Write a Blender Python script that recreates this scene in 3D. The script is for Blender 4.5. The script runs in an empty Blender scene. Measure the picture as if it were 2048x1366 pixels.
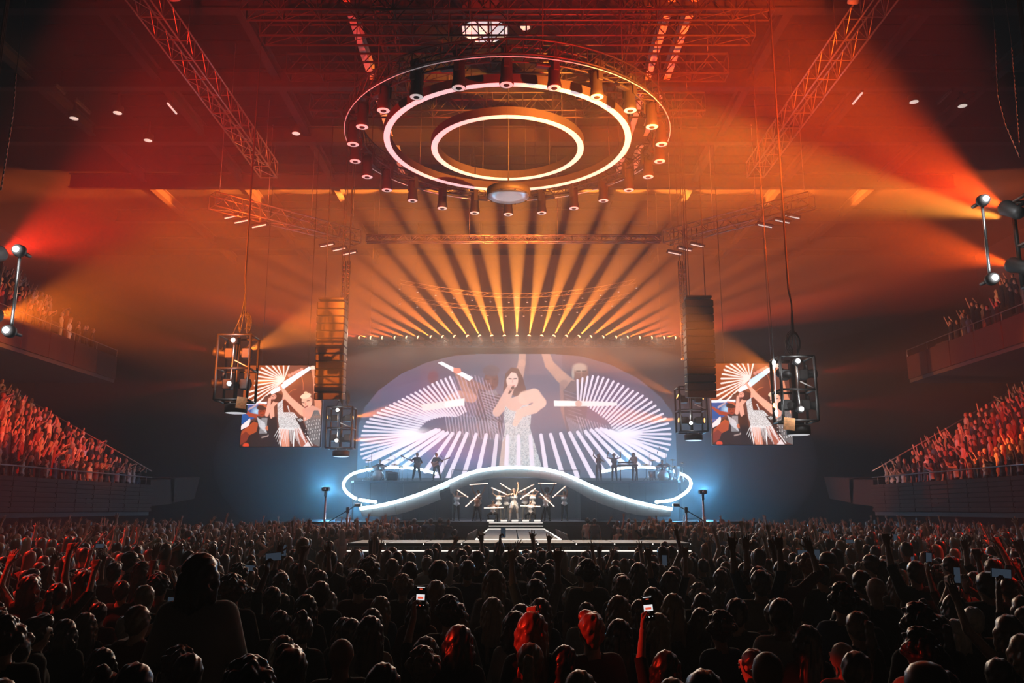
import bpy, math, random
import numpy as np
from mathutils import Vector, Matrix

SC = bpy.context.scene
COL = SC.collection
RND = random.Random(11)

# ---------------------------------------------------------------- camera
FPX = 1654.0                       # focal length in pixels of the 2048-wide frame
PITCH = math.atan(335.0 / FPX)     # camera looks slightly up: horizon at y = 1018
CAM_H = 2.4
CPT, SPT = math.cos(PITCH), math.sin(PITCH)

def P(px, py, d):
    """World point at depth d (metres in front of the camera position) seen at photo pixel px, py."""
    u = (px - 1024.0) / FPX
    v = (683.0 - py) / FPX
    s = d / (CPT - v * SPT)
    return Vector((u * s, d, CAM_H + (SPT + v * CPT) * s))

def PZ(px, py, z):
    """World point at height z seen at photo pixel px, py."""
    u = (px - 1024.0) / FPX
    v = (683.0 - py) / FPX
    s = (z - CAM_H) / (SPT + v * CPT)
    return Vector((u * s, (CPT - v * SPT) * s, z))

cam_data = bpy.data.cameras.new('camera')
cam_data.lens = FPX / 2048.0 * 36.0
cam_data.sensor_width = 36.0
cam_data.clip_end = 300.0
cam = bpy.data.objects.new('camera', cam_data)
cam.location = (0, 0, CAM_H)
cam.rotation_euler = (math.radians(90) + PITCH, 0, 0)
COL.objects.link(cam)
SC.camera = cam

SC.view_settings.view_transform = 'Standard'
SC.view_settings.look = 'None'
SC.view_settings.gamma = 1.0
SC.view_settings.use_curve_mapping = False
SC.view_settings.exposure = 0.0
SC.cycles.volume_bounces = 0
SC.cycles.max_bounces = 3
SC.cycles.diffuse_bounces = 1
SC.cycles.glossy_bounces = 1
SC.cycles.adaptive_threshold = 0.02
SC.cycles.transparent_max_bounces = 8
SC.cycles.caustics_reflective = False
SC.cycles.caustics_refractive = False
SC.cycles.sample_clamp_indirect = 3.0

world = bpy.data.worlds.new('world')
world.use_nodes = True
world.node_tree.nodes['Background'].inputs[0].default_value = (0.010, 0.006, 0.005, 1)
world.node_tree.nodes['Background'].inputs[1].default_value = 0.06
SC.world = world
# thin stage haze fills the whole hall
_vs = world.node_tree.nodes.new('ShaderNodeVolumeScatter')
_vs.inputs['Color'].default_value = (1, 1, 1, 1)
_vs.inputs['Density'].default_value = 0.0032
_vs.inputs['Anisotropy'].default_value = 0.3
world.node_tree.links.new(_vs.outputs[0], world.node_tree.nodes['World Output'].inputs['Volume'])
world.cycles.homogeneous_volume = True

# ---------------------------------------------------------------- lights
AMBER = (1.0, 0.30, 0.035)
ORANGE = (1.0, 0.085, 0.004)
RED = (1.0, 0.022, 0.006)
DEEPRED = (1.0, 0.030, 0.012)
WHITE = (0.95, 0.97, 1.0)
WARM = (1.0, 0.78, 0.56)
BLUE = (0.12, 0.52, 1.0)

def aim(o, target):
    d = (Vector(target) - o.location)
    o.rotation_euler = d.to_track_quat('-Z', 'Y').to_euler()

def spot(loc, target, color, power, size, blend=0.4, radius=0.05, smoke=None):
    l = bpy.data.lights.new('spot_light', 'SPOT')
    l.energy = power
    l.color = color
    l.spot_size = math.radians(size)
    l.spot_blend = blend
    l.shadow_soft_size = radius
    o = bpy.data.objects.new('spot_light', l)
    o.location = loc
    COL.objects.link(o)
    aim(o, target)
    if smoke:                      # added noise in the lamp's strength, standing in for drifting smoke
        l.use_nodes = True
        nt = l.node_tree
        em = nt.nodes['Emission']
        tc = nt.nodes.new('ShaderNodeTexCoord')
        nz = nt.nodes.new('ShaderNodeTexNoise')
        nz.inputs['Scale'].default_value = smoke[0]
        nz.inputs['Detail'].default_value = 3.0
        mr = nt.nodes.new('ShaderNodeMapRange')
        mr.inputs['From Min'].default_value = 0.32
        mr.inputs['From Max'].default_value = 0.68
        mr.inputs['To Min'].default_value = smoke[1]
        mr.inputs['To Max'].default_value = 1.6
        nt.links.new(tc.outputs['Normal'], nz.inputs['Vector'])
        nt.links.new(nz.outputs['Fac'], mr.inputs['Value'])
        nt.links.new(mr.outputs['Result'], em.inputs['Strength'])
    return o

def point(loc, color, power, radius=0.1):
    l = bpy.data.lights.new('point_light', 'POINT')
    l.energy = power
    l.color = color
    l.shadow_soft_size = radius
    o = bpy.data.objects.new('point_light', l)
    o.location = loc
    COL.objects.link(o)
    return o

def area(loc, target, color, power, sx, sy, spread=180):
    l = bpy.data.lights.new('area_light', 'AREA')
    l.shape = 'RECTANGLE'
    l.size, l.size_y = sx, sy
    l.energy = power
    l.color = color
    l.spread = math.radians(spread)
    o = bpy.data.objects.new('area_light', l)
    o.location = loc
    COL.objects.link(o)
    aim(o, target)
    return o

# the row of beam lamps on the truss above the big screen
FAN_X = [727, 750, 773, 798, 821, 844, 869, 892, 915, 940, 963, 986, 1010, 1034, 1057, 1081, 1104, 1128, 1152, 1175,
         1199, 1224, 1247, 1271, 1295, 1319, 1342]
FAN = []                           # (position, direction)
for i, fx in enumerate(FAN_X):
    off = i - 13
    a = math.radians(78) * math.sin(math.pi / 2 * off / 13.0)
    tl = math.radians(3)
    p = P(fx, 680 - abs(off) * 0.25, 56)
    d = Vector((math.sin(a), -math.cos(a) * math.sin(tl), math.cos(a) * math.cos(tl)))
    FAN.append((p, d))
    k = (abs(off) / 13) ** 1.2
    spot(p + d * 0.42, p + d * 10, (1.0, 0.29 - 0.22 * k, 0.036 - 0.030 * k), 1500000 * max(0.20, (1 - abs(off) / 13) ** 0.9), 14.0, 0.5, 0.04)

# big coloured beams from the hanging light pods at the sides, and added haze fills: (pixel of the lamp, depth, pixel aimed at, depth there, colour, power, angle)
BEAMS = [
    (2024, 421, 16.2, 1440, 170, 34, ORANGE, 40000, 36, (4, 0.1)),
    (2024, 421, 16.2, 1120, 50, 34, RED, 22000, 48, (3, 0.3)),  # added flood without a lamp head, reddens the upper haze
    (2040, 533, 16.4, 1340, 390, 34, ORANGE, 34000, 31, (4, 0.2)),
    (2030, 440, 16.3, 1080, 270, 34, AMBER, 60000, 24, (4, 0.3)),  # added beam without a lamp head, brings orange haze to the middle
    (-14, 512, 16.0, 600, 270, 34, RED, 22000, 46, (3, 0.4)),
    (-22, 632, 16.2, 620, 560, 44, (1.0, 0.17, 0.01), 26000, 34, None),
    (489, 703, 29.8, 760, 600, 40, (1.0, 0.22, 0.02), 29120, 26, None),
    (487, 768, 29.8, 900, 720, 36, (1.0, 0.22, 0.02), 18200, 24, None),
    (441, 705, 30.0, 100, 640, 30, RED, 3150, 22, None),
    (438, 766, 30.0, 80, 790, 30, RED, 2450, 18, None),
    (1568, 748, 27.0, 1250, 640, 40, (1.0, 0.22, 0.02), 29120, 26, None),
    (1574, 812, 27.0, 1200, 800, 36, (1.0, 0.22, 0.02), 18200, 22, None),
    (1617, 748, 27.2, 1980, 700, 27, RED, 2800, 20, None),
    (1620, 811, 27.2, 1980, 800, 27, RED, 2450, 18, None),
    (696, 836, 43.0, 900, 800, 44, (1.0, 0.22, 0.02), 9100, 24, None),
    (692, 879, 43.0, 900, 880, 44, (1.0, 0.22, 0.02), 7280, 24, None),
    (664, 838, 43.0, 560, 820, 42, (1.0, 0.22, 0.02), 5460, 22, None),
    (1364, 797, 42.0, 1240, 740, 42, (1.0, 0.22, 0.02), 12740, 22, None),
    (1367, 841, 42.0, 1200, 830, 42, (1.0, 0.22, 0.02), 9100, 24, None),
    (1396, 796, 42.0, 1500, 780, 41, (1.0, 0.22, 0.02), 7280, 22, None),
    (1399, 841, 42.0, 1500, 840, 41, (1.0, 0.22, 0.02), 5460, 24, None),
]
BEAM_GAIN = 4.2
for bx, by, bd, tx, ty, td, c, w, ang, smk in BEAMS:
    a0, t0 = P(bx, by, bd), P(tx, ty, td)
    dr = (t0 - a0).normalized()
    spot(a0 + dr * 0.3, t0, c, w * BEAM_GAIN, ang, 0.7, 0.06, smk)

# follow spot from the roof truss down on the singer, and two dim amber ones
spot(P(1034, 693, 52), P(1028, 1010, 44), (0.55, 0.85, 1.0), 1500, 4.2, 0.3, 0.05)
spot(P(990, 640, 55), P(984, 720, 52), ORANGE, 500, 9, 0.6, 0.05)
spot(P(1066, 640, 55), P(1068, 720, 52), ORANGE, 500, 9, 0.6, 0.05)

# red light on the people in the side stands and along the floor's edges
spot((-5, 13, 21.5), (-26, 42.5, 6.5), DEEPRED, 75000, 19, 0.6, 0.2)
spot((5, 13, 21.5), (26, 42.5, 6.5), DEEPRED, 75000, 19, 0.6, 0.2)
for fx, fy, fw in ((-5.6, 9.0, 5000), (-7.6, 13, 8000), (-10.0, 19, 9000), (6.6, 9.5, 2600), (8.6, 14, 4500), (11.5, 21, 6000)):
    spot((fx * 1.9, fy + 2.0, 9.5), (fx, fy, 1.7), DEEPRED, fw, 19, 0.9, 0.1)
spot((-7.0, 5.2, 4.0), (0.52, 5.75, 1.5), DEEPRED, 1500, 6.0, 0.7, 0.03)
spot((-5.0, 4.9, 3.6), (2.02, 5.1, 1.45), DEEPRED, 900, 4.5, 0.7, 0.03)
spot((6, 22, 15), (20.4, 39.7, 3.75), (1.0, 0.16, 0.05), 15000, 5.2, 0.25, 0.05)
# added warm backlights for the crowd, without fixtures, and stage wash
for k in range(9):
    sx = 0.2 + (k - 4) * 2.4
    spot((sx, 55.4, 13.75), (sx * 0.7, 9, 1.3), WARM, 2200, 33, 0.9, 0.12)
area(P(1032, 830, 57.4), (0.2, 30, 2.0), (0.85, 0.88, 1.0), 80, 17, 6, 100)  # added panel before the big screen, casting the screen's light
spot(P(1034, 560, 38), P(1030, 1005, 45), WARM, 30000, 13, 0.7, 0.2)
for sx in (-1, 1):
    spot((sx * 4.5, 37, 17), (sx * 6.3, 34, 1.6), (1.0, 0.50, 0.24), 3500, 22, 0.9, 0.2)
# added blue point lights without fixtures, tinting the haze around the band risers
for sx in (-1, 1):
    point((0.2 + sx * 11.3, 50.5, 3.6), BLUE, 800, 0.15)
    point((0.2 + sx * 8.6, 45.6, 2.6), BLUE, 360, 0.1)
    point((0.2 + sx * 7.5, 56.0, 5.6), BLUE, 380, 0.15)
# ---------------------------------------------------------------- helpers: materials
def mat(name, color, rough=0.6, metal=0.0, spec=0.5, emit=None, strength=0.0, noise=None, sampling=None):
    """Principled material; noise = (scale, amount) mottles the base colour and the roughness a little."""
    m = bpy.data.materials.new(name)
    m.use_nodes = True
    nt = m.node_tree
    b = nt.nodes['Principled BSDF']
    b.inputs['Base Color'].default_value = (*color, 1)
    b.inputs['Roughness'].default_value = rough
    b.inputs['Metallic'].default_value = metal
    b.inputs['Specular IOR Level'].default_value = spec
    if emit:
        b.inputs['Emission Color'].default_value = (*emit, 1)
        b.inputs['Emission Strength'].default_value = strength
    if noise:
        tc = nt.nodes.new('ShaderNodeTexCoord')
        nz = nt.nodes.new('ShaderNodeTexNoise')
        nz.inputs['Scale'].default_value = noise[0]
        nz.inputs['Detail'].default_value = 4
        cr = nt.nodes.new('ShaderNodeMapRange')
        cr.inputs['To Min'].default_value = 1 - noise[1]
        cr.inputs['To Max'].default_value = 1 + noise[1]
        vm = nt.nodes.new('ShaderNodeVectorMath')
        vm.operation = 'SCALE'
        vm.inputs[0].default_value = color
        nt.links.new(tc.outputs['Object'], nz.inputs['Vector'])
        nt.links.new(nz.outputs['Fac'], cr.inputs['Value'])
        nt.links.new(cr.outputs['Result'], vm.inputs['Scale'])
        nt.links.new(vm.outputs['Vector'], b.inputs['Base Color'])
    if sampling:
        m.cycles.emission_sampling = sampling
    return m

def tinted(name, ramp, rough=0.8, spec=0.3, sheen=0.0, attribute=None):
    """Colour picked per object (or per face attribute) along a ramp of (pos, colour)."""
    m = bpy.data.materials.new(name)
    m.use_nodes = True
    nt = m.node_tree
    b = nt.nodes['Principled BSDF']
    b.inputs['Roughness'].default_value = rough
    b.inputs['Specular IOR Level'].default_value = spec
    b.inputs['Sheen Weight'].default_value = sheen
    r = nt.nodes.new('ShaderNodeValToRGB')
    r.color_ramp.interpolation = 'CONSTANT'
    el = r.color_ramp.elements
    while len(el) > 1:
        el.remove(el[0])
    el[0].position = ramp[0][0]
    el[0].color = (*ramp[0][1], 1)
    for p, c in ramp[1:]:
        e = el.new(p)
        e.color = (*c, 1)
    if attribute:
        a = nt.nodes.new('ShaderNodeAttribute')
        a.attribute_name = attribute
        nt.links.new(a.outputs['Fac'], r.inputs['Fac'])
    else:
        a = nt.nodes.new('ShaderNodeObjectInfo')
        nt.links.new(a.outputs['Random'], r.inputs['Fac'])
    nt.links.new(r.outputs['Color'], b.inputs['Base Color'])
    return m

# ---------------------------------------------------------------- helpers: mesh building
class MB:
    """Collects faces and links them as ONE mesh object."""
    def __init__(self):
        self.v, self.f, self.m, self.s = [], [], [], []
    def add(self, vs, fs, mi=0, smooth=False):
        n = len(self.v)
        self.v += [tuple(p) for p in vs]
        self.f += [tuple(i + n for i in f) for f in fs]
        self.m += [mi] * len(fs)
        self.s += [smooth] * len(fs)
        return self
    def box(self, c, s, mi=0, rot=None, bev=0.0):
        x, y, z = (k / 2 for k in s)
        M = rot if rot is not None else Matrix.Identity(3)
        c = Vector(c)
        if bev <= 0:
            vs = [c + M @ Vector((sx * x, sy * y, sz * z)) for sz in (-1, 1) for sy in (-1, 1) for sx in (-1, 1)]
            return self.add(vs, [(0, 2, 3, 1), (4, 5, 7, 6), (0, 1, 5, 4), (2, 6, 7, 3), (0, 4, 6, 2), (1, 3, 7, 5)], mi)
        b = min(bev, x * .9, y * .9, z * .9)
        ring = [(x, y - b), (x - b, y), (-x + b, y), (-x, y - b), (-x, -y + b), (-x + b, -y), (x - b, -y), (x, -y + b)]
        lv = [(-z, 1), (-z + b, 0), (z - b, 0), (z, 1)]
        vs = []
        for zz, ins in lv:
            for px, py in ring:
                k = b if ins else 0
                vs.append(c + M @ Vector((px - math.copysign(k, px) if ins else px, py - math.copysign(k, py) if ins else py, zz)))
        fs = []
        for r in range(3):
            for i in range(8):
                j = (i + 1) % 8
                fs.append((r * 8 + i, r * 8 + j, r * 8 + 8 + j, r * 8 + 8 + i))
        fs.append(tuple(range(7, -1, -1)))
        fs.append(tuple(range(24, 32)))
        return self.add(vs, fs, mi)
    def tube(self, a, b, r, n=6, r2=None, mi=0, cap=True, smooth=True):
        a, b = Vector(a), Vector(b)
        d = (b - a).normalized()
        q = d.to_track_quat('Z', 'Y')
        r2 = r if r2 is None else r2
        vs = []
        for p, rr in ((a, r), (b, r2)):
            for i in range(n):
                t = 2 * math.pi * i / n
                vs.append(p + q @ Vector((rr * math.cos(t), rr * math.sin(t), 0)))
        fs = [(i, (i + 1) % n, n + (i + 1) % n, n + i) for i in range(n)]
        self.add(vs, fs, mi, smooth)
        if cap:
            k = len(self.v) - 2 * n
            self.f += [tuple(k + i for i in range(n - 1, -1, -1)), tuple(k + n + i for i in range(n))]
            self.m += [mi, mi]
            self.s += [False, False]
        return self
    def path(self, pts, r, n=8, mi=0, closed=False, flat=None):
        """Tube along a polyline; r a number or list. flat=(w,h) gives a rectangular section (w along side, h along up)."""
        pts = [Vector(p) for p in pts]
        m = len(pts)
        vs = []
        for k, p in enumerate(pts):
            if closed:
                t = (pts[(k + 1) % m] - pts[k - 1]).normalized()
            else:
                t = (pts[min(k + 1, m - 1)] - pts[max(k - 1, 0)]).normalized()
            up = Vector((0, 0, 1)) if abs(t.z) < 0.95 else Vector((0, 1, 0))
            sd = t.cross(up).normalized()
            u2 = sd.cross(t).normalized()
            if flat:
                w, h = flat
                for a, b in ((-w, -h), (w, -h), (w, h), (-w, h)):
                    vs.append(p + sd * (a / 2) + u2 * (b / 2))
            else:
                rr = r[k] if isinstance(r, (list, tuple)) else r
                for i in range(n):
                    a = 2 * math.pi * i / n
                    vs.append(p + sd * (rr * math.cos(a)) + u2 * (rr * math.sin(a)))
        if flat:
            n = 4
        fs = []
        for k in range(m if closed else m - 1):
            k2 = (k + 1) % m
            for i in range(n):
                j = (i + 1) % n
                fs.append((k * n + i, k * n + j, k2 * n + j, k2 * n + i))
        if not closed:
            fs.append(tuple(range(n - 1, -1, -1)))
            fs.append(tuple((m - 1) * n + i for i in range(n)))
        return self.add(vs, fs, mi, not flat)
    def lathe(self, prof, c=(0, 0, 0), n=16, mi=0, rot=None, smooth=True):
        """prof: list of (radius, z); rot: 3x3 matrix turning the z axis."""
        M = rot if rot is not None else Matrix.Identity(3)
        c = Vector(c)
        vs, fs = [], []
        for r, z in prof:
            for i in range(n):
                a = 2 * math.pi * i / n
                vs.append(c + M @ Vector((max(r, 1e-4) * math.cos(a), max(r, 1e-4) * math.sin(a), z)))
        for k in range(len(prof) - 1):
            for i in range(n):
                j = (i + 1) % n
                fs.append((k * n + i, k * n + j, k * n + n + j, k * n + n + i))
        fs.append(tuple(range(n - 1, -1, -1)))
        fs.append(tuple((len(prof) - 1) * n + i for i in range(n)))
        return self.add(vs, fs, mi, smooth)
    def prism(self, poly, a, b, mi=0):
        """Polygon of 3D points extruded by the vector from a to b (a, b offsets)."""
        a, b = Vector(a), Vector(b)
        n = len(poly)
        vs = [Vector(p) + a for p in poly] + [Vector(p) + b for p in poly]
        fs = [(i, (i + 1) % n, n + (i + 1) % n, n + i) for i in range(n)]
        fs += [tuple(range(n - 1, -1, -1)), tuple(range(n, 2 * n))]
        return self.add(vs, fs, mi)
    def mesh(self, name, mats):
        me = bpy.data.meshes.new(name)
        me.from_pydata(self.v, [], self.f)
        for m in (mats if isinstance(mats, (list, tuple)) else [mats]):
            me.materials.append(m)
        me.polygons.foreach_set('material_index', self.m)
        me.polygons.foreach_set('use_smooth', self.s)
        me.update()
        return me
    def build(self, name, mats, parent=None, loc=None, label=None):
        return put(name, self.mesh(name, mats), parent, loc, label)

def put(name, me, parent=None, loc=None, label=None, mtx=None):
    o = bpy.data.objects.new(name, me)
    COL.objects.link(o)
    if parent is not None:
        o.parent = parent
    if mtx is not None:
        o.matrix_local = mtx
    elif loc is not None:
        o.location = loc
    if label:
        o['label'] = label
    return o

def tag(o, label=None, cat=None, group=None, kind=None):
    if label: o['label'] = label
    if cat: o['category'] = cat
    if group: o['group'] = group
    if kind: o['kind'] = kind
    return o

def thing(name, label, cat, loc=(0, 0, 0), group=None, rotz=0.0):
    o = bpy.data.objects.new(name, None)
    o.empty_display_size = 0.2
    o.location = loc
    o.rotation_euler = (0, 0, rotz)
    COL.objects.link(o)
    return tag(o, label, cat, group)

KIDS = {}
def kids(o):
    return [c for c in KIDS.get(o.name, [])] if o.name in KIDS else list(o.children)

def dup(root, name=None, label=None, group=None, mtx=None):
    """Copy of a thing with copies of its parts and sub-parts (mesh data shared)."""
    def cp(o, par):
        c = o.copy()
        COL.objects.link(c)
        if par is not None:
            c.parent = par
        for k in kids(o):
            cp(k, c)
        return c
    r = cp(root, None)
    if label: r['label'] = label
    if group: r['group'] = group
    if mtx is not None: r.matrix_local = mtx
    return r

def struct(name, mb, m):
    return tag(mb.build(name, m), kind='structure')

ORD = ['first', 'second', 'third', 'fourth', 'fifth', 'sixth', 'seventh', 'eighth', 'ninth', 'tenth', 'eleventh', 'twelfth',
       'thirteenth', 'fourteenth', 'fifteenth', 'sixteenth', 'seventeenth', 'eighteenth', 'nineteenth', 'twentieth',
       'twenty-first', 'twenty-second', 'twenty-third', 'twenty-fourth', 'twenty-fifth', 'twenty-sixth', 'twenty-seventh']

def along(pts, n):
    """n points evenly spaced along a polyline."""
    pts = [Vector(p) for p in pts]
    L = [0.0]
    for a, b in zip(pts, pts[1:]):
        L.append(L[-1] + (b - a).length)
    out, k = [], 0
    for i in range(n):
        s = L[-1] * i / (n - 1)
        while k < len(pts) - 2 and L[k + 1] < s:
            k += 1
        t = (s - L[k]) / max(1e-9, L[k + 1] - L[k])
        out.append(pts[k].lerp(pts[k + 1], min(1, max(0, t))))
    return out

def smooth_curve(pts, n):
    """n points along a Catmull-Rom curve through pts."""
    pts = [Vector(p) for p in pts]
    q = [pts[0]] + pts + [pts[-1]]
    fine = []
    for k in range(1, len(q) - 2):
        for s in range(8):
            t = s / 8
            a, b, c, d = q[k - 1], q[k], q[k + 1], q[k + 2]
            fine.append(0.5 * (2 * b + (c - a) * t + (2 * a - 5 * b + 4 * c - d) * t * t + (3 * b - a - 3 * c + d) * t ** 3))
    fine.append(pts[-1])
    return along(fine, n)
# ---------------------------------------------------------------- the hall
M_WALL = mat('hall_wall_black', (0.02, 0.018, 0.017), 0.85, noise=(1.5, 0.3))
M_FLOOR = mat('hall_floor_dark', (0.03, 0.028, 0.027), 0.6, noise=(2.0, 0.3))
M_ROOF = mat('roof_deck_grey', (0.008, 0.0075, 0.007), 0.9, 0, 0.02, noise=(0.8, 0.25))
M_STEEL = mat('roof_steel_grey', (0.02, 0.018, 0.017), 0.6, 0.1, 0.2, noise=(3.0, 0.2))
M_GIRDER = mat('girder_pale', (0.5, 0.48, 0.45), 0.5, noise=(3.0, 0.1))
M_CONC = mat('stand_concrete_dark', (0.045, 0.042, 0.040), 0.8, noise=(4.0, 0.3))
M_FASCIA = mat('fascia_panel_brown', (0.05, 0.028, 0.021), 0.75, 0, 0.12, noise=(3.0, 0.15))
M_BLACK = mat('matt_black_metal', (0.012, 0.012, 0.012), 0.5, 0.2, noise=(8.0, 0.3))
M_RAIL = mat('brushed_rail_steel', (0.5, 0.48, 0.46), 0.35, 0.9, noise=(20.0, 0.1))

ROOF_Z = 24.5
struct('floor', MB().box((0, 33, -0.1), (86, 80, 0.2)), M_FLOOR)
struct('wall_back', MB().box((0, 72.2, 12.3), (86, 0.4, 25.4)), M_WALL)
struct('wall_left', MB().box((-42.2, 33, 12.3), (0.4, 80, 25.4)), M_WALL)
struct('wall_right', MB().box((42.2, 33, 12.3), (0.4, 80, 25.4)), M_WALL)
struct('wall_front', MB().box((0, -6.2, 12.3), (86, 0.4, 25.4)), M_WALL)
ceiling = struct('ceiling', MB().box((0, 33, ROOF_Z + 0.6), (86, 80, 0.2)), M_ROOF)
# roof deck panels: long shallow trays between the cross beams, one mesh shared
tray = MB().box((0, 0, 0), (4.86, 1.28, 0.10), bev=0.03).mesh('deck_panel', M_ROOF)
for yy in np.arange(28.0, 71.0, 1.35):
    for xx in range(-4, 5):
        if len(ceiling.children) < 290:
            put('deck_panel', tray, ceiling, (xx * 4.95, yy, ROOF_Z + 0.44 + 0.02 * ((xx + int(yy)) % 2)))
n = 0
for gx in (-25, -18.4, -12.2, -7.25, 7.0, 8.0, 12.4, 18.6, 25):
    n += 1
    pale = abs(gx) < 9  # inner girders take the paler base colour
    g = MB()
    w = 0.32 if pale else 0.42
    ge = 33.5 if pale else 54
    gm = 18 + ge / 2
    g.box((gx, gm, ROOF_Z - 0.30), (w, ge, 0.05)).box((gx, gm, ROOF_Z), (0.06, ge, 0.6)).box((gx, gm, ROOF_Z + 0.3), (w, ge, 0.05))
    struct(f'trim_{n}', g, M_GIRDER if pale else M_STEEL)
for by in (32.6, 39.4, 45.9, 52.9, 59.7, 66.4):
    n += 1
    g = MB()
    g.box((0, by, ROOF_Z - 0.75), (60, 0.5, 0.06)).box((0, by, ROOF_Z - 0.3), (60, 0.08, 0.9)).box((0, by, ROOF_Z + 0.2), (60, 0.5, 0.06))
    struct(f'trim_{n}', g, M_STEEL)

# ---------------------------------------------------------------- side stands
def stand(sx, name, label, x0, z_floor, rows, rise, run, y0, y1, z_fb, z_ft, panel):
    """Tiered stand along one side: sx -1 left, +1 right; the tiers climb away from the middle."""
    root = thing(name, label, 'stand', (sx * x0, (y0 + y1) / 2, 0))
    L = y1 - y0
    for k in range(rows):
        MB().box((sx * (0.1 + run * (k + 0.5)), 0, z_floor + rise * k - rise / 2 - 0.05), (run, L, rise + 0.1)).build('tier', M_CONC, root)
    MB().box((sx * run * rows / 2, 0, z_fb - 0.1), (run * rows, L, 0.2)).build('soffit', M_CONC, root)
    k = 0
    yy = -L / 2
    pm = MB().box((0, 0, 0), (0.12, panel - 0.04, z_ft - z_fb), bev=0.02).mesh('fascia_panel', M_FASCIA)
    ns = 7
    sh = (z_ft - z_fb) / ns
    sm = MB().box((0, 0, 0), (0.05, panel - 0.03, sh - 0.035), bev=0.012).mesh('slat', M_FASCIA)
    while yy < L / 2 - 0.1:
        put('fascia_panel', pm, root, (-sx * 0.02 + (0.012 * sx if k % 2 else 0), yy + panel / 2, (z_fb + z_ft) / 2))
        for j in range(ns if name == 'lower_stand' else 0):
            put('slat', sm, root, (-sx * (0.10 + 0.008 * ((j + k) % 2)), yy + panel / 2, z_fb + sh * (j + .5)))
        yy += panel
        k += 1
    MB().path([(0, -L / 2, z_ft + 0.42), (0, L / 2, z_ft + 0.42)], 0.03).build('handrail', M_RAIL, root)
    for j in range(int(L / 2.5) + 1):
        MB().tube((0, -L / 2 + 2.5 * j, z_ft - 0.05), (0, -L / 2 + 2.5 * j, z_ft + 0.42), 0.018, 5).build('rail_post', M_RAIL, root)
    return root

LOW = dict(x0=20.3, z_floor=2.95, rows=11, rise=0.50, run=0.85, y0=14, y1=47.2, z_fb=2.25, z_ft=3.72, panel=1.66)
UPP = dict(x0=24.3, z_floor=11.1, rows=8, rise=0.62, run=0.85, y0=20, y1=50.0, z_fb=10.15, z_ft=11.55, panel=2.5)
stand_l = stand(-1, 'lower_stand', 'lower side stand on the side lit red, brown slatted front, full of people', **LOW)
stand_r = stand(1, 'lower_stand', 'lower side stand opposite, brown front with a round pool of red light', **LOW)
balc_l = stand(-1, 'balcony', 'upper balcony washed in orange light beside the twin white lamps', **UPP)
balc_r = stand(1, 'balcony', 'upper balcony in near darkness under the two orange beams', **UPP)
for sx, r in ((-1, stand_l), (1, stand_r)):
    MB().prism([(sx * 0.0, 30.7 - 14, 2.55), (sx * 0.0, 30.7 - 10.8, 2.72), (sx * 0.0, 30.7 - 10.8, 4.15), (sx * 0.0, 30.7 - 14.2, 4.0)], (0, 0, 0), (sx * 6, 0, 0)).build('end_block', M_FASCIA, r)
    MB().prism([(0, 19.6, 2.75), (0, 23.2, 3.05), (0, 23.9, 4.45), (0, 19.2, 4.2)], (0, 0, 0), (sx * 5, 0, 0)).build('end_block', M_FASCIA, r)
    MB().path([(sx * 0.2, 17.0, 4.5), (sx * 9.0, 17.0, 9.3)], 0.035).build('stair_rail', M_RAIL, r)
    MB().box((-sx * 0.06, 9.5, 2.85), (0.1, 0.32, 0.42)).build('vent_hatch', M_BLACK, r)


# denser haze hanging around the stage
_sm = bpy.data.materials.new('stage_haze')
_sm.use_nodes = True
_nt = _sm.node_tree
_nt.nodes.remove(_nt.nodes['Principled BSDF'])
_vs = _nt.nodes.new('ShaderNodeVolumeScatter')
_vs.inputs['Density'].default_value = 0.014
_vs.inputs['Anisotropy'].default_value = 0.3
_nt.links.new(_vs.outputs[0], _nt.nodes['Material Output'].inputs['Volume'])
_sm.cycles.homogeneous_volume = True
_prof0 = [(math.cos(t), math.sin(t)) for t in np.linspace(-math.pi / 2, math.pi / 2, 25)]
for _k, _f in enumerate((1.0, 0.72)):
  _prof = _prof0
  _hz = MB().lathe([(18.0 * _f * c, 7.6 * _f * s) for c, s in _prof], (0, 0, 0), 48).build('haze', _sm)
  _hz.location = (0.2, 50.5, 5.2)
  _hz.scale = (1, 0.55, 1)
  tag(_hz, ('outer thin veil of haze around the lit stage', 'thickest haze in the middle of the lit stage')[_k], None, None, 'stuff')

# smoke drifting up under the roof
_um = _sm.copy()
_um.node_tree.nodes['Volume Scatter'].inputs['Density'].default_value = 0.0052
for _k, _f in enumerate((1.0,)):
  _hz = MB().lathe([(25.0 * _f * c, 8.0 * _f * s) for c, s in _prof0], (0, 0, 0), 48).build('haze', _um)
  _hz.location = (0.5, 36, 16.6)
  _hz.scale = (1, 0.68, 1)
  tag(_hz, ('wide veil of smoke drifting under the roof', 'thicker smoke around the round truss')[_k], None, None, 'stuff')
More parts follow.
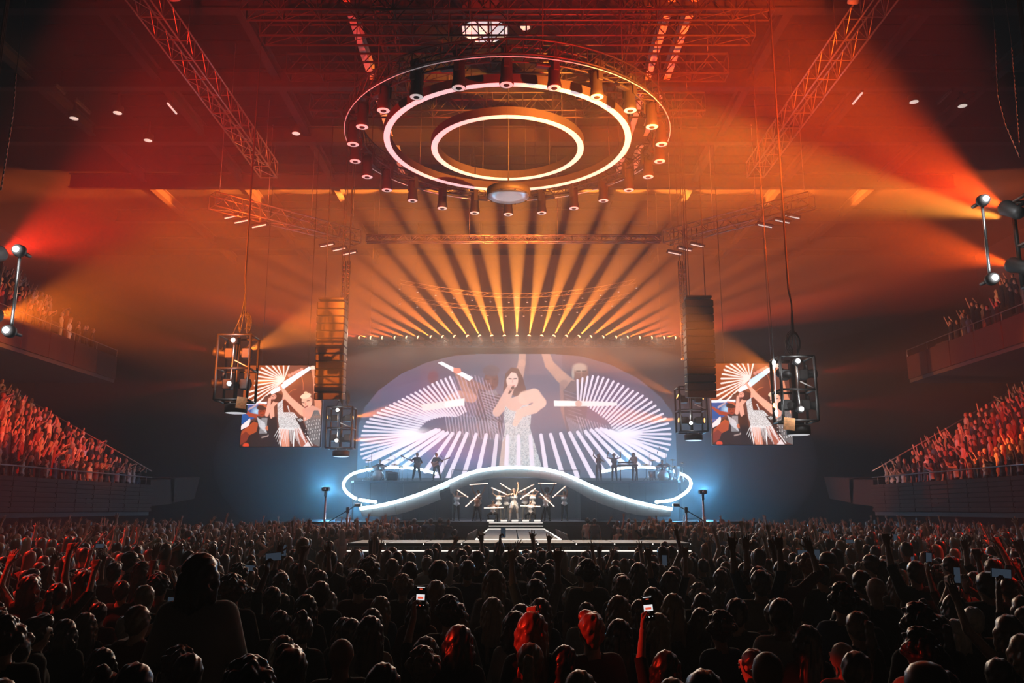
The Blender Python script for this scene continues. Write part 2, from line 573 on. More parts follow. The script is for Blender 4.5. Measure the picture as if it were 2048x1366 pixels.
# ---------------------------------------------------------------- stage
SX = 0.2                           # the stage's middle
ST_Z = 1.76
RW_Z = 1.45
M_DECK = mat('stage_deck_black', (0.03, 0.032, 0.035), 0.28, noise=(2.0, 0.3))
M_SKIRT = mat('stage_skirt_black', (0.015, 0.016, 0.018), 0.7, noise=(3.0, 0.3))
M_RISER = mat('riser_dark_blue', (0.035, 0.05, 0.07), 0.5, noise=(2.0, 0.2))
M_ARCH = mat('arch_panel_pearl', (0.36, 0.355, 0.35), 0.35, noise=(1.2, 0.06))
M_STRIP = mat('light_strip_white', (0.9, 0.9, 0.9), 0.4, emit=(0.62, 0.86, 1.0), strength=17.0)
M_EDGE = mat('edge_light_white', (0.9, 0.9, 0.9), 0.4, emit=(1.0, 0.93, 0.84), strength=1.1, sampling='NONE')
M_RWDECK = mat('runway_deck_grey', (0.05, 0.054, 0.06), 0.5, 0, 0.25, noise=(2.5, 0.25))
M_CHROME = mat('chrome_hardware', (0.75, 0.76, 0.78), 0.2, 1.0, noise=(10.0, 0.1))
M_DRUM = mat('drum_shell_silver', (0.55, 0.58, 0.62), 0.25, 0.6, noise=(20.0, 0.2))
M_DRUMHEAD = mat('drum_head_white', (0.75, 0.75, 0.72), 0.5, noise=(5.0, 0.1))
M_CYMBAL = mat('cymbal_brass', (0.75, 0.6, 0.3), 0.25, 1.0, noise=(30.0, 0.15))
M_AMP = mat('amplifier_black', (0.02, 0.022, 0.025), 0.7, noise=(30.0, 0.3))
M_WOOD = mat('guitar_lacquer', (0.12, 0.05, 0.03), 0.25, noise=(6.0, 0.3))
M_KEYS = mat('white_keys', (0.75, 0.74, 0.7), 0.4, noise=(5.0, 0.05))

stage = thing('stage', 'low black main stage with lit steps under the glowing arch', 'stage', (SX, 43.4, 0))
MB().box((0, 8.5, ST_Z - 0.1), (25, 17, 0.2)).build('deck', M_DECK, stage)
for k in range(-5, 6):
    MB().box((k * 2.27, 0.03, (ST_Z - 0.2) / 2), (2.24, 0.06, ST_Z - 0.2)).build('skirt_panel', M_SKIRT, stage)
for k, (w, z) in enumerate(((2.72, ST_Z - 0.02), (2.72, ST_Z - 0.17), (2.76, ST_Z - 0.30))):
    st = MB().box((0, -0.3 - 0.42 * k, z / 2), (w, 0.42, z), bev=0.01).build('step', M_DECK, stage)
    MB().box((0, -0.52 - 0.42 * k, z - 0.03), (w, 0.03, 0.035)).build('step_light', M_EDGE, st)
for x in (-1.30, -0.62, -0.05, 0.5, 1.1):
    MB().box((x, -0.02, ST_Z + 0.05), (0.34, 0.12, 0.09), bev=0.015).build('footlight', M_EDGE, stage)

runway = thing('runway', 'grey glossy runway with bright edge lines leading from the stage to a crossbar', 'runway', (SX, 34, 0))
for k in range(6):
    for s in (-1, 1):
        MB().box((s * 0.65, -6.2 + 2.32 * k, RW_Z - 0.05), (1.27, 2.29, 0.1), bev=0.012).build('deck_panel', M_RWDECK, runway)
for s in (-1, 1):
    MB().box((s * 1.33, -0.5, RW_Z + 0.012), (0.05, 13.9, 0.03)).build('edge_light', M_EDGE, runway)
    MB().box((s * 1.3, -0.5, RW_Z / 2 - 0.06), (0.06, 13.9, RW_Z - 0.12)).build('skirt_panel', M_SKIRT, runway)
MB().box((0, -7.38, RW_Z + 0.012), (2.7, 0.05, 0.03)).build('edge_light', M_EDGE, runway)
for k in range(-4, 5):
    MB().box((k * 1.09, -8.6, RW_Z - 0.05), (1.07, 2.3, 0.1), bev=0.012).build('deck_panel', M_RWDECK, runway)
    MB().box((k * 1.09, -9.68, RW_Z / 2 - 0.1), (1.07, 0.06, RW_Z - 0.2)).build('skirt_panel', M_SKIRT, runway)
for y, z in ((-9.73, RW_Z - 0.03), (-9.74, RW_Z - 0.22)):
    MB().box((0, y, z), (9.8, 0.03, 0.035)).build('edge_light', M_EDGE, runway)

# pit barriers with bright slats beside the runway
for s in (-1, 1):
    b = thing('slatted_barrier', f'low barrier of {"bright" if s < 0 else "pale"} slanted slats beside the runway on the {"drummer" if s < 0 else "keyboard"} side', 'barrier', (SX + s * 1.9, 34.5, 0))
    for k in range(10):
        MB().box((0, -3.6 + 0.8 * k, 1.05), (0.05, 0.34, 0.95), rot=Matrix.Rotation(-s * 0.25, 3, 'Y'), bev=0.01).build('slat', M_ARCH, b)
    MB().box((s * 0.1, 0, 0.55), (0.08, 8.2, 0.08)).build('rail', M_BLACK, b)
    for y in (-3.8, 0, 3.8):
        MB().box((s * 0.14, y, 0.3), (0.08, 0.08, 0.6)).build('post', M_BLACK, b)

# the wave-shaped arch across the stage front
WAVE = [(720, 1018), (760, 1012), (800, 1002), (840, 989), (880, 973), (920, 955), (950, 944), (985, 938), (1031, 935.5), (1077, 938),
        (1112, 944), (1143, 955), (1182, 973), (1222, 989), (1262, 1002), (1303, 1012), (1344, 1019)]
WLOW = [(724, 1033), (768, 1033), (806, 1026), (842, 1014), (880, 999), (915, 979), (945, 965), (983, 956), (1031, 953), (1079, 956),
        (1116, 965), (1148, 979), (1182, 999), (1220, 1014), (1258, 1026), (1296, 1033), (1341, 1034)]
wt = smooth_curve([P(x, y, 45.0) for x, y in WAVE], 29)
wl = smooth_curve([P(x, y, 45.25) for x, y in WLOW], 29)
arch = thing('arch_bridge', 'pearl white wave-shaped bridge arching over the dancers with a glowing top edge', 'bridge', (SX, 45, ST_Z))
def rel(o, pts):
    return [Vector(p) - o.location for p in pts]
for k in range(28):
    if k == 7:                     # an open joint shows in the bridge's left foot
        continue
    a, b, c, d = rel(arch, (wt[k].lerp(wt[k + 1], .01), wt[k + 1].lerp(wt[k], .01), wl[k + 1].lerp(wl[k], .01), wl[k].lerp(wl[k + 1], .01)))
    MB().prism([a, b, c, d], (0, 0, 0), (0, 0.16, 0)).build('fascia_panel', M_ARCH, arch)
for k in range(0, 28, 2):
    a, b = rel(arch, (wt[k], wt[k + 2]))
    MB().prism([a + Vector((0, .2, -.06)), b + Vector((0, .2, -.06)), b + Vector((0, .2, -.22)), a + Vector((0, .2, -.22))], (0, 0, 0), (0, 2.6, 0)).build('walkway_section', M_ARCH, arch)
MB().path(rel(arch, [p + Vector((0, -.05, .02)) for p in wt]), 0.085, 8).build('light_strip', M_STRIP, arch)

# band risers inside the two light loops
def riser(side):
    left = side < 0
    if left:
        F = [(752, 1004, 46.2), (717, 999, 47), (700, 990, 47.8), (690, 980, 48.6), (687, 969, 49.6), (692, 958, 50.8), (705, 948, 52), (725, 941.5, 53.2), (748, 937.5, 54.4),
             (775, 935, 55), (800, 935, 55.3), (830, 937, 55.2), (850, 941, 55), (872, 947, 54.6)]
    else:
        F = [(1312, 1004, 46.2), (1345, 1000, 47), (1366, 989, 47.8), (1378, 978, 48.8), (1382, 966, 49.8), (1376, 955, 51), (1360, 947, 52.2), (1338, 940.5, 53.4), (1310, 936, 54.6),
             (1285, 934, 55), (1262, 935, 55.3), (1232, 938, 55.2), (1202, 944, 54.8)]
    root = thing('band_riser', 'dark blue band riser inside the glowing loop, under the guitarists' if left else 'dark blue band riser inside the glowing loop, under the keyboard player', 'riser', (SX + side * 6.6, 50, ST_Z))
    pts = smooth_curve([P(*q) for q in F], 44)
    if left:                       # the loop's first tube stands apart from the rest
        MB().path(rel(root, pts[:5]), 0.085, 8).build('light_strip', M_STRIP, root)
        MB().path(rel(root, pts[5:]), 0.085, 8).build('light_strip', M_STRIP, root)
    else:
        MB().path(rel(root, pts), 0.085, 8).build('light_strip', M_STRIP, root)
    zt = P(800, 961, 49.6).z
    xs = [P(x, 961, 49.6).x for x in ((697, 708, 905) if left else (1367, 1356, 1160))]
    zz = zt - ST_Z
    X = [x - root.location.x for x in xs]
    top = [(X[2], -0.4, zz), (X[1], -0.4, zz), (X[0], 0.4, zz), (X[0], 3.4, zz), (X[1], 4.6, zz), (X[2] + side * 0.5, 4.6, zz)]
    MB().prism(top, (0, 0, -0.12), (0, 0, 0)).build('platform', M_RISER, root)
    n = 6
    for k in range(n):
        a, b = X[1] + (X[2] - X[1]) * k / n, X[1] + (X[2] - X[1]) * (k + 1) / n
        hgt = zz - 0.14
        MB().box(((a + b) / 2, -0.25, hgt / 2), (abs(b - a) - 0.02, 0.1, hgt)).build('front_panel', M_RISER, root)
    MB().box((X[0] - side * 0.05 + side * 0.0, 1.9, (zz - .14) / 2), (0.1, 3.0, zz - .14)).build('side_panel', M_RISER, root)
    MB().path([(X[2] + side * 0.4, 4.5, zz + 0.85), (X[2] - side * 2.0, 4.5, zz + 0.75)], 0.02, 5).build('guard_rail', M_BLACK, root)
    for f in (0.4, -0.8, -2.0):
        MB().tube((X[2] + side * f, 4.5, zz - 1.0), (X[2] + side * f, 4.5, zz + 0.82), 0.018, 5).build('rail_post', M_BLACK, root)
    return root, zt
riser_l, RZ = riser(-1)
riser_r, _ = riser(1)

# ---------------------------------------------------------------- instruments on the risers
def on_riser(px, d=52.0):
    u = P(px, 961, d)
    return Vector((u.x, d, RZ))

def cymbal(name, root, x, y, z, r, tilt=0.15):
    MB().lathe([(0.02, 0.04), (0.05, 0.03), (r * .4, 0.012), (r, -0.01), (r * .98, -0.016), (0.02, 0.02)], (x, y, z), 14, 0, Matrix.Rotation(tilt, 3, 'X')).build(name, M_CYMBAL, root)
    s = MB().tube((x, y, 0.25), (x, y, z), 0.014, 5)
    for k in range(3):
        a = 2.1 * k + x
        s.tube((x, y, 0.28), (x + .24 * math.cos(a), y + .24 * math.sin(a), 0.0), 0.012, 5)
    s.build('cymbal_stand', M_CHROME, root)

def drum(name, root, c, r, h, rot=None, m=None):
    M = rot if rot is not None else Matrix.Identity(3)
    sh = MB().lathe([(r * .99, -h / 2), (r * 1.03, -h / 2), (r * 1.03, -h / 2 + .04), (r, -h / 2 + .05), (r, h / 2 - .05), (r * 1.03, h / 2 - .04), (r * 1.03, h / 2), (r * .99, h / 2)], c, 18, 0, M).build(name, m or M_DRUM, root)
    MB().lathe([(r * .98, h / 2 - 0.004), (r * .98, h / 2 + 0.006)], c, 18, 0, M).build('drum_head', M_DRUMHEAD, sh)
    return sh

def drum_kit(px, label, flip=1, d=51.2):
    k = thing('drum_kit', label, 'drum kit', on_riser(px, d))
    RX = Matrix.Rotation(math.radians(90), 3, 'X')
    drum('bass_drum', k, (0, -0.2, 0.34), 0.32, 0.45, RX)
    for x, z in ((-0.24, 0.78), (0.22, 0.80)):
        drum('tom', k, (x, -0.1, z), 0.16, 0.22, Matrix.Rotation(0.35, 3, 'X'))
    drum('floor_tom', k, (0.62 * flip, 0.05, 0.42), 0.22, 0.40)
    drum('snare_drum', k, (-0.45 * flip, 0.25, 0.62), 0.19, 0.15)
    for q in range(3):
        a = 2.1 * q
        MB().tube((-0.45 * flip, 0.25, 0.5), (-0.45 * flip + .2 * math.cos(a), 0.25 + .2 * math.sin(a), 0), 0.012, 5).build('snare_leg', M_CHROME, k)
        MB().tube((0.62 * flip + .2 * math.cos(a), 0.05 + .2 * math.sin(a), 0.5), (0.62 * flip + .22 * math.cos(a), 0.05 + .22 * math.sin(a), 0), 0.012, 5).build('tom_leg', M_CHROME, k)
    cymbal('hi_hat', k, -0.8 * flip, 0.2, 0.92, 0.18, 0.0)
    cymbal('crash_cymbal', k, -0.6, -0.15, 1.25, 0.24)
    cymbal('crash_cymbal', k, 0.62, -0.15, 1.30, 0.24)
    cymbal('ride_cymbal', k, 0.95 * flip, 0.15, 1.02, 0.27)
    MB().lathe([(0.17, 0.52), (0.18, 0.56), (0.16, 0.58)], (0, 0.75, 0), 12).tube((0, .75, 0), (0, .75, .52), 0.03, 6).build('drum_stool', M_AMP, k)
    return k

drum_kit(757, 'silver drum kit beside the seated drummer at the outer end of the first riser')
drum_kit(1325, 'silver drum kit at the outer end of the keyboard riser', -1)
pk = thing('percussion_table', 'rack of hand drums and small cymbals beyond the drum kit on the keyboard riser', 'percussion', on_riser(1352, 51.6))
for x in (-0.3, 0.1):
    drum('conga', pk, (x, 0, 0.62), 0.15, 0.62)
    MB().tube((x, 0, 0), (x, 0, 0.34), 0.10, 8, 0.12).build('conga_foot', M_DRUM, pk)
cymbal('splash_cymbal', pk, 0.45, 0.1, 1.15, 0.16)
MB().box((0.2, 0.3, 0.9), (0.7, 0.35, 0.05), bev=0.02).build('tray', M_AMP, pk)
MB().tube((0.2, 0.3, 0), (0.2, 0.3, 0.9), 0.03, 6).build('tray_leg', M_CHROME, pk)

def mic_stand(px, d, h, label, lean=0.3):
    m = thing('microphone_stand', label, 'microphone stand', on_riser(px, d), 'microphone stands of the band')
    MB().lathe([(0.14, 0), (0.14, 0.02), (0.03, 0.04)], (0, 0, 0), 10).build('base', M_BLACK, m)
    MB().tube((0, 0, 0.03), (0, 0, h), 0.012, 5).build('pole', M_CHROME, m)
    MB().tube((0, 0, h), (lean, -0.05, h + 0.12), 0.010, 5).build('boom', M_CHROME, m)
    MB().lathe([(0.012, -0.09), (0.016, 0), (0.028, 0.02), (0.03, 0.045), (0.018, 0.07)], (lean, -0.05, h + 0.13), 8).build('microphone', M_AMP, m)
mic_stand(741, 51.0, 1.75, 'tall microphone stand at the outer side of the first drum kit', 0.35)
mic_stand(789, 51.4, 1.5, 'overhead microphone stand between the drum kit and the dark amplifier', -0.3)
mic_stand(799, 51.6, 1.35, 'microphone stand behind the small side table', 0.1)
mic_stand(815, 51.2, 1.25, 'microphone stand next to the man seen from behind', -0.25)
mic_stand(888, 51.2, 1.4, 'microphone stand in front of the guitarist nearest the arch', -0.2)
mic_stand(1197, 50.6, 1.3, 'microphone stand in front of the backing singer nearest the arch', 0.05)
mic_stand(1234, 50.6, 1.3, 'microphone stand in front of the backing singer with raised arms', 0.05)
mic_stand(1300, 51.0, 1.6, 'microphone stand with a long boom between keyboard and drum kit', 0.5)
mic_stand(1333, 52.4, 2.0, 'tallest microphone stand, behind the drums of the keyboard riser', -0.4)

am = thing('amplifier', 'squat dark amplifier box between the drum kit and the stool', 'amplifier', on_riser(785, 50.8))
MB().box((0, 0, 0.28), (0.6, 0.4, 0.52), bev=0.03).build('cabinet', M_AMP, am)
MB().box((0, -0.205, 0.24), (0.5, 0.02, 0.36)).build('grille', M_BLACK, am)
MB().box((0, -0.21, 0.48), (0.5, 0.02, 0.06)).build('control_strip', M_CHROME, am)
tb = thing('side_table', 'small side table with a tray beside the microphone stands', 'table', on_riser(801, 50.9))
MB().box((0, 0, 0.86), (0.3, 0.3, 0.06), bev=0.02).build('tabletop', M_AMP, tb)
for sx in (-1, 1):
    MB().tube((sx * .11, 0, 0), (sx * .11, 0, .84), 0.012, 5).build('leg', M_CHROME, tb)

kb = thing('keyboard', 'black stage keyboard on a chrome stand before the keyboard player', 'keyboard', on_riser(1256, 51.2))
MB().box((0, 0, 0.96), (1.25, 0.36, 0.12), bev=0.03).build('case', M_AMP, kb)
wk = MB().box((0, 0, 0), (0.026, 0.15, 0.02)).mesh('white_key', M_KEYS)
for k in range(40):
    put('white_key', wk, kb, (-0.56 + k * 0.0285, 0.09, 1.025))
MB().box((-0.1, 0.05, 1.14), (0.95, 0.28, 0.08), bev=0.02).build('upper_keyboard', M_AMP, kb)
for sx in (-1, 1):
    MB().tube((sx * .45, -.15, 0), (sx * .45, .0, .9), 0.022, 6).build('stand_leg', M_CHROME, kb)
    MB().tube((sx * .45, .15, 0), (sx * .45, .0, .9), 0.022, 6).build('stand_leg', M_CHROME, kb)

# camera posts at the two ends of the stage
for px, py, lab in ((652, 978, 'tall thin camera post at the stage end by the drummer'), (1405, 984, 'tall thin camera post at the stage end by the keyboards')):
    b = P(px, py, 42.6)
    t = thing('camera_post', lab, 'camera', (b.x, b.y, 0))
    MB().tube((0, 0, 0), (0, 0, b.z - 0.35), 0.05, 8).build('pole', M_CHROME, t)
    MB().lathe([(0.35, 0), (0.35, 0.03), (0.06, 0.08)], (0, 0, 0), 12).build('base', M_BLACK, t)
    MB().box((0, 0, b.z - 0.25), (0.12, 0.2, 0.3), bev=0.03).build('pan_head', M_BLACK, t)
    MB().box((0.0, -0.02, b.z), (0.36, 0.42, 0.2), bev=0.03).build('camera_body', M_BLACK, t)
    MB().lathe([(0.07, 0), (0.08, 0.16), (0.06, 0.17)], (0.0, -0.24, b.z), 10, 0, Matrix.Rotation(math.radians(90), 3, 'X')).build('camera_lens', M_CHROME, t)
for px, s, lab in ((696, 1, 'low camera jib under the loop by the drummer'), (1372, -1, 'low camera jib under the loop by the keyboards')):
    b = P(px, 1012, 42.4)
    t = thing('camera_jib', lab, 'camera', (b.x, b.y, 0))
    MB().tube((0, 0, 0), (0, 0, b.z - .1), 0.05, 8).build('pole', M_CHROME, t)
    MB().tube((s * -0.9, 0, b.z - .75), (s * .45, 0, b.z + .05), 0.03, 6).build('arm', M_BLACK, t)
    MB().box((s * .5, 0, b.z + .05), (0.34, .2, .16), bev=.03).build('camera_body', M_CHROME, t)
    MB().box((0, 0, b.z - .2), (0.16, .16, .3), bev=.03).build('swivel', M_BLACK, t)
    MB().tube((s * .14, 0, 0.1), (s * .14, 0, b.z - .45), 0.018, 5).build('strut', M_CHROME, t)
    MB().lathe([(0.4, 0), (0.4, 0.04), (0.06, 0.1)], (0, 0, 0), 12).build('base', M_BLACK, t)
for px, lab in ((664, 'low road case behind the crowd by the camera post'), (567, 'dark equipment case behind the crowd beneath the side screen')):
    b = P(px, 1040, 41.5)
    t = thing('road_case', lab, 'case', (b.x, 41.5, 0))
    MB().box((0, 0, 0.9), (1.0, 0.6, 1.7), bev=0.03).build('case_body', M_AMP, t)
    MB().box((0, -.31, 1.2), (1.0, .02, .05)).build('edge_trim', M_CHROME, t)
    MB().box((0, -.33, .8), (.2, .03, .1)).build('handle', M_CHROME, t)
# ---------------------------------------------------------------- the LED screens' pictures, painted pixel by pixel
def lin(c):
    return np.array([((x / 12.92) if x <= 0.04045 else ((x + 0.055) / 1.055) ** 2.4) for x in c])

class Canvas:
    def __init__(self, w, h, scale, conv, bg):
        self.S, self.conv = scale, conv
        self.a = np.zeros((int(h * scale), int(w * scale), 3))
        self.a[:] = lin(bg)
        self.rng = np.random.default_rng(5)
    def px(self, p):
        x, y = self.conv(*p)
        return x * self.S, y * self.S
    def _blend(self, x0, y0, x1, y1, mask, col, a):
        reg = self.a[y0:y1, x0:x1]
        m = (mask * a)[..., None]
        reg[:] = reg * (1 - m) + (lin(col) if not isinstance(col, np.ndarray) else col) * m
    def _box(self, xs, ys, pad=2):
        H_, W_ = self.a.shape[:2]
        return max(0, int(min(xs) - pad)), max(0, int(min(ys) - pad)), min(W_, int(max(xs) + pad + 1)), min(H_, int(max(ys) + pad + 1))
    def poly(self, pts, col, a=1.0, sparkle=None, sw=None):
        q = [self.px(p) for p in pts]
        x0, y0, x1, y1 = self._box([p[0] for p in q], [p[1] for p in q])
        if x1 <= x0 or y1 <= y0:
            return
        X, Y = np.meshgrid(np.arange(x0, x1) + .5, np.arange(y0, y1) + .38)
        ins = np.zeros(X.shape, bool)
        for (ax, ay), (bx, by) in zip(q, q[1:] + q[:1]):
            if ay == by:
                continue
            c = ((ay > Y) != (by > Y)) & (X < (bx - ax) * (Y - ay) / (by - ay) + ax)
            ins ^= c
        if sparkle:                # sequins: random bright and dark cells
            n = self.rng.random((X.shape[0] // 2 + 1, X.shape[1] // 2 + 1))
            n = np.kron(n, np.ones((2, 2)))[:X.shape[0], :X.shape[1]]
            c = lin(sparkle[0]) * (1 - n[..., None]) + lin(sparkle[1]) * n[..., None]
            self._blend(x0, y0, x1, y1, ins * 1.0, c, a)
        else:
            self._blend(x0, y0, x1, y1, ins * 1.0, col, a)
    def ell(self, c, rx, ry, col, a=1.0, soft=0.15, rot=0.0):
        cx, cy = self.px(c)
        o = self.px((0, 0)); e = self.px((1, 1))
        rx *= abs(e[0] - o[0]); ry *= abs(e[1] - o[1])
        r = max(rx, ry)
        x0, y0, x1, y1 = self._box([cx - r, cx + r], [cy - r, cy + r])
        if x1 <= x0 or y1 <= y0:
            return
        X, Y = np.meshgrid(np.arange(x0, x1) + .5 - cx, np.arange(y0, y1) + .5 - cy)
        cr, sr = math.cos(rot), math.sin(rot)
        d = np.sqrt(((X * cr + Y * sr) / rx) ** 2 + ((-X * sr + Y * cr) / ry) ** 2)
        self._blend(x0, y0, x1, y1, np.clip((1 - d) / soft, 0, 1), col, a)
    def line(self, p, q, w, col, a=1.0, w2=None, soft=0.25):
        """Stroke with round ends; widths in source units."""
        k = abs(self.px((1, 0))[0] - self.px((0, 0))[0])
        (ax, ay), (bx, by) = self.px(p), self.px(q)
        wa, wb = w * k / 2, (w if w2 is None else w2) * k / 2
        pad = max(wa, wb) + 2
        x0, y0, x1, y1 = self._box([ax, bx], [ay, by], pad)
        if x1 <= x0 or y1 <= y0:
            return
        X, Y = np.meshgrid(np.arange(x0, x1) + .5, np.arange(y0, y1) + .38)
        dx, dy = bx - ax, by - ay
        t = np.clip(((X - ax) * dx + (Y - ay) * dy) / max(1e-6, dx * dx + dy * dy), 0, 1)
        d = np.hypot(X - ax - t * dx, Y - ay - t * dy)
        r = wa + (wb - wa) * t
        self._blend(x0, y0, x1, y1, np.clip((r - d) / np.maximum(soft * r, 0.8) + .5, 0, 1), col, a)
    def chain(self, pts, ws, col, a=1.0):
        for k in range(len(pts) - 1):
            self.line(pts[k], pts[k + 1], ws[k], col, a, ws[k + 1])

def lerp2(a, b, t):
    return (a[0] + (b[0] - a[0]) * t, a[1] + (b[1] - a[1]) * t)

def sample_poly(pts, n):
    v = along([(x, y, 0) for x, y in pts], n)
    return [(p.x, p.y) for p in v]

# --- main screen, drawn in crop units (0.3027 photo pixels each, from photo 720, 690)
MX0, MY0, MW, MH = 712, 702, 648, 256
C = Canvas(MW, MH, 2, lambda x, y: (720 + x * .3027 - MX0, 690 + y * .3027 - MY0), (0.20, 0.24, 0.32))
C.ell((1020, 480), 700, 560, (0.40, 0.44, 0.53), 0.9, 1.0)
C.ell((380, 330), 420, 240, (0.40, 0.24, 0.46), 0.5, 1.0)
C.ell((520, 420), 320, 200, (0.30, 0.16, 0.32), 0.6, 1.0)
C.ell((1650, 400), 330, 260, (0.48, 0.32, 0.48), 0.6, 1.0)
C.ell((60, 760), 420, 300, (0.20, 0.46, 0.62), 0.8, 1.0)
C.ell((2000, 760), 420, 300, (0.26, 0.44, 0.58), 0.8, 1.0)
C.ell((540, 700), 180, 130, (0.55, 0.38, 0.68), 0.7, 1.0)
C.ell((750, 740), 180, 130, (0.50, 0.40, 0.66), 0.6, 1.0)
C.poly([(1340, 50), (1120, 50), (1120, 560), (1340, 560)], (0.34, 0.38, 0.47), 0.5)
SKIN, PALE, DARKSKIN = (0.74, 0.55, 0.48), (0.84, 0.68, 0.63), (0.36, 0.27, 0.26)
# dim figure behind the first fan
C.ell((480, 215), 44, 55, (0.34, 0.17, 0.24), 0.9, 0.4)
C.poly([(400, 300), (560, 280), (600, 420), (420, 440)], (0.36, 0.18, 0.36), 0.5)
# raised arms behind the singer and of the man on the other side
C.chain([(1075, 40), (1070, 120), (1050, 210)], [46, 50, 60], (0.72, 0.57, 0.52), .8)
C.chain([(1222, 40), (1255, 130), (1330, 210), (1400, 270)], [50, 62, 74, 84], (0.70, 0.55, 0.50), .9)
C.chain([(1350, 260), (1370, 420), (1400, 540)], [60, 90, 80], (0.58, 0.46, 0.44), .85)
C.poly([(1345, 300), (1400, 235), (1480, 250), (1500, 430), (1480, 600), (1370, 600), (1350, 480)], (0.30, 0.28, 0.33), .8)
for k in range(9):
    C.line((1360 + k * 12, 470 + 8 * k), (1400 + k * 9, 610), 5, (0.62, 0.62, 0.70), .6)
    C.line((1350 + 5 * k, 300 + 26 * k), (1440 + 5 * k, 330 + 26 * k), 5, (0.60, 0.58, 0.64), .45)
C.ell((1463, 190), 55, 68, (0.45, 0.33, 0.31), 1, 0.15)
C.ell((1456, 150), 58, 36, (0.66, 0.60, 0.56), .9, 0.4)
C.ell((1411, 190), 12, 44, (0.70, 0.66, 0.62), .7, 0.5)
C.line((1436, 172), (1458, 172), 9, (0.16, 0.11, 0.11), .9); C.line((1474, 172), (1496, 172), 9, (0.16, 0.11, 0.11), .9)
C.line((1448, 222), (1482, 222), 7, (0.22, 0.14, 0.14), .8); C.line((1466, 180), (1466, 205), 8, (0.60, 0.46, 0.42), .7)
# man in the headscarf on the first side
C.chain([(640, 180), (690, 270), (740, 345)], [44, 56, 66], (0.60, 0.42, 0.36), 1)
C.chain([(740, 345), (690, 260)], [70, 56], (0.66, 0.48, 0.42), .6)
C.chain([(735, 255), (780, 290), (820, 320)], [58, 78, 86], (0.48, 0.34, 0.31), 1)
C.poly([(780, 290), (850, 300), (930, 330), (945, 520), (920, 620), (780, 610), (765, 470)], (0.24, 0.22, 0.27), .9)
for k in range(14):
    C.line((800 + 4 * k, 310 + 18 * k), (930 - 2 * k, 345 + 20 * k), 6, (0.66, 0.65, 0.70), .6)
    C.line((775 + 9 * k, 500), (790 + 11 * k, 620), 4, (0.66, 0.66, 0.74), .5)
C.chain([(580, 360), (660, 335), (740, 350)], [52, 66, 60], (0.72, 0.52, 0.46), .9)
C.ell((866, 235), 52, 66, (0.33, 0.24, 0.24), 1, 0.12)
C.ell((866, 170), 60, 40, (0.30, 0.29, 0.33), 1, 0.15)
C.ell((850, 236), 30, 44, (0.44, 0.32, 0.30), .7, 0.8)
for sx in (-1, 1):
    C.line((866 + sx * 24 - 9, 226), (866 + sx * 24 + 9, 226), 7, (0.10, 0.08, 0.09), .9)
C.line((850, 274), (884, 274), 8, (0.20, 0.11, 0.12), .9); C.line((866, 232), (866, 256), 9, (0.46, 0.34, 0.32), .7)
C.poly([(835, 300), (898, 300), (915, 330), (830, 330)], (0.55, 0.55, 0.58), .6)
# thin tubes on the far side of the ribbon
top = sample_poly([(560, 225), (640, 190), (730, 180), (800, 200), (860, 260), (940, 470)], 20)
for k in range(20):
    x = 560 + 20 * k
    C.line((x + 4, 450 + 4.5 * abs(k - 4)), (x + 26, 590 + 2.2 * k), 6, (0.76, 0.72, 0.80), .6)
    if k < 12:
        C.line((590 + 24 * k, 215 - 3 * k + (max(0, k - 5) ** 2) * 2), (690 + 22 * k, 470 + 2 * k), 6, (0.72, 0.66, 0.78), .5)
for k in range(13):
    C.line((1430 + 19 * k, 470 + 6 * k), (1470 + 18 * k, 600), 6, (0.76, 0.72, 0.78), .55)
# fan tubes
TUBE = (0.95, 0.89, 0.96)
outl = sample_poly([(590, 212), (530, 235), (480, 255), (415, 290), (370, 310), (305, 342), (255, 370), (195, 400), (125, 440), (85, 472), (45, 512), (25, 552), (18, 592),
                    (15, 635), (15, 680), (20, 727), (55, 770)], 30)
inl = sample_poly([(700, 440), (640, 470), (560, 470), (500, 480), (440, 500), (400, 540), (380, 560), (370, 575), (400, 585), (440, 590), (470, 580), (500, 562)], 30)
for a, b in zip(outl, inl):
    C.line(a, b, 13, TUBE, .93, 11)
outr = sample_poly([(1440, 232), (1500, 212), (1550, 205), (1610, 215), (1660, 232), (1735, 265), (1780, 290), (1858, 325), (1935, 380), (2000, 455), (2030, 510), (2046, 562), (2046, 612),
                    (2036, 665), (2010, 722)], 27)
inr = sample_poly([(1440, 360), (1500, 400), (1560, 440), (1600, 470), (1640, 500), (1665, 545), (1690, 556), (1720, 570), (1730, 580), (1700, 600), (1640, 580), (1590, 556)], 27)
for a, b in zip(outr, inr):
    C.line(a, b, 13, TUBE, .93, 11)
LOWL = [((505, 560), (70, 760)), ((525, 562), (140, 792)), ((552, 574), (215, 800)), ((580, 580), (290, 810)), ((612, 584), (440, 832)), ((660, 578), (500, 905)), ((708, 584), (585, 885)),
        ((768, 590), (690, 860)), ((835, 592), (785, 830)), ((905, 596), (880, 830)), ((975, 600), (966, 830)), ((1047, 600), (1047, 830)), ((1125, 600), (1138, 830))]
LOWR = [((1195, 594), (1228, 830)), ((1258, 590), (1330, 845)), ((1325, 585), (1440, 895)), ((1384, 580), (1530, 870)), ((1436, 576), (1600, 830)), ((1487, 570), (1680, 820)), ((1526, 562), (1750, 800)),
        ((1560, 556), (1830, 790)), ((1590, 552), (1900, 780)), ((1620, 560), (1960, 760)), ((1650, 566), (2000, 730))]
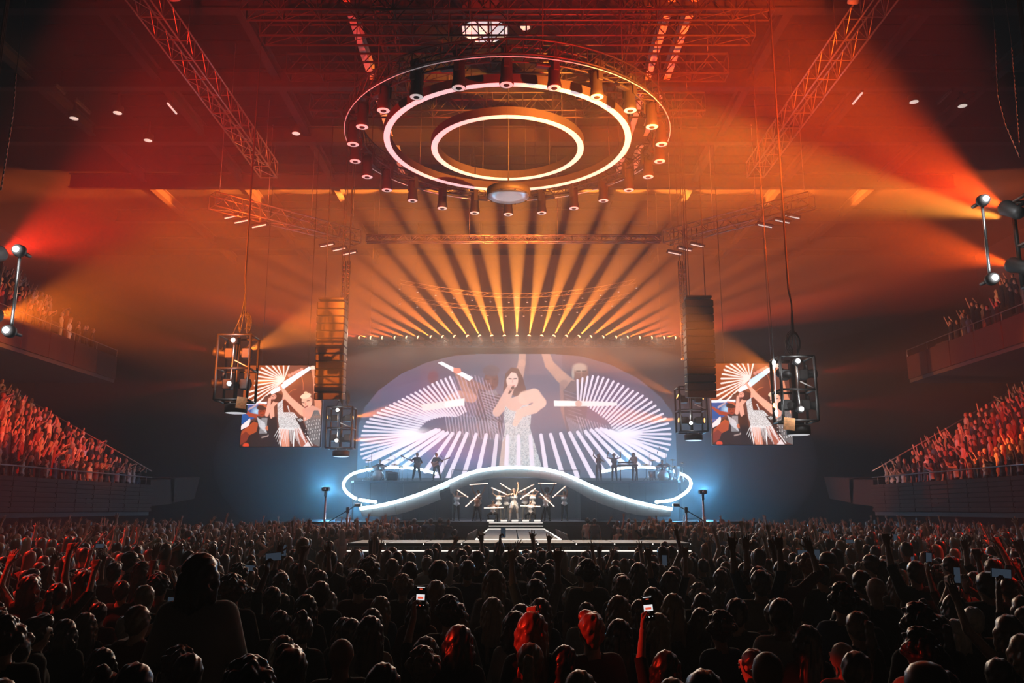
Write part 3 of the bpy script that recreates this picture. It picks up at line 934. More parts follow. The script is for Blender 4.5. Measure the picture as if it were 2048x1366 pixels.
# the singer
HAIR = (0.28, 0.21, 0.21)
C.poly([(1000, 148), (960, 190), (945, 300), (960, 360), (1000, 330), (1045, 340), (1100, 370), (1100, 300), (1075, 210), (1045, 155)], HAIR, 1)
C.chain([(985, 300), (950, 380), (905, 440)], [52, 66, 50], PALE, 1)
C.chain([(905, 445), (960, 380), (990, 300)], [56, 60, 44], PALE, 1)
C.poly([(960, 395), (1000, 350), (1060, 330), (1110, 380), (1128, 470), (1120, 560), (965, 560), (955, 470)], PALE, 1)
C.poly([(958, 400), (990, 430), (1030, 440), (1075, 400), (1115, 390), (1130, 470), (1122, 560), (960, 560), (952, 480)], (0, 0, 0), 1, ((0.40, 0.42, 0.46), (0.95, 0.96, 0.97)))
C.poly([(962, 545), (1122, 545), (1150, 640), (1205, 830), (915, 830), (940, 640)], (0, 0, 0), 1, ((0.42, 0.45, 0.48), (0.93, 0.94, 0.95)))
C.poly([(940, 640), (965, 600), (960, 830), (915, 830)], (0.76, 0.64, 0.60), .8)
C.chain([(1090, 350), (1150, 330), (1195, 380), (1150, 420), (1060, 450), (1025, 520)], [90, 84, 70, 62, 58, 34], (0.88, 0.74, 0.68), .95)
C.ell((1006, 232), 42, 58, (0.87, 0.74, 0.70), 1, 0.12)
C.poly([(965, 225), (985, 165), (1010, 158), (1045, 180), (1052, 225), (1030, 185), (1000, 180)], HAIR, 1)
C.line((984, 222), (1000, 224), 7, (0.20, 0.13, 0.14), 1); C.line((1016, 224), (1034, 222), 7, (0.20, 0.13, 0.14), 1)
C.line((1008, 228), (1008, 250), 7, (0.78, 0.62, 0.58), .8); C.line((998, 268), (1022, 268), 8, (0.68, 0.38, 0.38), .9)
C.ell((992, 288), 28, 30, PALE, 1, 0.2)
C.chain([(1010, 280), (985, 318)], [20, 12], (0.16, 0.15, 0.17), 1)
for k in range(4):
    C.line((975 + 9 * k, 282 + 3 * k), (992 + 6 * k, 300), 6, (0.76, 0.58, 0.54), .7)
for a, b in LOWL + LOWR:
    C.line(a, b, 22, TUBE, .82 if 900 < a[0] < 1180 else .95, 30, 0.12)
C.ell((340, 575), 150, 44, (0.97, 0.94, 0.98), .95, 0.9)
C.ell((1740, 580), 130, 40, (0.97, 0.94, 0.98), .95, 0.9)
# held tubes and the hand on the first
C.poly([(508, 118), (536, 110), (745, 215), (722, 238)], (0.97, 0.96, 0.98), 1)
C.poly([(612, 150), (660, 155), (668, 180), (640, 190), (612, 178)], (0.88, 0.52, 0.44), 1)
C.poly([(400, 395), (688, 352), (690, 400), (420, 435)], (0.97, 0.92, 0.90), .75)
C.poly([(560, 375), (688, 352), (690, 398), (560, 415)], (1, .97, .95), .9)
C.poly([(1282, 367), (1560, 372), (1700, 380), (1700, 400), (1560, 405), (1283, 405)], (0.97, 0.94, 0.93), .85)
C.poly([(1282, 367), (1420, 370), (1420, 405), (1283, 405)], (1, .98, .97), .9)
C.ell((1445, 387), 26, 24, (0.80, 0.62, 0.56), .9, 0.3)
MAIN = C

# --- side screens, drawn in crop units (0.1318 photo pixels each, from photo 470, 720)
SX0, SY0, SW, SH = 485, 731, 158, 162
C = Canvas(SW, SH, 4, lambda x, y: (470 + x * .1318 - SX0, 720 + y * .1318 - SY0), (0.36, 0.20, 0.16))
C.poly([(0, 80), (760, 80), (620, 480), (300, 620), (0, 640)], (0.55, 0.24, 0.10), 1)
C.ell((900, 560), 260, 320, (0.45, 0.20, 0.14), .9, 1.0)
C.ell((620, 330), 360, 260, (0.75, 0.42, 0.25), .7, 1.0)
foc = (720, 310)
for p in ((790, 60), (700, 70), (610, 75), (530, 80), (440, 95), (365, 125), (335, 180), (305, 245), (285, 315), (280, 385), (215, 485), (185, 580), (230, 640), (330, 660)):
    C.line(p, foc, 26, (0.97, 0.86, 0.82), 1, 12)
C.poly([(800, 60), (1100, 60), (1080, 110), (900, 220), (790, 250)], (0.40, 0.24, 0.20), 1)
for k in range(5):
    C.ell((800 + 45 * k, 235 - 22 * k), 34, 30, (0.85, 0.55, 0.48), .9, .4)
C.poly([(110, 660), (430, 650), (380, 840), (110, 980)], (0.10, 0.30, 0.55), 1)
C.ell((330, 780), 90, 90, (0.75, 0.88, 0.95), .8, 1)
C.poly([(110, 640), (480, 632), (480, 668), (110, 676)], (0.96, 0.92, 0.95), 1)
C.poly([(200, 740), (320, 670), (335, 690), (215, 765)], (0.75, 0.62, 0.62), .8)
# dark ground and the dancer in the beret
C.poly([(90, 1040), (260, 930), (360, 900), (600, 900), (720, 1330), (90, 1330)], (0.16, 0.10, 0.09), 1)
C.poly([(110, 1000), (240, 880), (250, 920), (230, 1000), (110, 1060)], (0.92, 0.84, 0.84), 1)
C.poly([(130, 1080), (300, 930), (370, 960), (350, 1090), (200, 1160), (110, 1200)], (0.66, 0.27, 0.12), 1)
C.poly([(110, 1150), (190, 1080), (250, 1130), (210, 1230), (110, 1290)], (0.48, 0.17, 0.09), 1)
C.ell((205, 1290), 55, 40, (0.80, 0.25, 0.13), 1, .3)
C.chain([(130, 750), (240, 830), (350, 850)], [34, 60, 60], (0.62, 0.24, 0.14), 1)
C.poly([(345, 850), (500, 840), (510, 1000), (560, 1140), (420, 1220), (380, 1050)], (0.20, 0.16, 0.16), 1)
for k in range(9):
    C.line((350 + 14 * k, 870 + 10 * k), (390 + 14 * k, 1010 + 12 * k), 8, (0.88, 0.86, 0.88), .8)
    C.line((420 + 10 * k, 880), (395 + 12 * k, 1110), 6, (0.82, 0.80, 0.82), .6)
C.ell((415, 790), 62, 74, (0.58, 0.22, 0.12), 1, .12)
C.ell((410, 720), 82, 46, (0.18, 0.12, 0.11), 1, .12)
C.line((385, 785), (405, 780), 9, (0.14, 0.06, 0.05), 1); C.line((425, 778), (445, 776), 9, (0.14, 0.06, 0.05), 1); C.line((400, 826), (432, 824), 9, (0.20, 0.07, 0.07), 1)
C.chain([(360, 665), (440, 680), (490, 720)], [26, 34, 34], (0.72, 0.34, 0.22), .9)
C.ell((520, 1030), 46, 40, (0.74, 0.40, 0.27), 1, .2)
C.chain([(440, 1170), (520, 1150), (600, 1060)], [22, 20, 20], (0.62, 0.52, 0.50), .9)
C.poly([(500, 860), (640, 860), (690, 1330), (560, 1330)], (0.14, 0.10, 0.10), 1)
# the singer bending back
C.chain([(740, 560), (640, 600), (560, 700), (590, 850)], [70, 70, 56, 30], (0.90, 0.62, 0.53), 1)
C.poly([(560, 510), (640, 500), (720, 540), (700, 640), (600, 640), (540, 590)], (0.24, 0.13, 0.11), 1)
C.ell((575, 560), 50, 42, (0.86, 0.58, 0.50), 1, .2, -.5)
C.line((555, 548), (572, 560), 8, (.15, .07, .06), 1); C.line((590, 540), (606, 552), 8, (.15, .07, .06), 1); C.line((560, 590), (585, 594), 8, (.55, .2, .18), 1)
C.chain([(490, 830), (510, 720), (520, 590)], [56, 56, 40], (0.88, 0.62, 0.54), 1)
C.chain([(560, 870), (540, 760)], [30, 40], (0.88, 0.62, 0.54), 1)
for k in range(3):
    C.line((430 + 34 * k, 575 - 14 * k), (470 + 34 * k, 545 - 10 * k), 14, (.10, .07, .07), .9)
C.poly([(640, 660), (720, 600), (830, 720), (960, 870), (1040, 1010), (900, 1060), (700, 1060), (660, 900)], (0, 0, 0), 1, ((0.32, 0.26, 0.26), (1, .98, .98)))
C.poly([(720, 610), (830, 650), (930, 800), (860, 790), (740, 790)], (0.34, 0.13, 0.08), 1)
C.chain([(800, 700), (830, 780)], [16, 14], (.85, .80, .80), .9)
C.poly([(700, 1040), (830, 1050), (850, 1200), (860, 1330), (750, 1330), (720, 1180)], (0.84, 0.54, 0.44), 1)
C.poly([(910, 1040), (1010, 1030), (1100, 1190), (1190, 1330), (1040, 1330), (950, 1160)], (0.66, 0.36, 0.28), 1)
C.poly([(1060, 1310), (1130, 1230), (1195, 1330)], (0.88, 0.80, 0.80), 1)
for k in range(22):
    x = 690 + k * 16
    C.line((x, 1020 + (k % 3) * 10), (x + (k - 8) * 9, 1160 + (k * 37 % 150)), 10, (0.95, 0.92, 0.92), .85, 5)
C.line((915, 1090), (918, 1320), 12, (1, 1, 1), 1)
C.line((690, 1040), (720, 1290), 12, (1, .95, .95), .9)
C.line((1010, 1000), (1200, 1290), 12, (.95, .92, .92), .9)
C.poly([(920, 880), (1040, 870), (1040, 940), (1150, 1150), (1100, 1160)], (0.13, 0.09, 0.09), 1)
for k in range(3):
    C.line((960 + 18 * k, 900 - 8 * k), (1000 + 18 * k, 930 - 8 * k), 9, (.9, .9, .9), .8)
# the blonde dancer holding the big tube
C.chain([(700, 430), (800, 580), (920, 690), (1040, 790)], [44, 84, 100, 120], (0.90, 0.64, 0.54), 1)
C.chain([(1150, 130), (1195, 300), (1230, 560), (1270, 720)], [56, 64, 80, 120], (0.80, 0.50, 0.38), 1)
C.poly([(1020, 740), (1180, 690), (1320, 760), (1330, 940), (1200, 1000), (1050, 920)], (0.84, 0.58, 0.50), 1)
C.poly([(1060, 930), (1150, 880), (1200, 760), (1260, 760), (1330, 900), (1340, 1330), (1180, 1250)], (0, 0, 0), 1, ((0.10, 0.08, 0.09), (.55, .52, .52)))
for k in range(70):
    C.ell((1070 + (k * 61 % 250), 880 + (k * 97 % 330)), 7, 7, (1, .97, .97), .9, .5)
C.ell((1065, 610), 100, 122, (0.20, 0.10, 0.08), .9, .3, -.3)
C.ell((1085, 625), 82, 104, (0.90, 0.66, 0.56), 1, .1, -.3)
C.ell((1062, 545), 88, 42, (0.93, 0.78, 0.66), 1, .15, -.25)
C.ell((1060, 498), 30, 22, (0.90, 0.72, 0.58), 1, .2)
C.line((1015, 640), (1045, 650), 12, (.2, .09, .08), 1); C.line((1085, 620), (1120, 615), 12, (.2, .09, .08), 1)
C.chain([(1068, 640), (1065, 680)], [10, 16], (.76, .48, .40), .9)
C.line((1062, 714), (1100, 698), 16, (.58, .22, .20), 1)
C.ell((1150, 610), 18, 34, (.84, .58, .48), 1, .3)
C.poly([(520, 490), (680, 375), (1090, 100), (1140, 130), (720, 440), (545, 525)], (0.93, 0.92, 0.94), 1)
C.poly([(700, 340), (1000, 150), (1000, 230), (740, 430)], (0.80, 0.88, 0.92), .9)
C.chain([(660, 380), (690, 440)], [30, 40], (.88, .62, .53), 1)
C.ell((1150, 118), 50, 34, (.95, .80, .72), 1, .3)
C.chain([(985, 250), (1015, 350), (1020, 460)], [8, 8, 6], (.80, .42, .28), .8)
C.chain([(790, 520), (850, 460), (920, 440)], [8, 8, 6], (.85, .45, .30), .7)
SIDE = C

def led_screen(name, label, canvas, x0, y0, w, h, d, step, gain, outline=None, frame=0.12):
    """A wall of LED pixels: one vertex per pixel, its colour the pixel's colour."""
    a, b = P(x0, y0 + h, d), P(x0 + w, y0, d)
    lo, hi = P(x0, y0 + h, d), P(x0, y0, d)
    zb, zt = lo.z, hi.z
    mid = (P(x0, y0 + h / 2, d).x + P(x0 + w, y0 + h / 2, d).x) / 2
    half = (P(x0 + w, y0 + h / 2, d).x - P(x0, y0 + h / 2, d).x) / 2
    nx, ny = int(w / step), int(h / step)
    gx = np.linspace(-half, half, nx)
    gz = np.linspace(0, zt - zb, ny)
    X, Z = np.meshgrid(gx, gz)
    # picture coordinates: the flat picture fills the panel
    Pv = 1 - Z / (zt - zb)
    # vertical spacing of photo rows on an upright plane is not quite even; follow it
    rows = np.array([P(1024, y0 + h * t, d).z for t in np.linspace(0, 1, 64)])
    Pv = np.interp(-(Z + zb), -rows, np.linspace(0, 1, 64))
    Pu = (X + half) / (2 * half)
    S = canvas.S
    ch, cw = canvas.a.shape[:2]
    cum = canvas.a
    k = max(1, int(round(S * step)))
    ix = np.clip((Pu * (cw - k)).astype(int), 0, cw - k)
    iy = np.clip((Pv * (ch - k)).astype(int), 0, ch - k)
    col = sum(cum[iy + dy, ix + dx] for dy in range(k) for dx in range(k)) / (k * k)
    keep = np.ones(X.shape, bool)
    if outline:
        zs = [P(1024, y, d).z - zb for x, y in outline]
        xo = [P(x, 830, d).x - mid for x, y in outline]
        keep[:] = False
        q = list(zip(xo, zs))
        for (ax, ay), (bx, by) in zip(q, q[1:] + q[:1]):
            if ay == by:
                continue
            keep ^= ((ay > Z) != (by > Z)) & (X < (bx - ax) * (Z - ay) / (by - ay) + ax)
    idx = np.arange(nx * ny).reshape(ny, nx)
    quad = np.stack([idx[:-1, :-1], idx[:-1, 1:], idx[1:, 1:], idx[1:, :-1]], -1)
    ok = keep[:-1, :-1] & keep[:-1, 1:] & keep[1:, 1:] & keep[1:, :-1]
    f = quad[ok]
    used = np.unique(f)
    remap = np.full(nx * ny, -1)
    remap[used] = np.arange(len(used))
    f = remap[f]
    V = np.stack([X.ravel(), np.zeros(nx * ny), Z.ravel()], 1)[used]
    me = bpy.data.meshes.new('led_picture')
    me.vertices.add(len(V)); me.vertices.foreach_set('co', V.ravel())
    me.loops.add(f.size); me.loops.foreach_set('vertex_index', f.ravel().astype(np.int32))
    me.polygons.add(len(f)); me.polygons.foreach_set('loop_start', np.arange(0, f.size, 4, dtype=np.int32))
    me.update(calc_edges=True)
    at = me.color_attributes.new('pixel', 'FLOAT_COLOR', 'POINT')
    rgba = np.ones((len(V), 4), np.float32)
    rgba[:, :3] = col.reshape(-1, 3)[used]
    at.data.foreach_set('color', rgba.ravel())
    m = bpy.data.materials.new('led_pixels')
    m.use_nodes = True
    nt = m.node_tree
    bs = nt.nodes['Principled BSDF']
    bs.inputs['Base Color'].default_value = (0.01, 0.01, 0.01, 1)
    bs.inputs['Roughness'].default_value = 0.6
    an = nt.nodes.new('ShaderNodeAttribute')
    an.attribute_name = 'pixel'
    nt.links.new(an.outputs['Color'], bs.inputs['Emission Color'])
    bs.inputs['Emission Strength'].default_value = gain
    m.cycles.emission_sampling = 'NONE'
    me.materials.append(m)
    root = thing(name, label, 'screen', (mid, d, zb))
    put('led_picture', me, root)
    if outline:
        MB().prism([(x, 0.02, z) for x, z in zip(xo, zs)], (0, 0, 0), (0, 0.25, 0)).build('screen_housing', M_BLACK, root)
        for x in (-8, -4, 0, 4, 8):
            MB().box((x, 0.2, (ST_Z - zb) / 2), (0.2, 0.2, zb - ST_Z)).build('support_post', M_BLACK, root)
    else:
        MB().box((0, 0.14, (zt - zb) / 2), (2 * half + .1, 0.24, zt - zb + .1), bev=0.03).build('screen_housing', M_BLACK, root)
        for s in (-.6, .6):
            MB().tube((s * half, 0.15, zt - zb), (s * half, 0.15, ROOF_Z - zb + .38), 0.02, 5).build('hanging_cable', M_BLACK, root)
    return root

led_screen('led_screen', 'huge arched LED screen behind the stage showing the singer between two fans of white tubes', MAIN, MX0, MY0, MW, MH, 58, 1.0, 1.6,
           [(718, 956), (718, 850), (728, 815), (755, 780), (800, 747), (850, 725), (905, 711), (962, 707), (1104, 707), (1165, 712), (1225, 729), (1280, 757), (1325, 795), (1345, 825), (1350, 860), (1350, 956)])
led_screen('led_screen', 'hanging side screen by the drummer, a big white tube across the dancers on it', SIDE, SX0, SY0, SW, SH, 46, 0.75, 1.5)
led_screen('led_screen', 'hanging side screen by the keyboards, partly behind the largest lamp pod', SIDE, SX0 + 938, SY0 - 4, SW, SH, 46, 0.75, 1.5)
# ---------------------------------------------------------------- rigging in the roof
M_TRUSS = mat('truss_aluminium', (0.30, 0.29, 0.28), 0.35, 0.85, noise=(6.0, 0.2))
M_TRUSSB = mat('truss_black_paint', (0.03, 0.028, 0.026), 0.5, 0.3, noise=(6.0, 0.3))
M_RING = mat('ring_face_white', (0.85, 0.85, 0.85), 0.5, emit=(0.93, 0.92, 0.96), strength=0.62, noise=(1.0, 0.1), sampling='NONE')  # mild glow gives the unlit white ring faces a lit look
M_RINGDIM = mat('rim_tube_white', (0.6, 0.6, 0.6), 0.5, emit=(0.93, 0.92, 0.96), strength=0.22, noise=(1.0, 0.1), sampling='NONE')
M_RINGSIDE = mat('ring_housing_grey', (0.035, 0.03, 0.027), 0.6, noise=(2.0, 0.2))
M_MIRROR = mat('mirror_disc', (0.85, 0.84, 0.82), 0.32, 1.0, noise=(1.2, 0.25))
M_LENSW = mat('lamp_lens_white', (0.8, 0.8, 0.8), 0.2, emit=(0.95, 0.93, 0.9), strength=0.45, sampling='NONE')
M_LENSA = mat('lamp_lens_amber', (0.9, 0.6, 0.3), 0.2, emit=(1.0, 0.66, 0.34), strength=2.6, sampling='NONE')
M_LENSO = mat('lamp_lens_orange', (0.9, 0.5, 0.2), 0.2, emit=(1.0, 0.42, 0.10), strength=5.0, sampling='NONE')
M_LAMP = mat('white_strobe_lamp', (1, 1, 1), 0.3, emit=(0.88, 0.95, 1.0), strength=60.0, sampling='NONE')
M_TUBE = mat('fluorescent_tube', (0.9, 0.9, 0.9), 0.4, emit=(1.0, 0.86, 0.74), strength=0.7, sampling='NONE')
M_PANEL = mat('ceiling_light_panel', (0.9, 0.9, 0.9), 0.4, emit=(0.95, 0.91, 0.93), strength=0.75, sampling='NONE')
M_CASE = mat('cabinet_black', (0.015, 0.013, 0.012), 0.6, noise=(8.0, 0.2))
M_GRILL = mat('speaker_grille', (0.06, 0.05, 0.046), 0.55, 0.3, noise=(40.0, 0.2))

def truss(name, label, a, b, w, h, bay, m, group=None, hang=True):
    """Box truss from a to b: four chords, the lattice between them, hanging cables."""
    a, b = Vector(a), Vector(b)
    d = b - a
    L = d.length
    t = d.normalized()
    sd = Vector((t.y, -t.x, 0)).normalized()
    up = Vector((0, 0, 1))
    root = thing(name, label, 'truss', (a + b) / 2, group)
    o = (a + b) / 2
    A, B = a - o, b - o
    cor = [(-w / 2, -h / 2), (w / 2, -h / 2), (w / 2, h / 2), (-w / 2, h / 2)]
    for x, z in cor:
        MB().tube(A + sd * x + up * z, B + sd * x + up * z, 0.045, 6).build('chord', m, root)
    lat = MB()
    n = max(2, int(L / bay))
    for k in range(n + 1):
        p = A.lerp(B, k / n)
        for q in range(4):
            x0, z0 = cor[q]; x1, z1 = cor[(q + 1) % 4]
            lat.tube(p + sd * x0 + up * z0, p + sd * x1 + up * z1, 0.025, 4, cap=False)
        if k < n:
            p2 = A.lerp(B, (k + 1) / n)
            pm = (p + p2) / 2
            for s in (-1, 1):
                lat.tube(p + sd * (s * w / 2) - up * (h / 2), pm + sd * (s * w / 2) + up * (h / 2), 0.025, 4, cap=False)
                lat.tube(pm + sd * (s * w / 2) + up * (h / 2), p2 + sd * (s * w / 2) - up * (h / 2), 0.025, 4, cap=False)
            lat.tube(p - sd * (w / 2) - up * (h / 2), p2 + sd * (w / 2) - up * (h / 2), 0.02, 4, cap=False)
    tag(lat.build('lattice', m, root), kind='stuff')
    if hang:
        for f in (0.04, 0.35, 0.65, 0.96):
            p = A.lerp(B, f)
            MB().tube(p + up * (h / 2), Vector((p.x, p.y, ROOF_Z + 0.38 - o.z)), 0.018, 4).build('chain', m, root)
    return root

GRID = 21.0
for py, half, lab in ((8, 9.9, 'roof truss closest overhead, cut by the top edge of the view'), (60, 9.7, 'long roof truss crossing in front of the white eight-sided ceiling light'),
                      (135, 9.4, 'roof truss just beyond the white eight-sided ceiling light'), (210, 9.2, 'roof truss directly above the far side of the round lamp truss')):
    p = PZ(1015, py, GRID)
    truss('lighting_truss', lab, (p.x - half, p.y, GRID), (p.x + half, p.y, GRID), 0.7, 0.9, 1.4, M_TRUSSB)
for sx, word in ((-1, 'dim red'), (1, 'orange lit')):
    truss('lighting_truss', f'long truss running towards the stage in the {word} half of the roof', (sx * 13.6, 25, GRID), (sx * 13.6, 43.5, GRID), 0.9, 0.9, 1.5, M_TRUSS)
    truss('lighting_truss', f'short cross truss tying the roof grid in the {word} half', (sx * 5.2, 29, GRID + .95), (sx * 5.2, 37.5, GRID + .95), 0.6, 0.7, 1.4, M_TRUSSB)
    c0, c1 = P(1024 + sx * 309, 476, 50), P(1024 + sx * 600, 408, 43.5)
    tv = truss('lighting_truss', f'slanting truss end piece with three floods under it, {word} side', c0, (c1.x, c1.y, c0.z), 0.8, 0.8, 1.5, M_TRUSS)
VZ = P(1024, 478, 50).z
truss('lighting_truss', 'long thin truss spanning straight across above the fan of amber beams', (-9.2, 50.0, VZ), (9.4, 50.0, VZ), 0.35, 0.4, 0.9, M_TRUSS)
FB = P(1034, 672, 56.6)
truss('lighting_truss', 'black truss carrying the row of amber beam lamps above the big screen', (-10.8, 56.6, FB.z - .55), (11.3, 56.6, FB.z - .55), 0.4, 0.4, 1.1, M_TRUSSB)

# floods under the slanting trusses
for sx, word in ((-1, 'red'), (1, 'orange')):
    for k, (dx, py) in enumerate(((560, 432), (540, 441), (505, 450), (370, 489), (345, 497), (325, 505))):
        d = 45.0 if k < 3 else 49.2
        p = P(1024 + sx * dx, py, d)
        t = thing('flood_lamp', f'{ORD[k]} flat white-edged flood lamp from the outer end under the slanting truss, {word} side', 'flood lamp', p, 'floods under the slanting trusses')
        MB().box((0, 0, 0), (0.95, 0.5, 0.12), rot=Matrix.Rotation(sx * 0.22, 3, 'Y'), bev=0.03).build('lamp_body', M_CASE, t)
        MB().box((0, -0.05, -0.085), (0.8, 0.06, 0.05), rot=Matrix.Rotation(sx * 0.22, 3, 'Y')).build('lamp_strip', M_TUBE, t)
        MB().tube((0, 0, 0.05), (0, 0, VZ + .45 - p.z), 0.03, 5).build('hanger', M_TRUSS, t)

# round truss with its ring lights and lamps
RC = Vector((P(1015, 289, 34).x, 34.0, P(1015, 289, 34).z))
def ring_pts(r, z, n):
    return [(r * math.cos(2 * math.pi * k / n), r * math.sin(2 * math.pi * k / n), z) for k in range(n)]
rt = thing('round_truss', 'large round black truss hung with two dozen downward lamps', 'truss', RC)
for r in (6.45, 7.0):
    for z in (0.25, 0.85):
        MB().path(ring_pts(r, z, 72), 0.04, 6, closed=True).build('chord', M_TRUSSB, rt)
lat = MB()
for k in range(72):
    a0, a1 = 2 * math.pi * k / 72, 2 * math.pi * (k + 1) / 72
    c = lambda r, a, z: (r * math.cos(a), r * math.sin(a), z)
    for p, q in ((c(6.45, a0, .25), c(6.45, a1, .85)), (c(7.0, a0, .25), c(7.0, a1, .85)), (c(6.45, a0, .25), c(7.0, a1, .25)), (c(6.45, a0, .25), c(7.0, a0, .25)),
                 (c(6.45, a0, .85), c(7.0, a0, .85)), (c(7.0, a0, .25), c(7.0, a0, .85))):
        lat.tube(p, q, 0.022, 4, cap=False)
tag(lat.build('lattice', M_TRUSSB, rt), kind='stuff')
MB().path(ring_pts(7.06, 0.1, 72), 0.018, 5, closed=True).build('rim_tube', M_RINGDIM, rt)
for k in range(12):
    a = 2 * math.pi * (k + .38) / 12
    MB().tube((6.7 * math.cos(a), 6.7 * math.sin(a), .85), (6.7 * math.cos(a), 6.7 * math.sin(a), ROOF_Z - RC.z + .38), 0.02, 5).build('chain', M_TRUSSB, rt)
    MB().box((6.7 * math.cos(a), 6.7 * math.sin(a), 0.0), (0.55, 0.22, 0.10), rot=Matrix.Rotation(a + math.pi / 2, 3, 'Z'), bev=.02).build('driver_box', M_CASE, rt)

def ring_light(label, r, w, h, z, cx=0):
    t = thing('ring_light', label, 'ring light', (RC.x + cx, RC.y, RC.z + z))
    n = 72
    prof = [(r - w, 0.0), (r, 0.0), (r, h), (r - w, h)]
    m = MB()
    vs = []
    for k in range(n):
        a = 2 * math.pi * k / n
        for rr, zz in prof:
            vs.append((rr * math.cos(a), rr * math.sin(a), zz))
    fs = []
    for k in range(n):
        j = (k + 1) % n
        for i in range(4):
            i2 = (i + 1) % 4
            fs.append((k * 4 + i, k * 4 + i2, j * 4 + i2, j * 4 + i))
    m.add(vs, fs)
    m.build('ring_housing', M_RINGSIDE, t)
    for q in range(8):             # eight diffuser lengths with fine joints
        vs, fs = [], []
        a0, a1 = 2 * math.pi * q / 8 + .004, 2 * math.pi * (q + 1) / 8 - .004
        for i in range(13):
            a = a0 + (a1 - a0) * i / 12
            vs += [((r - w + .02) * math.cos(a), (r - w + .02) * math.sin(a), -0.02), ((r - .02) * math.cos(a), (r - .02) * math.sin(a), -0.02),
                   ((r - .02) * math.cos(a), (r - .02) * math.sin(a), 0.01), ((r - w + .02) * math.cos(a), (r - w + .02) * math.sin(a), 0.01)]
        for i in range(12):
            for e in range(4):
                e2 = (e + 1) % 4
                fs.append((i * 4 + e, i * 4 + 4 + e, i * 4 + 4 + e2, i * 4 + e2))
        fs += [(0, 1, 2, 3), (51, 50, 49, 48)]
        MB().add(vs, fs).build('diffuser', M_RING, t)
    for q in range(6):
        a = 2 * math.pi * (q + .25) / 6
        MB().tube(((r - w / 2) * math.cos(a), (r - w / 2) * math.sin(a), h), ((r - w / 2) * math.cos(a), (r - w / 2) * math.sin(a), ROOF_Z - RC.z - z + .38), 0.012, 4).build('cable', M_TRUSSB, t)
    return t
ring_light('wide white ring light inside the round truss', 5.42, 0.30, 0.36, 0.0)
ring_light('smaller white ring light hanging in the middle of the wide one', 3.36, 0.30, 0.36, -0.28)
dp = P(1017, 393, 34)
dk = thing('mirror_disc', 'round mirror disc hanging below the ring lights', 'mirror disc', (dp.x, 34, dp.z))
MB().lathe([(0.9, 0.0), (0.95, 0.0), (0.95, 0.30), (0.85, 0.33), (0.1, 0.34)], (0, 0, 0), 40).build('drum_case', M_RINGSIDE, dk)
MB().lathe([(0.05, -0.03), (0.5, -0.022), (0.90, -0.004), (0.9, 0.0)], (0, 0, 0), 40).build('mirror_face', M_MIRROR, dk)
MB().tube((0, 0, 0.3), (0, 0, ROOF_Z - dp.z + .38), 0.025, 6).build('cable', M_TRUSSB, dk)
for k in range(10):
    a = 2 * math.pi * k / 10
    MB().box((0.93 * math.cos(a), 0.93 * math.sin(a), -0.02), (0.06, 0.06, 0.05)).build('clip', M_BLACK, dk)

# moving-head lamps hanging from the round truss
def hanging_lamp():
    t = thing('moving_head_lamp', 'x', 'stage lamp', (0, 0, 0), 'lamps around the round truss')
    MB().box((0, 0, 1.35), (0.46, 0.40, 0.22), bev=0.04).build('base', M_CASE, t)
    y = MB()
    for s in (-1, 1):
        y.box((s * 0.26, 0, 0.95), (0.07, 0.22, 0.75), bev=0.02)
    y.box((0, 0, 1.24), (0.56, 0.24, 0.08), bev=.02)
    y.build('yoke', M_CASE, t)
    hd = MB().lathe([(0.16, 1.02), (0.21, 0.9), (0.22, 0.35), (0.25, 0.2), (0.27, 0.04), (0.25, 0.0), (0.2, 0.03)], (0, 0, 0), 16).build('lamp_head', M_CASE, t)
    MB().lathe([(0.13, -0.012), (0.24, 0.0), (0.26, 0.03), (0.24, 0.05)], (0, 0, 0), 16).build('lens_rim', M_LENSW, hd)
    MB().lathe([(0.02, -0.05), (0.1, -0.03), (0.13, 0.0)], (0, 0, 0), 12).build('lens', M_CASE, hd)
    return t
hl = hanging_lamp()
zr = -0.80
for k in range(24):
    a = 2 * math.pi * (k + 0.5) / 24 - math.pi / 2 - math.pi / 24
    o = hl if k == 0 else dup(hl)
    o['label'] = f'lamp hanging from the round truss, {ORD[k]} counting anticlockwise from above, starting at the front'
    o.location = RC + Vector((6.68 * math.cos(a), 6.68 * math.sin(a), zr))
    o.rotation_euler = (0, 0, a)

# beam lamps on the fan truss
def beam_lamp(label, group):
    t = thing('beam_lamp', label, 'stage lamp', (0, 0, 0), group)
    MB().box((0, 0, -0.38), (0.30, 0.30, 0.14), bev=0.03).build('base', M_CASE, t)
    y = MB()
    for s in (-1, 1):
        y.box((s * 0.17, 0, -0.14), (0.05, 0.16, 0.42), bev=0.02)
    y.box((0, 0, -0.30), (0.36, 0.18, 0.06), bev=.02)
    y.build('yoke', M_CASE, t)
    return t
fan0 = beam_lamp('', 'beam lamps above the big screen')
fan_head = MB().lathe([(0.10, -0.22), (0.14, -0.15), (0.14, 0.12), (0.155, 0.22), (0.15, 0.26), (0.12, 0.25)], (0, 0, 0), 14).mesh('lamp_head', M_CASE)
fan_lens = MB().lathe([(0.13, 0.24), (0.125, 0.28), (0.10, 0.33), (0.06, 0.36), (0.01, 0.37)], (0, 0, 0), 14).mesh('lens', M_LENSA)
def add_head(t, d, head, lens):
    q = Vector(d).to_track_quat('Z', 'Y').to_matrix().to_4x4()
    h = put('lamp_head', head, t, mtx=q)
    put('lens', lens, h)
for i, (p, d) in enumerate(FAN):
    t = fan0 if i == 0 else dup(fan0)
    if i > 0:
        for c in list(t.children_recursive):
            if c.name.startswith(('lamp_head', 'lens')):
                bpy.data.objects.remove(c)
    t.location = p
    t['label'] = f'amber beam lamp above the big screen, {ORD[i]} counting from the drummer side'
    add_head(t, d, fan_head, fan_lens)

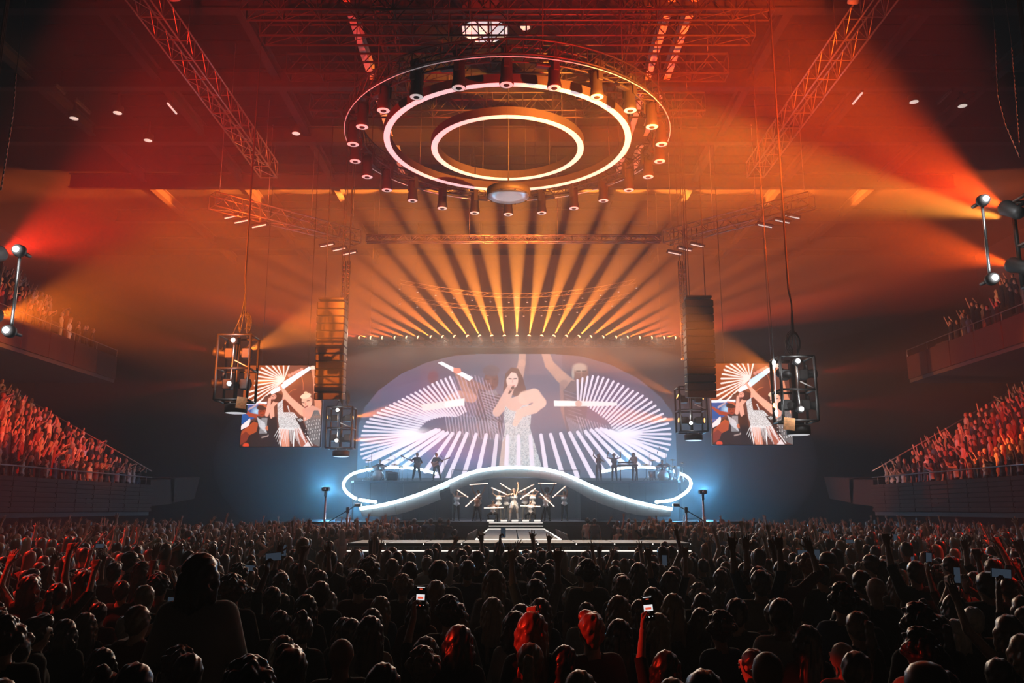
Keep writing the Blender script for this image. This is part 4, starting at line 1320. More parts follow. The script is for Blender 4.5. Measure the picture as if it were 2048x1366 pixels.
# shallow arcs of small lamps behind the beams
ARC1 = smooth_curve([P(x, y, 60.0) for x, y in ((800, 568), (880, 582), (960, 592), (1040, 595), (1120, 591), (1200, 581), (1272, 566))], 30)
ARC2 = smooth_curve([P(x, y, 61.5) for x, y in ((800, 598), (880, 611), (960, 620), (1034, 622), (1110, 620), (1190, 609), (1258, 594))], 30)
for q, (pts, lab) in enumerate(((ARC1, 'upper'), (ARC2, 'lower'))):
    o = pts[15]
    t = thing('curved_truss', f'{lab} of two shallow curved trusses seen through the amber beams', 'truss', o)
    for dz in (0, 0.3):
        MB().path([p - o + Vector((0, 0, dz)) for p in pts], 0.035, 5).build('chord', M_TRUSS, t)
    lt = MB()
    for k in range(29):
        lt.tube(pts[k] - o, pts[k + 1] - o + Vector((0, 0, .3)), 0.02, 4, cap=False)
    tag(lt.build('lattice', M_TRUSS, t), kind='stuff')
    for k in (2, 10, 19, 27):
        MB().tube(pts[k] - o + Vector((0, 0, .3)), Vector((pts[k].x, pts[k].y, ROOF_Z + .38)) - o, 0.015, 4).build('chain', M_TRUSSB, t)
    for k, p in enumerate(along(pts, 14)):
        s = thing('small_lamp', f'{ORD[k]} small lamp on the {lab} curved truss counting from the drummer side', 'stage lamp', p + Vector((0, -.1, -.32)), 'small lamps on the curved trusses')
        MB().box((0, 0, 0.14), (0.3, 0.2, 0.14), bev=.03).tube((0, .1, .2), (0, .1, .36), .02, 5).build('lamp_body', M_CASE, s)
        MB().lathe([(0.1, 0.1), (0.13, -0.06), (0.1, -0.1), (0.02, -.08)], (0, -.02, 0), 10).build('lamp_head', M_CASE, s)
        MB().lathe([(0.08, -0.11), (0.05, -0.125), (0.01, -0.13)], (0, -.02, 0), 10).build('lens', M_LENSW, s)

# ceiling lights
oc = PZ(970, 63, 24.0)
ol = thing('ceiling_light', 'white eight-sided ceiling light between the roof trusses', 'ceiling light', oc)
oct_ = [(1.12 * math.cos(math.pi / 8 + k * math.pi / 4), 0.95 * math.sin(math.pi / 8 + k * math.pi / 4), 0) for k in range(8)]
MB().prism(oct_, (0, 0, 0), (0, 0, .05)).build('diffuser', M_PANEL, ol)
MB().prism([(x * 1.06, y * 1.06, .05) for x, y, z in oct_], (0, 0, 0), (0, 0, .5)).build('housing', M_STEEL, ol)
for k in range(4):
    MB().box((-.9 + .6 * k, 0, -.015), (0.05, 1.7, .03)).build('divider', M_TRUSSB, ol)
for k, (px, py, w) in enumerate(((344, 217, 1.3), (1715, 197, 1.3), (165, 215, 1.6), (1890, 195, 1.6), (120, 180, 1.0))):
    p = PZ(px, py, 23.6)
    t = thing('batten_light', ('short bright batten light beside the dim red truss', 'short bright batten light beyond the orange lit truss', 'faint long batten light over the orange balcony',
                               'faint long batten light over the dark balcony', 'faint short batten light in the dark roof corner')[k], 'batten light', p)
    MB().box((0, 0, .1), (.18, w, .12), bev=.03).tube((0, 0, .1), (0, 0, 1.27), .03, 5).build('batten_body', M_STEEL, t)
    MB().tube((0, -w / 2 + .05, 0), (0, w / 2 - .05, 0), .05, 8).build('tube', M_TUBE if k < 2 else M_RINGSIDE, t)
for k, (px, py, lab) in enumerate(((235, 226, 'brighter round downlight in the dark roof above the orange balcony'), (148, 237, 'dim round downlight closest to the roof corner, orange balcony side'), (296, 281, 'round downlight at the upper edge of the red haze'),
                                   (1828, 204, 'brighter round downlight in the dark roof above the dark balcony'), (1925, 212, 'dim round downlight closest to the roof corner, dark balcony side'), (1050, 55, 'small round downlight next to the eight-sided ceiling light'),
                                   (592, 267, 'round downlight between red haze and round truss'))):
    p = PZ(px, py, 23.7)
    t = thing('downlight', lab, 'ceiling light', p)
    MB().lathe([(0.26, 0.0), (0.3, 0.02), (0.3, 0.35), (0.12, 0.45), (0.04, 1.3)], (0, 0, 0), 16).build('can', M_STEEL, t)
    MB().lathe([(0.22, -0.01), (0.24, 0.01)], (0, 0, 0), 16).build('lens', M_TUBE, t)
for px, py, lab in ((350, 2, 'pale cylindrical follow spot at the top edge, red haze side'), (1705, 8, 'pale cylindrical follow spot at the top edge, orange haze side')):
    p = PZ(px, py, 20.5)
    t = thing('follow_spot', lab, 'stage lamp', p)
    MB().lathe([(0.18, 0), (0.2, .02), (0.2, .8), (.15, .9)], (0, 0, 0), 14, 0, Matrix.Rotation(0.7, 3, 'X')).build('lamp_body', M_GIRDER, t)
    MB().tube((0, 0, .2), (0, 0, 4.5), .03, 5).build('hanger', M_TRUSSB, t)
sub = P(966, 14, 29.5)
t = thing('speaker_cluster', 'black block of speakers hanging in the roof at the top edge', 'speaker', (sub.x, sub.y, sub.z))
for k in range(2):
    for j in range(2):
        c = MB().box((-.42 + .84 * k, 0, -.1 + .62 * j), (.82, .8, .6), bev=.03).build('cabinet', M_CASE, t)
        MB().box((-.42 + .84 * k, -.42, -.1 + .62 * j), (.74, .03, .5)).build('grille', M_GRILL, c)
for s in (-.6, .6):
    MB().tube((s, 0, .8), (s, 0, ROOF_Z - sub.z + .38), .025, 5).build('chain', M_TRUSSB, t)

# ---------------------------------------------------------------- line arrays
def line_array(px, top, bot, d, lab, tilt):
    a, b = P(px, top, d), P(px, bot, d)
    t = thing('line_array', lab, 'speaker', (b.x, d, b.z))
    n = 13
    hh = (a.z - b.z) / n
    cab = MB().box((0, 0, 0), (1.42, 0.75, hh - .015), bev=.04).mesh('speaker_cabinet', M_CASE)
    gr = MB().box((0, 0, 0), (1.30, 0.03, hh - .07), bev=.01).mesh('grille', M_GRILL)
    for k in range(n):
        bend = 0.012 * (n - k) ** 1.5
        c = put('speaker_cabinet', cab, t, (0, bend * .5, hh * (k + .38)))
        c.rotation_euler = (0.02 * max(0, 6 - k), 0, 0)
        put('grille', gr, c, (0, -.385, 0))
    MB().box((0, 0, n * hh + .1), (1.3, .7, .12), bev=.02).build('fly_bar', M_TRUSSB, t)
    for s in (-.4, .4):
        MB().tube((s, 0, n * hh + .1), (s, 0, ROOF_Z - b.z + .38), .025, 5).build('chain', M_TRUSSB, t)
    return t
line_array(657, 604, 797, 40.6, 'black line array beside the side screen on the drummer side', 0)
line_array(1404, 600, 793, 40.6, 'black line array beside the side screen on the keyboard side', 0)
for k, (px, lab) in enumerate(((681, 'outer slim speckled truss column beside the drummer side line array'), (690, 'inner slim speckled truss column beside the drummer side line array'),
                               (1376, 'outer slim speckled truss column beside the keyboard side line array'), (1367, 'inner slim speckled truss column beside the keyboard side line array'))):
    a, b = P(px, 522, 43), P(px, 716, 43)
    t = thing('column_truss', lab, 'truss', (b.x, 43, b.z))
    L = a.z - b.z
    for sx in (-.07, .07):
        for sy in (-.07, .07):
            MB().tube((sx, sy, 0), (sx, sy, L), .018, 5).build('chord', M_TRUSS, t)
    lt = MB()
    for j in range(int(L / .22)):
        z = j * .22
        lt.tube((-.07, -.07, z), (.07, -.07, z + .22), .012, 4, cap=False).tube((.07, .07, z), (-.07, .07, z + .22), .012, 4, cap=False).box((0, 0, z), (.16, .16, .03))
    tag(lt.build('lattice', M_TRUSS, t), kind='stuff')
    MB().box((0, 0, -.06), (.22, .22, .12), bev=.02).build('foot_plate', M_GIRDER, t)
    MB().tube((0, 0, L), (0, 0, ROOF_Z - b.z + .38), .02, 5).build('chain', M_TRUSSB, t)

# ---------------------------------------------------------------- hanging lamp pods
def pod(label, cx, cy, d, w, h, lamps, beams, drum_px, tagged=False, s=1.0):
    """Open tower frame with white lamps, swivelling coloured beam lamps and a weight below. lamps: pixels of the white lamps; beams: rows of BEAMS."""
    c = P(cx, cy, d)
    t = thing('lamp_pod', label, 'lamp pod', c)
    hw, hh, hd = w / 2, h / 2, w * 0.42
    r = 0.05 * s
    for x in (-hw, hw):
        for y in (-hd, hd):
            MB().tube((x, y, -hh), (x, y, hh), r, 6).build('post', M_TRUSSB, t)
    for z in (-hh, -0.02 * h, hh):
        for y in (-hd, hd):
            MB().tube((-hw, y, z), (hw, y, z), r * .8, 6).build('cross_bar', M_TRUSSB, t)
        for x in (-hw, hw):
            MB().tube((x, -hd, z), (x, hd, z), r * .8, 6).build('cross_bar', M_TRUSSB, t)
    MB().tube((0, 0, -hh), (0, 0, hh), r * 1.5, 8).build('centre_pole', M_TRUSSB, t)
    for z in (0.24 * h, -0.24 * h):
        for x in (-.25 * w, .28 * w):
            MB().box((x, 0, z), (.26 * w, .3 * w, .16 * h), bev=.03).build('control_box', M_CASE, t)
    MB().tube((.05 * w, -hd, .1 * h), (.45 * w, -hd, -.0 * h), .022 * s, 5).build('brace', M_GIRDER, t)
    pts = []
    for q, (lx, ly) in enumerate(lamps):
        l = P(lx, ly, d - hd - .12) - c
        pts.append(l)
        cn = MB().lathe([(.10 * s, .12), (.13 * s, .02), (.13 * s, -.04), (.09 * s, -.05)], l + Vector((0, .12, 0)), 12, 0, Matrix.Rotation(math.radians(90), 3, 'X')).build('lamp_can', M_CASE, t)
        MB().lathe([(LENS_R * d ** .3, 0.0), (LENS_R * .75 * d ** .3, .035), (.01, .05)], l + Vector((0, -.005, 0)), 12, 0, Matrix.Rotation(math.radians(90), 3, 'X')).build('white_lamp', M_LAMP, cn)
        bar = MB().tube(l + Vector((0, .14, -.0)), (l.x, 0, l.z), .04 * s, 6)
        bar.build('lamp_bracket', M_TRUSSB, t)
    if len(pts) > 1:
        MB().tube(pts[0] + Vector((0, .16, -.1)), pts[1] + Vector((0, .16, .1)), .03 * s, 6).build('lamp_rod', M_TRUSS, t)
    for bx, by, bd, tx, ty, td, *_ in beams:
        p0 = P(bx, by, bd)
        dr = (P(tx, ty, td) - p0).normalized()
        q = dr.to_track_quat('Z', 'Y').to_matrix()
        hp = MB().lathe([(.09 * s, -.3 * s), (.14 * s, -.22 * s), (.14 * s, .05 * s), (.17 * s, .2 * s), (.16 * s, .25 * s), (.12 * s, .22 * s)], p0 - c, 12, 0, q).build('beam_lamp_head', M_CASE, t)
        MB().lathe([(.14 * s, .2 * s), (.11 * s, .26 * s), (.01, .28 * s)], p0 - c, 12, 0, q).build('lens', M_LENSO, hp)
        e = p0 - c
        MB().tube(e, (math.copysign(hw, e.x) * .8, 0, e.z + .28 * s), .04 * s, 5).build('lamp_bracket', M_TRUSSB, t)
    MB().lathe([(.30 * w, -hh - .42 * s), (.34 * w, -hh - .40 * s), (.34 * w, -hh - .14 * s), (.28 * w, -hh - .1 * s)], (.05 * w, 0, 0), 16).build('ballast_drum', M_CASE, t)
    MB().lathe([(.27 * w, -hh - .435 * s), (.31 * w, -hh - .425 * s)], (.05 * w, 0, 0), 16).build('drum_light', M_RING, t)
    for x in (-.15 * w, .25 * w):
        MB().tube((x, 0, -hh - .12 * s), (x, 0, -hh), .02, 5).build('drum_hanger', M_TRUSS, t)
    if tagged:
        MB().box((.36 * w * tagged, -hd - .05, -hh - .12), (.36, .02, .40), rot=Matrix.Rotation(.12, 3, 'Y')).build('paper_tag', mat('tag_orange_paper', (.75, .36, .15), .8, noise=(14.0, .6)), t, label='orange paper tag')
    rr = RND
    for j in range(3):             # cable bundle gathering into one run up to the roof
        x = (-.25 + .25 * j) * w
        MB().path(smooth_curve([(x, 0, hh), (x * .8 + .1, .05, hh + .35), (.05 + .05 * j, .03 * j, hh + .9), (.12, 0, hh + 1.8), (.06, .05 * j, hh + 3.2), (.1, 0, ROOF_Z - c.z + .38)], 20), .022 * s, 5).build('cable', M_TRUSSB, t)
    for j in range(4):
        lp = [(.12 + (.16 + .03 * j) * math.cos(a) , .05 * j, hh + .55 + (.28 + .05 * j) * math.sin(a)) for a in np.linspace(-1.2, 4.3, 14)]
        MB().path(lp, .016 * s, 5).build('cable_loop', M_TRUSSB, t)
    for l in pts:
        point(c + l + Vector((0, -.16, 0)), WHITE, LAMP_W * s, 0.05)
    return t
LAMP_W = 30.0
LENS_R = 0.026
pod('lamp pod at the edge of the view by the orange balcony, two white lamps', -72, 575, 16.4, 0.9, 1.9, [(32, 498), (12, 660)], [BEAMS[4], BEAMS[5]], None)
pod('lamp pod by the dark balcony throwing the two big orange beams', 2100, 478, 16.4, 0.9, 1.9, [(1972, 397), (1990, 555)], [BEAMS[0], BEAMS[2]], None)
pod('large lamp pod overlapping the drummer side screen, orange tag below', 474, 738, 29.5, 1.16, 2.35, [(466, 680), (458, 767)], BEAMS[6:10], None, 1)
pod('largest lamp pod overlapping the keyboard side screen', 1588, 780, 27.0, 1.12, 2.1, [(1596, 722), (1603, 818)], BEAMS[10:14], None, -1)
pod('smaller lamp pod hanging under the line array on the drummer side', 682, 856, 43.0, 1.3, 2.1, [(675, 820), (673, 881)], BEAMS[14:17], None, False)
pod('smaller lamp pod hanging under the line array on the keyboard side', 1382, 820, 42.0, 1.35, 2.25, [(1382, 788), (1382, 846)], BEAMS[17:21], None, False)
# short lamp tubes by the largest pod
p0, p1 = P(1548, 726, 26.4), P(1553, 826, 26.4)
t = thing('drop_light', 'thin white drop light with a lamp at each end before the keyboard side screen', 'drop light', (p0 + p1) / 2)
o = (p0 + p1) / 2
MB().tube(p0 - o, p1 - o, .018, 6).build('rod', M_PANEL, t)
for p in (p0, p1):
    MB().lathe([(.02, -.1), (.055, -.03), (.055, .04), (.015, .1)], p - o, 10).build('white_lamp', M_LAMP, t)
MB().tube(p0 - o, (0, 0.4, ROOF_Z - o.z + .38), .01, 4).build('cable', M_TRUSSB, t)

# motor chains near the roof corners
for k, (pts, lab) in enumerate((([(32, 148), (26, 230), (10, 330), (2, 380)], 'beaded hoist chain at the edge of the view, orange balcony side'),
                                ([(1990, 60), (1996, 190), (2012, 250), (2040, 315)], 'red glinting hoist chain above the two big orange beams'),
                                ([(2024, 95), (2032, 190), (2040, 290)], 'beaded hoist chain closest to the edge, dark balcony side'))):
    pp = along([P(x, y, 17.5) for x, y in pts], 46)
    o = pp[0]
    t = thing('hoist_chain', lab, 'chain', o)
    for j in range(45):
        m = (pp[j] + pp[j + 1]) / 2 - o
        q = (pp[j + 1] - pp[j]).to_track_quat('Z', 'Y').to_matrix()
        MB().box(m, (.035 if j % 2 else .014, .014 if j % 2 else .035, (pp[j + 1] - pp[j]).length * 1.15), rot=q).build('chain_link', M_RAIL, t)
    MB().tube((0, 0, 0), (0, 0, ROOF_Z - o.z + .38), .012, 4).build('cable', M_TRUSSB, t)
# ---------------------------------------------------------------- people: one blended surface per body
def surface_nets(F, ID, lo, h):
    """Closed surface of F = 0 as vertices, quads and the nearest part id per vertex."""
    ins = F < 0
    n = F.shape
    acc = np.zeros((n[0] - 1, n[1] - 1, n[2] - 1, 3), np.float32)
    cnt = np.zeros((n[0] - 1, n[1] - 1, n[2] - 1), np.float32)
    offs = [(i, j, k) for i in (0, 1) for j in (0, 1) for k in (0, 1)]
    def cor(A, o):
        return A[o[0]:n[0] - 1 + o[0], o[1]:n[1] - 1 + o[1], o[2]:n[2] - 1 + o[2]]
    for a in offs:
        for ax in range(3):
            if a[ax]:
                continue
            b = list(a); b[ax] = 1; b = tuple(b)
            fa, fb = cor(F, a), cor(F, b)
            c = cor(ins, a) != cor(ins, b)
            t = np.where(c, fa / np.where(c, fa - fb, 1), 0)
            for d in range(3):
                acc[..., d] += np.where(c, a[d] + (t if d == ax else 0), 0)
            cnt += c
    act = cnt > 0
    idx = np.full(act.shape, -1, np.int64)
    idx[act] = np.arange(act.sum())
    ci = np.argwhere(act)
    V = (ci + acc[act] / cnt[act][:, None]) * h + np.array(lo)
    vid = ID[ci[:, 0], ci[:, 1], ci[:, 2]]
    Q = []
    for ax in range(3):
        u, w = (ax + 1) % 3, (ax + 2) % 3
        s0 = [slice(1, -1)] * 3; s1 = [slice(1, -1)] * 3
        s0[ax] = slice(0, -1); s1[ax] = slice(1, None)
        ea, eb = ins[tuple(s0)], ins[tuple(s1)]
        base = [1, 1, 1]; base[ax] = 0
        for sgn, m in ((1, ea & ~eb), (-1, ~ea & eb)):
            e = np.argwhere(m) + np.array(base)
            if not len(e):
                continue
            def cell(du, dw):
                q = e.copy(); q[:, u] += du; q[:, w] += dw
                return idx[q[:, 0], q[:, 1], q[:, 2]]
            q = np.stack([cell(-1, -1), cell(0, -1), cell(0, 0), cell(-1, 0)], 1)
            Q.append(q if sgn > 0 else q[:, ::-1])
    return V, np.concatenate(Q), vid

def blend_field(prims, h):
    """prims: (a, b, ra, rb, squash(3), id, k) tapered capsules melted together."""
    lo = np.min([np.minimum(p[0], p[1]) - max(p[2], p[3]) for p in prims], 0) - 2.5 * h
    hi = np.max([np.maximum(p[0], p[1]) + max(p[2], p[3]) for p in prims], 0) + 2.5 * h
    n = np.ceil((hi - lo) / h).astype(int) + 1
    ax = [(lo[d] + np.arange(n[d]) * h).astype(np.float32) for d in range(3)]
    F = np.full(n, 9.0, np.float32)
    ID = np.zeros(n, np.int8)
    for a, b, ra, rb, sq, pid, k in prims:
        a, b, sq = np.array(a, np.float32), np.array(b, np.float32), np.array(sq, np.float32)
        pad = max(ra, rb) + 2 * k + 2 * h
        l = np.maximum(((np.minimum(a, b) - pad - lo) / h).astype(int), 0)
        u = np.minimum(((np.maximum(a, b) + pad - lo) / h).astype(int) + 2, n)
        sl = tuple(slice(l[d], u[d]) for d in range(3))
        g = [((ax[d][sl[d]] - a[d]) / sq[d]) for d in range(3)]
        X, Y, Z = np.meshgrid(*g, indexing='ij')
        v = (b - a) / sq
        L = float(v @ v)
        t = np.clip((X * v[0] + Y * v[1] + Z * v[2]) / L, 0, 1) if L > 1e-10 else np.zeros_like(X)
        d = (np.sqrt((X - t * v[0]) ** 2 + (Y - t * v[1]) ** 2 + (Z - t * v[2]) ** 2) - (ra + (rb - ra) * t)) * float(sq.min())
        cur = F[sl]
        w = np.clip(.5 + .5 * (cur - d) / k, 0, 1)
        ID[sl] = np.where(d < cur, pid, ID[sl])
        F[sl] = cur * (1 - w) + d * w - k * w * (1 - w)
    return F, ID, lo

ONE = (1, 1, 1)
HANDS = {}
def hand_mesh(kind):
    """Hand with palm, four unequal bent fingers and a thumb on the side: wrist at the origin, fingers +Z, thumb +X, palm facing -Y."""
    if kind in HANDS:
        return HANDS[kind]
    curl = {'open': (.1, .12, .08, .12, .18), 'relax': (.4, .5, .6, .7, .75), 'fist': (.9, 1.45, 1.5, 1.5, 1.5), 'horn': (1.0, .05, 1.5, 1.5, .05), 'point': (.9, .05, 1.4, 1.45, 1.5),
            'grip': (.8, 1.15, 1.2, 1.2, 1.15), 'two': (.9, .05, .05, 1.45, 1.5)}[kind]
    pr = []
    xs = (.030, .011, -.009, -.028)
    ls = (.074, .083, .077, .060)
    for i in range(4):
        pr.append(((xs[i] * .6, 0, .005), (xs[i], 0, .088), .021, .014, (1, .72, 1), 0, .008))
        c = curl[i + 1]
        sp = (1.5 - i) * .10 * (1 if c < .5 else .2)
        p = np.array((xs[i], 0, .088))
        a = 0.0
        for sgm, f in enumerate((.46, .30, .24)):
            a += c * (.75, 1.0, .8)[sgm]
            q = p + ls[i] * f * np.array((math.sin(sp), -math.sin(a), math.cos(a)))
            pr.append((p, q, .0098 - .001 * sgm, .0090 - .001 * sgm, ONE, 0, .004))
            p = q
    c = curl[0]
    p = np.array((.026, -.004, .030))
    for sgm, (l, ang) in enumerate(((.036, .75), (.030, .55 - .4 * c), (.024, .3 - .7 * c))):
        q = p + l * np.array((math.sin(ang + .15), -.55 * c * (sgm > 0) - .15, math.cos(ang)))
        pr.append((p, q, .0125 - .0015 * sgm, .011 - .0015 * sgm, ONE, 0, .005))
        p = q
    pr.append(((0, 0, -.03), (0, 0, .02), .027, .026, (1, .75, 1), 0, .01))
    F, ID, lo = blend_field(pr, .0062)
    V, Q, vid = surface_nets(F, ID, lo, .0062)
    HANDS[kind] = (V, Q)
    return HANDS[kind]

def ik(s, t, l1, l2, pole):
    s, t, pole = Vector(s), Vector(t), Vector(pole)
    d = t - s
    L = min(max(d.length, .08), (l1 + l2) * .995)
    u = d.normalized()
    t = s + u * L
    a = (l1 * l1 - l2 * l2 + L * L) / (2 * L)
    h = math.sqrt(max(0, l1 * l1 - a * a))
    pp = pole - u * pole.dot(u)
    pp = pp.normalized() if pp.length > 1e-4 else Vector((0, 0, -1))
    return s + u * a + pp * h, t

# part ids on a body: 0 head and neck, 1 torso, 2 hips, 3 upper arm, 4 forearm, 5 thigh, 6 calf, 7 foot, 8 hand, 9 upper chest
def figure(female=False, lean=(0, 0), twist=0.0, head=(0, 0), arms=None, legs=None, sit=False, h=.018, hands=True, bulk=1.0):
    """Body standing at the origin facing -Y. arms: two of {'to': hand target, 'pole': elbow side, 'hand': kind, 'palm': palm normal}, for the -X side first; targets in body space
    (feet at z 0). legs: two of (knee, ankle) offsets from the hip."""
    U = Vector((lean[1], -lean[0], 1)).normalized()
    S = Vector((math.cos(twist), math.sin(twist), 0))
    legs = legs or [(Vector((-.03, -.02, -.43)), Vector((-.05, .0, -.84))), (Vector((.03, -.02, -.43)), Vector((.05, .0, -.84)))]
    hz = max(-legs[0][1][2], -legs[1][1][2]) + .07 + .02
    P0 = Vector((0, 0, hz))
    W = .155 if female else .178
    b = bulk
    pr = []
    hipw = .092 if female else .085
    chest = P0 + U * .34
    sh = P0 + U * .485
    nb = P0 + U * .53
    Hc = nb + (U + Vector((0, -.10, 0))).normalized() * .155
    V_ = lambda v: tuple(v)
    pr.append((V_(P0 - S * .06 + U * .02), V_(P0 + S * .06 + U * .02), .118 * b, .118 * b, (1, .86, 1), 2, .03))
    pr.append((V_(P0 + U * .08), V_(P0 + U * .24), (.112 if female else .125) * b, (.112 if female else .132) * b, (1, .80, 1), 1, .04))
    pr.append((V_(chest - S * .055), V_(chest + S * .055), .125 * b, .125 * b, (1, .84, 1), 1, .05))
    pr.append((V_(sh - S * (W - .05)), V_(sh + S * (W - .05)), .062, .062, (1, 1, 1), 9, .05))
    if female:
        for s in (-1, 1):
            pr.append((V_(chest + S * (.065 * s) + Vector((0, -.085, -.01))), V_(chest + S * (.065 * s) + Vector((0, -.09, -.02))), .048, .045, ONE, 1, .03))
    pr.append((V_(nb - U * .04), V_(nb + (Hc - nb) * .75), .058 if not female else .05, .052 if not female else .045, ONE, 0, .03))
    hy, hp = head
    RH = Matrix.Rotation(hy, 3, 'Z') @ Matrix.Rotation(hp, 3, 'X')
    HM_ = Matrix.Translation(Hc) @ RH.to_4x4()
    hd = lambda x, y, z: tuple(HM_ @ Vector((x, y, z)))
    pr.append((hd(0, .018, .032), hd(0, -.004, .0), .093, .082, (.88, 1, 1), 0, .02))
    pr.append((hd(0, -.012, -.01), hd(0, -.034, -.062), .072, .046, (.92, 1, 1), 0, .02))
    pr.append((hd(0, -.092, .008), hd(0, -.112, -.018), .010, .015, ONE, 0, .012))
    pr.append((hd(0, -.080, .030), hd(0, -.080, .030), .030, .030, (1.4, 1, .7), 0, .015))
    for s in (-1, 1):
        pr.append((hd(s * .083, .008, .018), hd(s * .080, .012, -.02), .014, .011, (.6, 1, 1), 0, .008))
    wr = []
    for i, s in enumerate((-1, 1)):
        A = (arms or [None, None])[i] or {}
        S0 = sh + S * (s * W) + Vector((0, 0, -.005))
        to = A.get('to')
        if to is None:
            to = S0 + Vector((s * .09, -.05, -.52))
        E, T = ik(S0, to, .285, .245, A.get('pole', (s * .5, .6, -.3)))
        S1 = S0.lerp(sh, .15)
        pr.append((V_(S1), V_(E), .054 * (b if not female else .86), .041 * (b if not female else .88), ONE, 3, .025))
        pr.append((V_(E), V_(T), .041 * (b if not female else .88), .027, ONE, 4, .015))
        f = (T - E).normalized()
        if 'dir' in A:
            f = Vector(A['dir']).normalized()
        wr.append((T, f, A.get('hand', 'relax'), Vector(A.get('palm', (-s * .9, 0, .1))), s))
    for i, s in enumerate((-1, 1)):
        hip = P0 + S * (hipw * s)
        K, An = hip + Vector(legs[i][0]), hip + Vector(legs[i][1])
        pr.append((V_(hip), V_(K), .088 * b, .056 * b, ONE, 5, .03))
        cm = K.lerp(An, .35) + Vector((0, .012, 0))
        pr.append((V_(K), V_(cm), .054, .054 * b, ONE, 6, .02))
        pr.append((V_(cm), V_(An), .054 * b, .036, ONE, 6, .015))
        fd = Vector((s * .25, -1, 0)).normalized()
        pr.append((V_(An + Vector((0, .025, -.035))), V_(An + fd * .17 + Vector((0, 0, -.05))), .038, .03, (1, 1, 1), 7, .02))
    F, ID, lo = blend_field(pr, h)
    V, Q, vid = surface_nets(F, ID, lo, h)
    sets = [(V, Q, vid)]
    if hands:
        for T, f, kind, pn, s in wr:
            hv, hq = hand_mesh(kind)
            Z = f
            Y = -(pn - Z * pn.dot(Z))
            Y = Y.normalized() if Y.length > 1e-3 else Z.orthogonal().normalized()
            X = Y.cross(Z)
            m = -s                 # -X side is the right hand
            M = np.array([[X[d] * m, Y[d], Z[d]] for d in range(3)])
            wv = hv @ M.T + np.array(T)
            sets.append((wv, hq if m > 0 else hq[:, ::-1], np.full(len(wv), 8, np.int8)))
    n = 0
    VV, QQ, II = [], [], []
    for v, q, i in sets:
        VV.append(v); QQ.append(q + n); II.append(i); n += len(v)
    dz = min(0.0, 0.0)
    return dict(V=np.concatenate(VV), Q=np.concatenate(QQ), id=np.concatenate(II), head=HM_, wrists=wr, hip=P0, chest=chest, sh=sh)

def np_mesh(name, V, Q, m, smooth=True):
    me = bpy.data.meshes.new(name)
    me.vertices.add(len(V)); me.vertices.foreach_set('co', np.asarray(V, np.float32).ravel())
    me.loops.add(Q.size); me.loops.foreach_set('vertex_index', Q.ravel().astype(np.int32))
    me.polygons.add(len(Q)); me.polygons.foreach_set('loop_start', np.arange(0, Q.size, Q.shape[1], dtype=np.int32))
    me.polygons.foreach_set('use_smooth', np.full(len(Q), smooth))
    me.update(calc_edges=True)
    for x in (m if isinstance(m, (list, tuple)) else [m]):
        me.materials.append(x)
    return me

def vnormals(V, Q):
    n = np.cross(V[Q[:, 2]] - V[Q[:, 0]], V[Q[:, 3]] - V[Q[:, 1]])
    N = np.zeros_like(V)
    for k in range(4):
        np.add.at(N, Q[:, k], n)
    return N / np.maximum(np.linalg.norm(N, axis=1, keepdims=True), 1e-9)

def shell(fig, ids, off, name, m, where=None, flare=None):
    """Clothing: the body's faces with these part ids, pushed outwards."""
    V, Q, vid = fig['V'], fig['Q'], fig['id']
    N = fig.setdefault('N', vnormals(V, Q))
    ok = np.isin(vid, ids)
    if where is not None:
        ok = ok & where(V)
    f = Q[ok[Q].all(1)]
    if not len(f):
        return None
    u = np.unique(f)
    rm = np.full(len(V), -1); rm[u] = np.arange(len(u))
    W = V[u] + N[u] * off
    if flare is not None:
        W = flare(W)
    return np_mesh(name, W, rm[f], m)

M_SKIN = tinted('skin', [(0, (0.50, 0.30, 0.22)), (.35, (0.56, 0.35, 0.26)), (.6, (0.40, 0.22, 0.15)), (.8, (0.24, 0.12, 0.08)), (.9, (0.60, 0.40, 0.30))], .5, .4)
M_HAIR = tinted('hair', [(0, (0.030, 0.018, 0.012)), (.3, (0.075, 0.042, 0.025)), (.55, (0.16, 0.09, 0.05)), (.75, (0.34, 0.22, 0.12)), (.88, (0.02, 0.016, 0.015))], .34, 1.0, 0.2)
def fuzzy(m):
    b = m.node_tree.nodes['Principled BSDF']
    b.inputs['Sheen Weight'].default_value = 0.22
    b.inputs['Sheen Roughness'].default_value = 0.3
    b.inputs['Specular IOR Level'].default_value = 1.0
    b.inputs['Roughness'].default_value = 0.36
    return m
fuzzy(M_HAIR)
M_HAIR_BLOND = mat('blond_hair', (0.42, 0.29, 0.16), .45, 0, .6, noise=(30, .3))
M_HAIR_RED = mat('ginger_hair', (0.34, 0.12, 0.04), .5, 0, .5, noise=(30, .3))
M_HAIR_DARK = mat('dark_hair', (0.03, 0.02, 0.016), .45, 0, .6, noise=(30, .3))
M_HAIR_GREY = mat('grey_hair', (0.42, 0.40, 0.38), .5, 0, .5, noise=(30, .2))
for _m in (M_HAIR_BLOND, M_HAIR_RED, M_HAIR_DARK, M_HAIR_GREY):
    fuzzy(_m)
M_CLOTH = tinted('shirt_cloth', [(0, (0.02, 0.02, 0.022)), (.45, (0.08, 0.075, 0.07)), (.6, (0.45, 0.43, 0.40)), (.7, (0.16, 0.05, 0.04)), (.78, (0.05, 0.08, 0.14)), (.86, (0.30, 0.26, 0.22)), (.93, (0.015, 0.015, 0.016))], .85, .2, .1)
M_TROUSERS = tinted('trouser_cloth', [(0, (0.02, 0.02, 0.025)), (.5, (0.05, 0.06, 0.09)), (.8, (0.10, 0.09, 0.08))], .85, .2)
M_SHOE = mat('shoe_leather', (0.02, 0.02, 0.02), .5, noise=(12, .3))
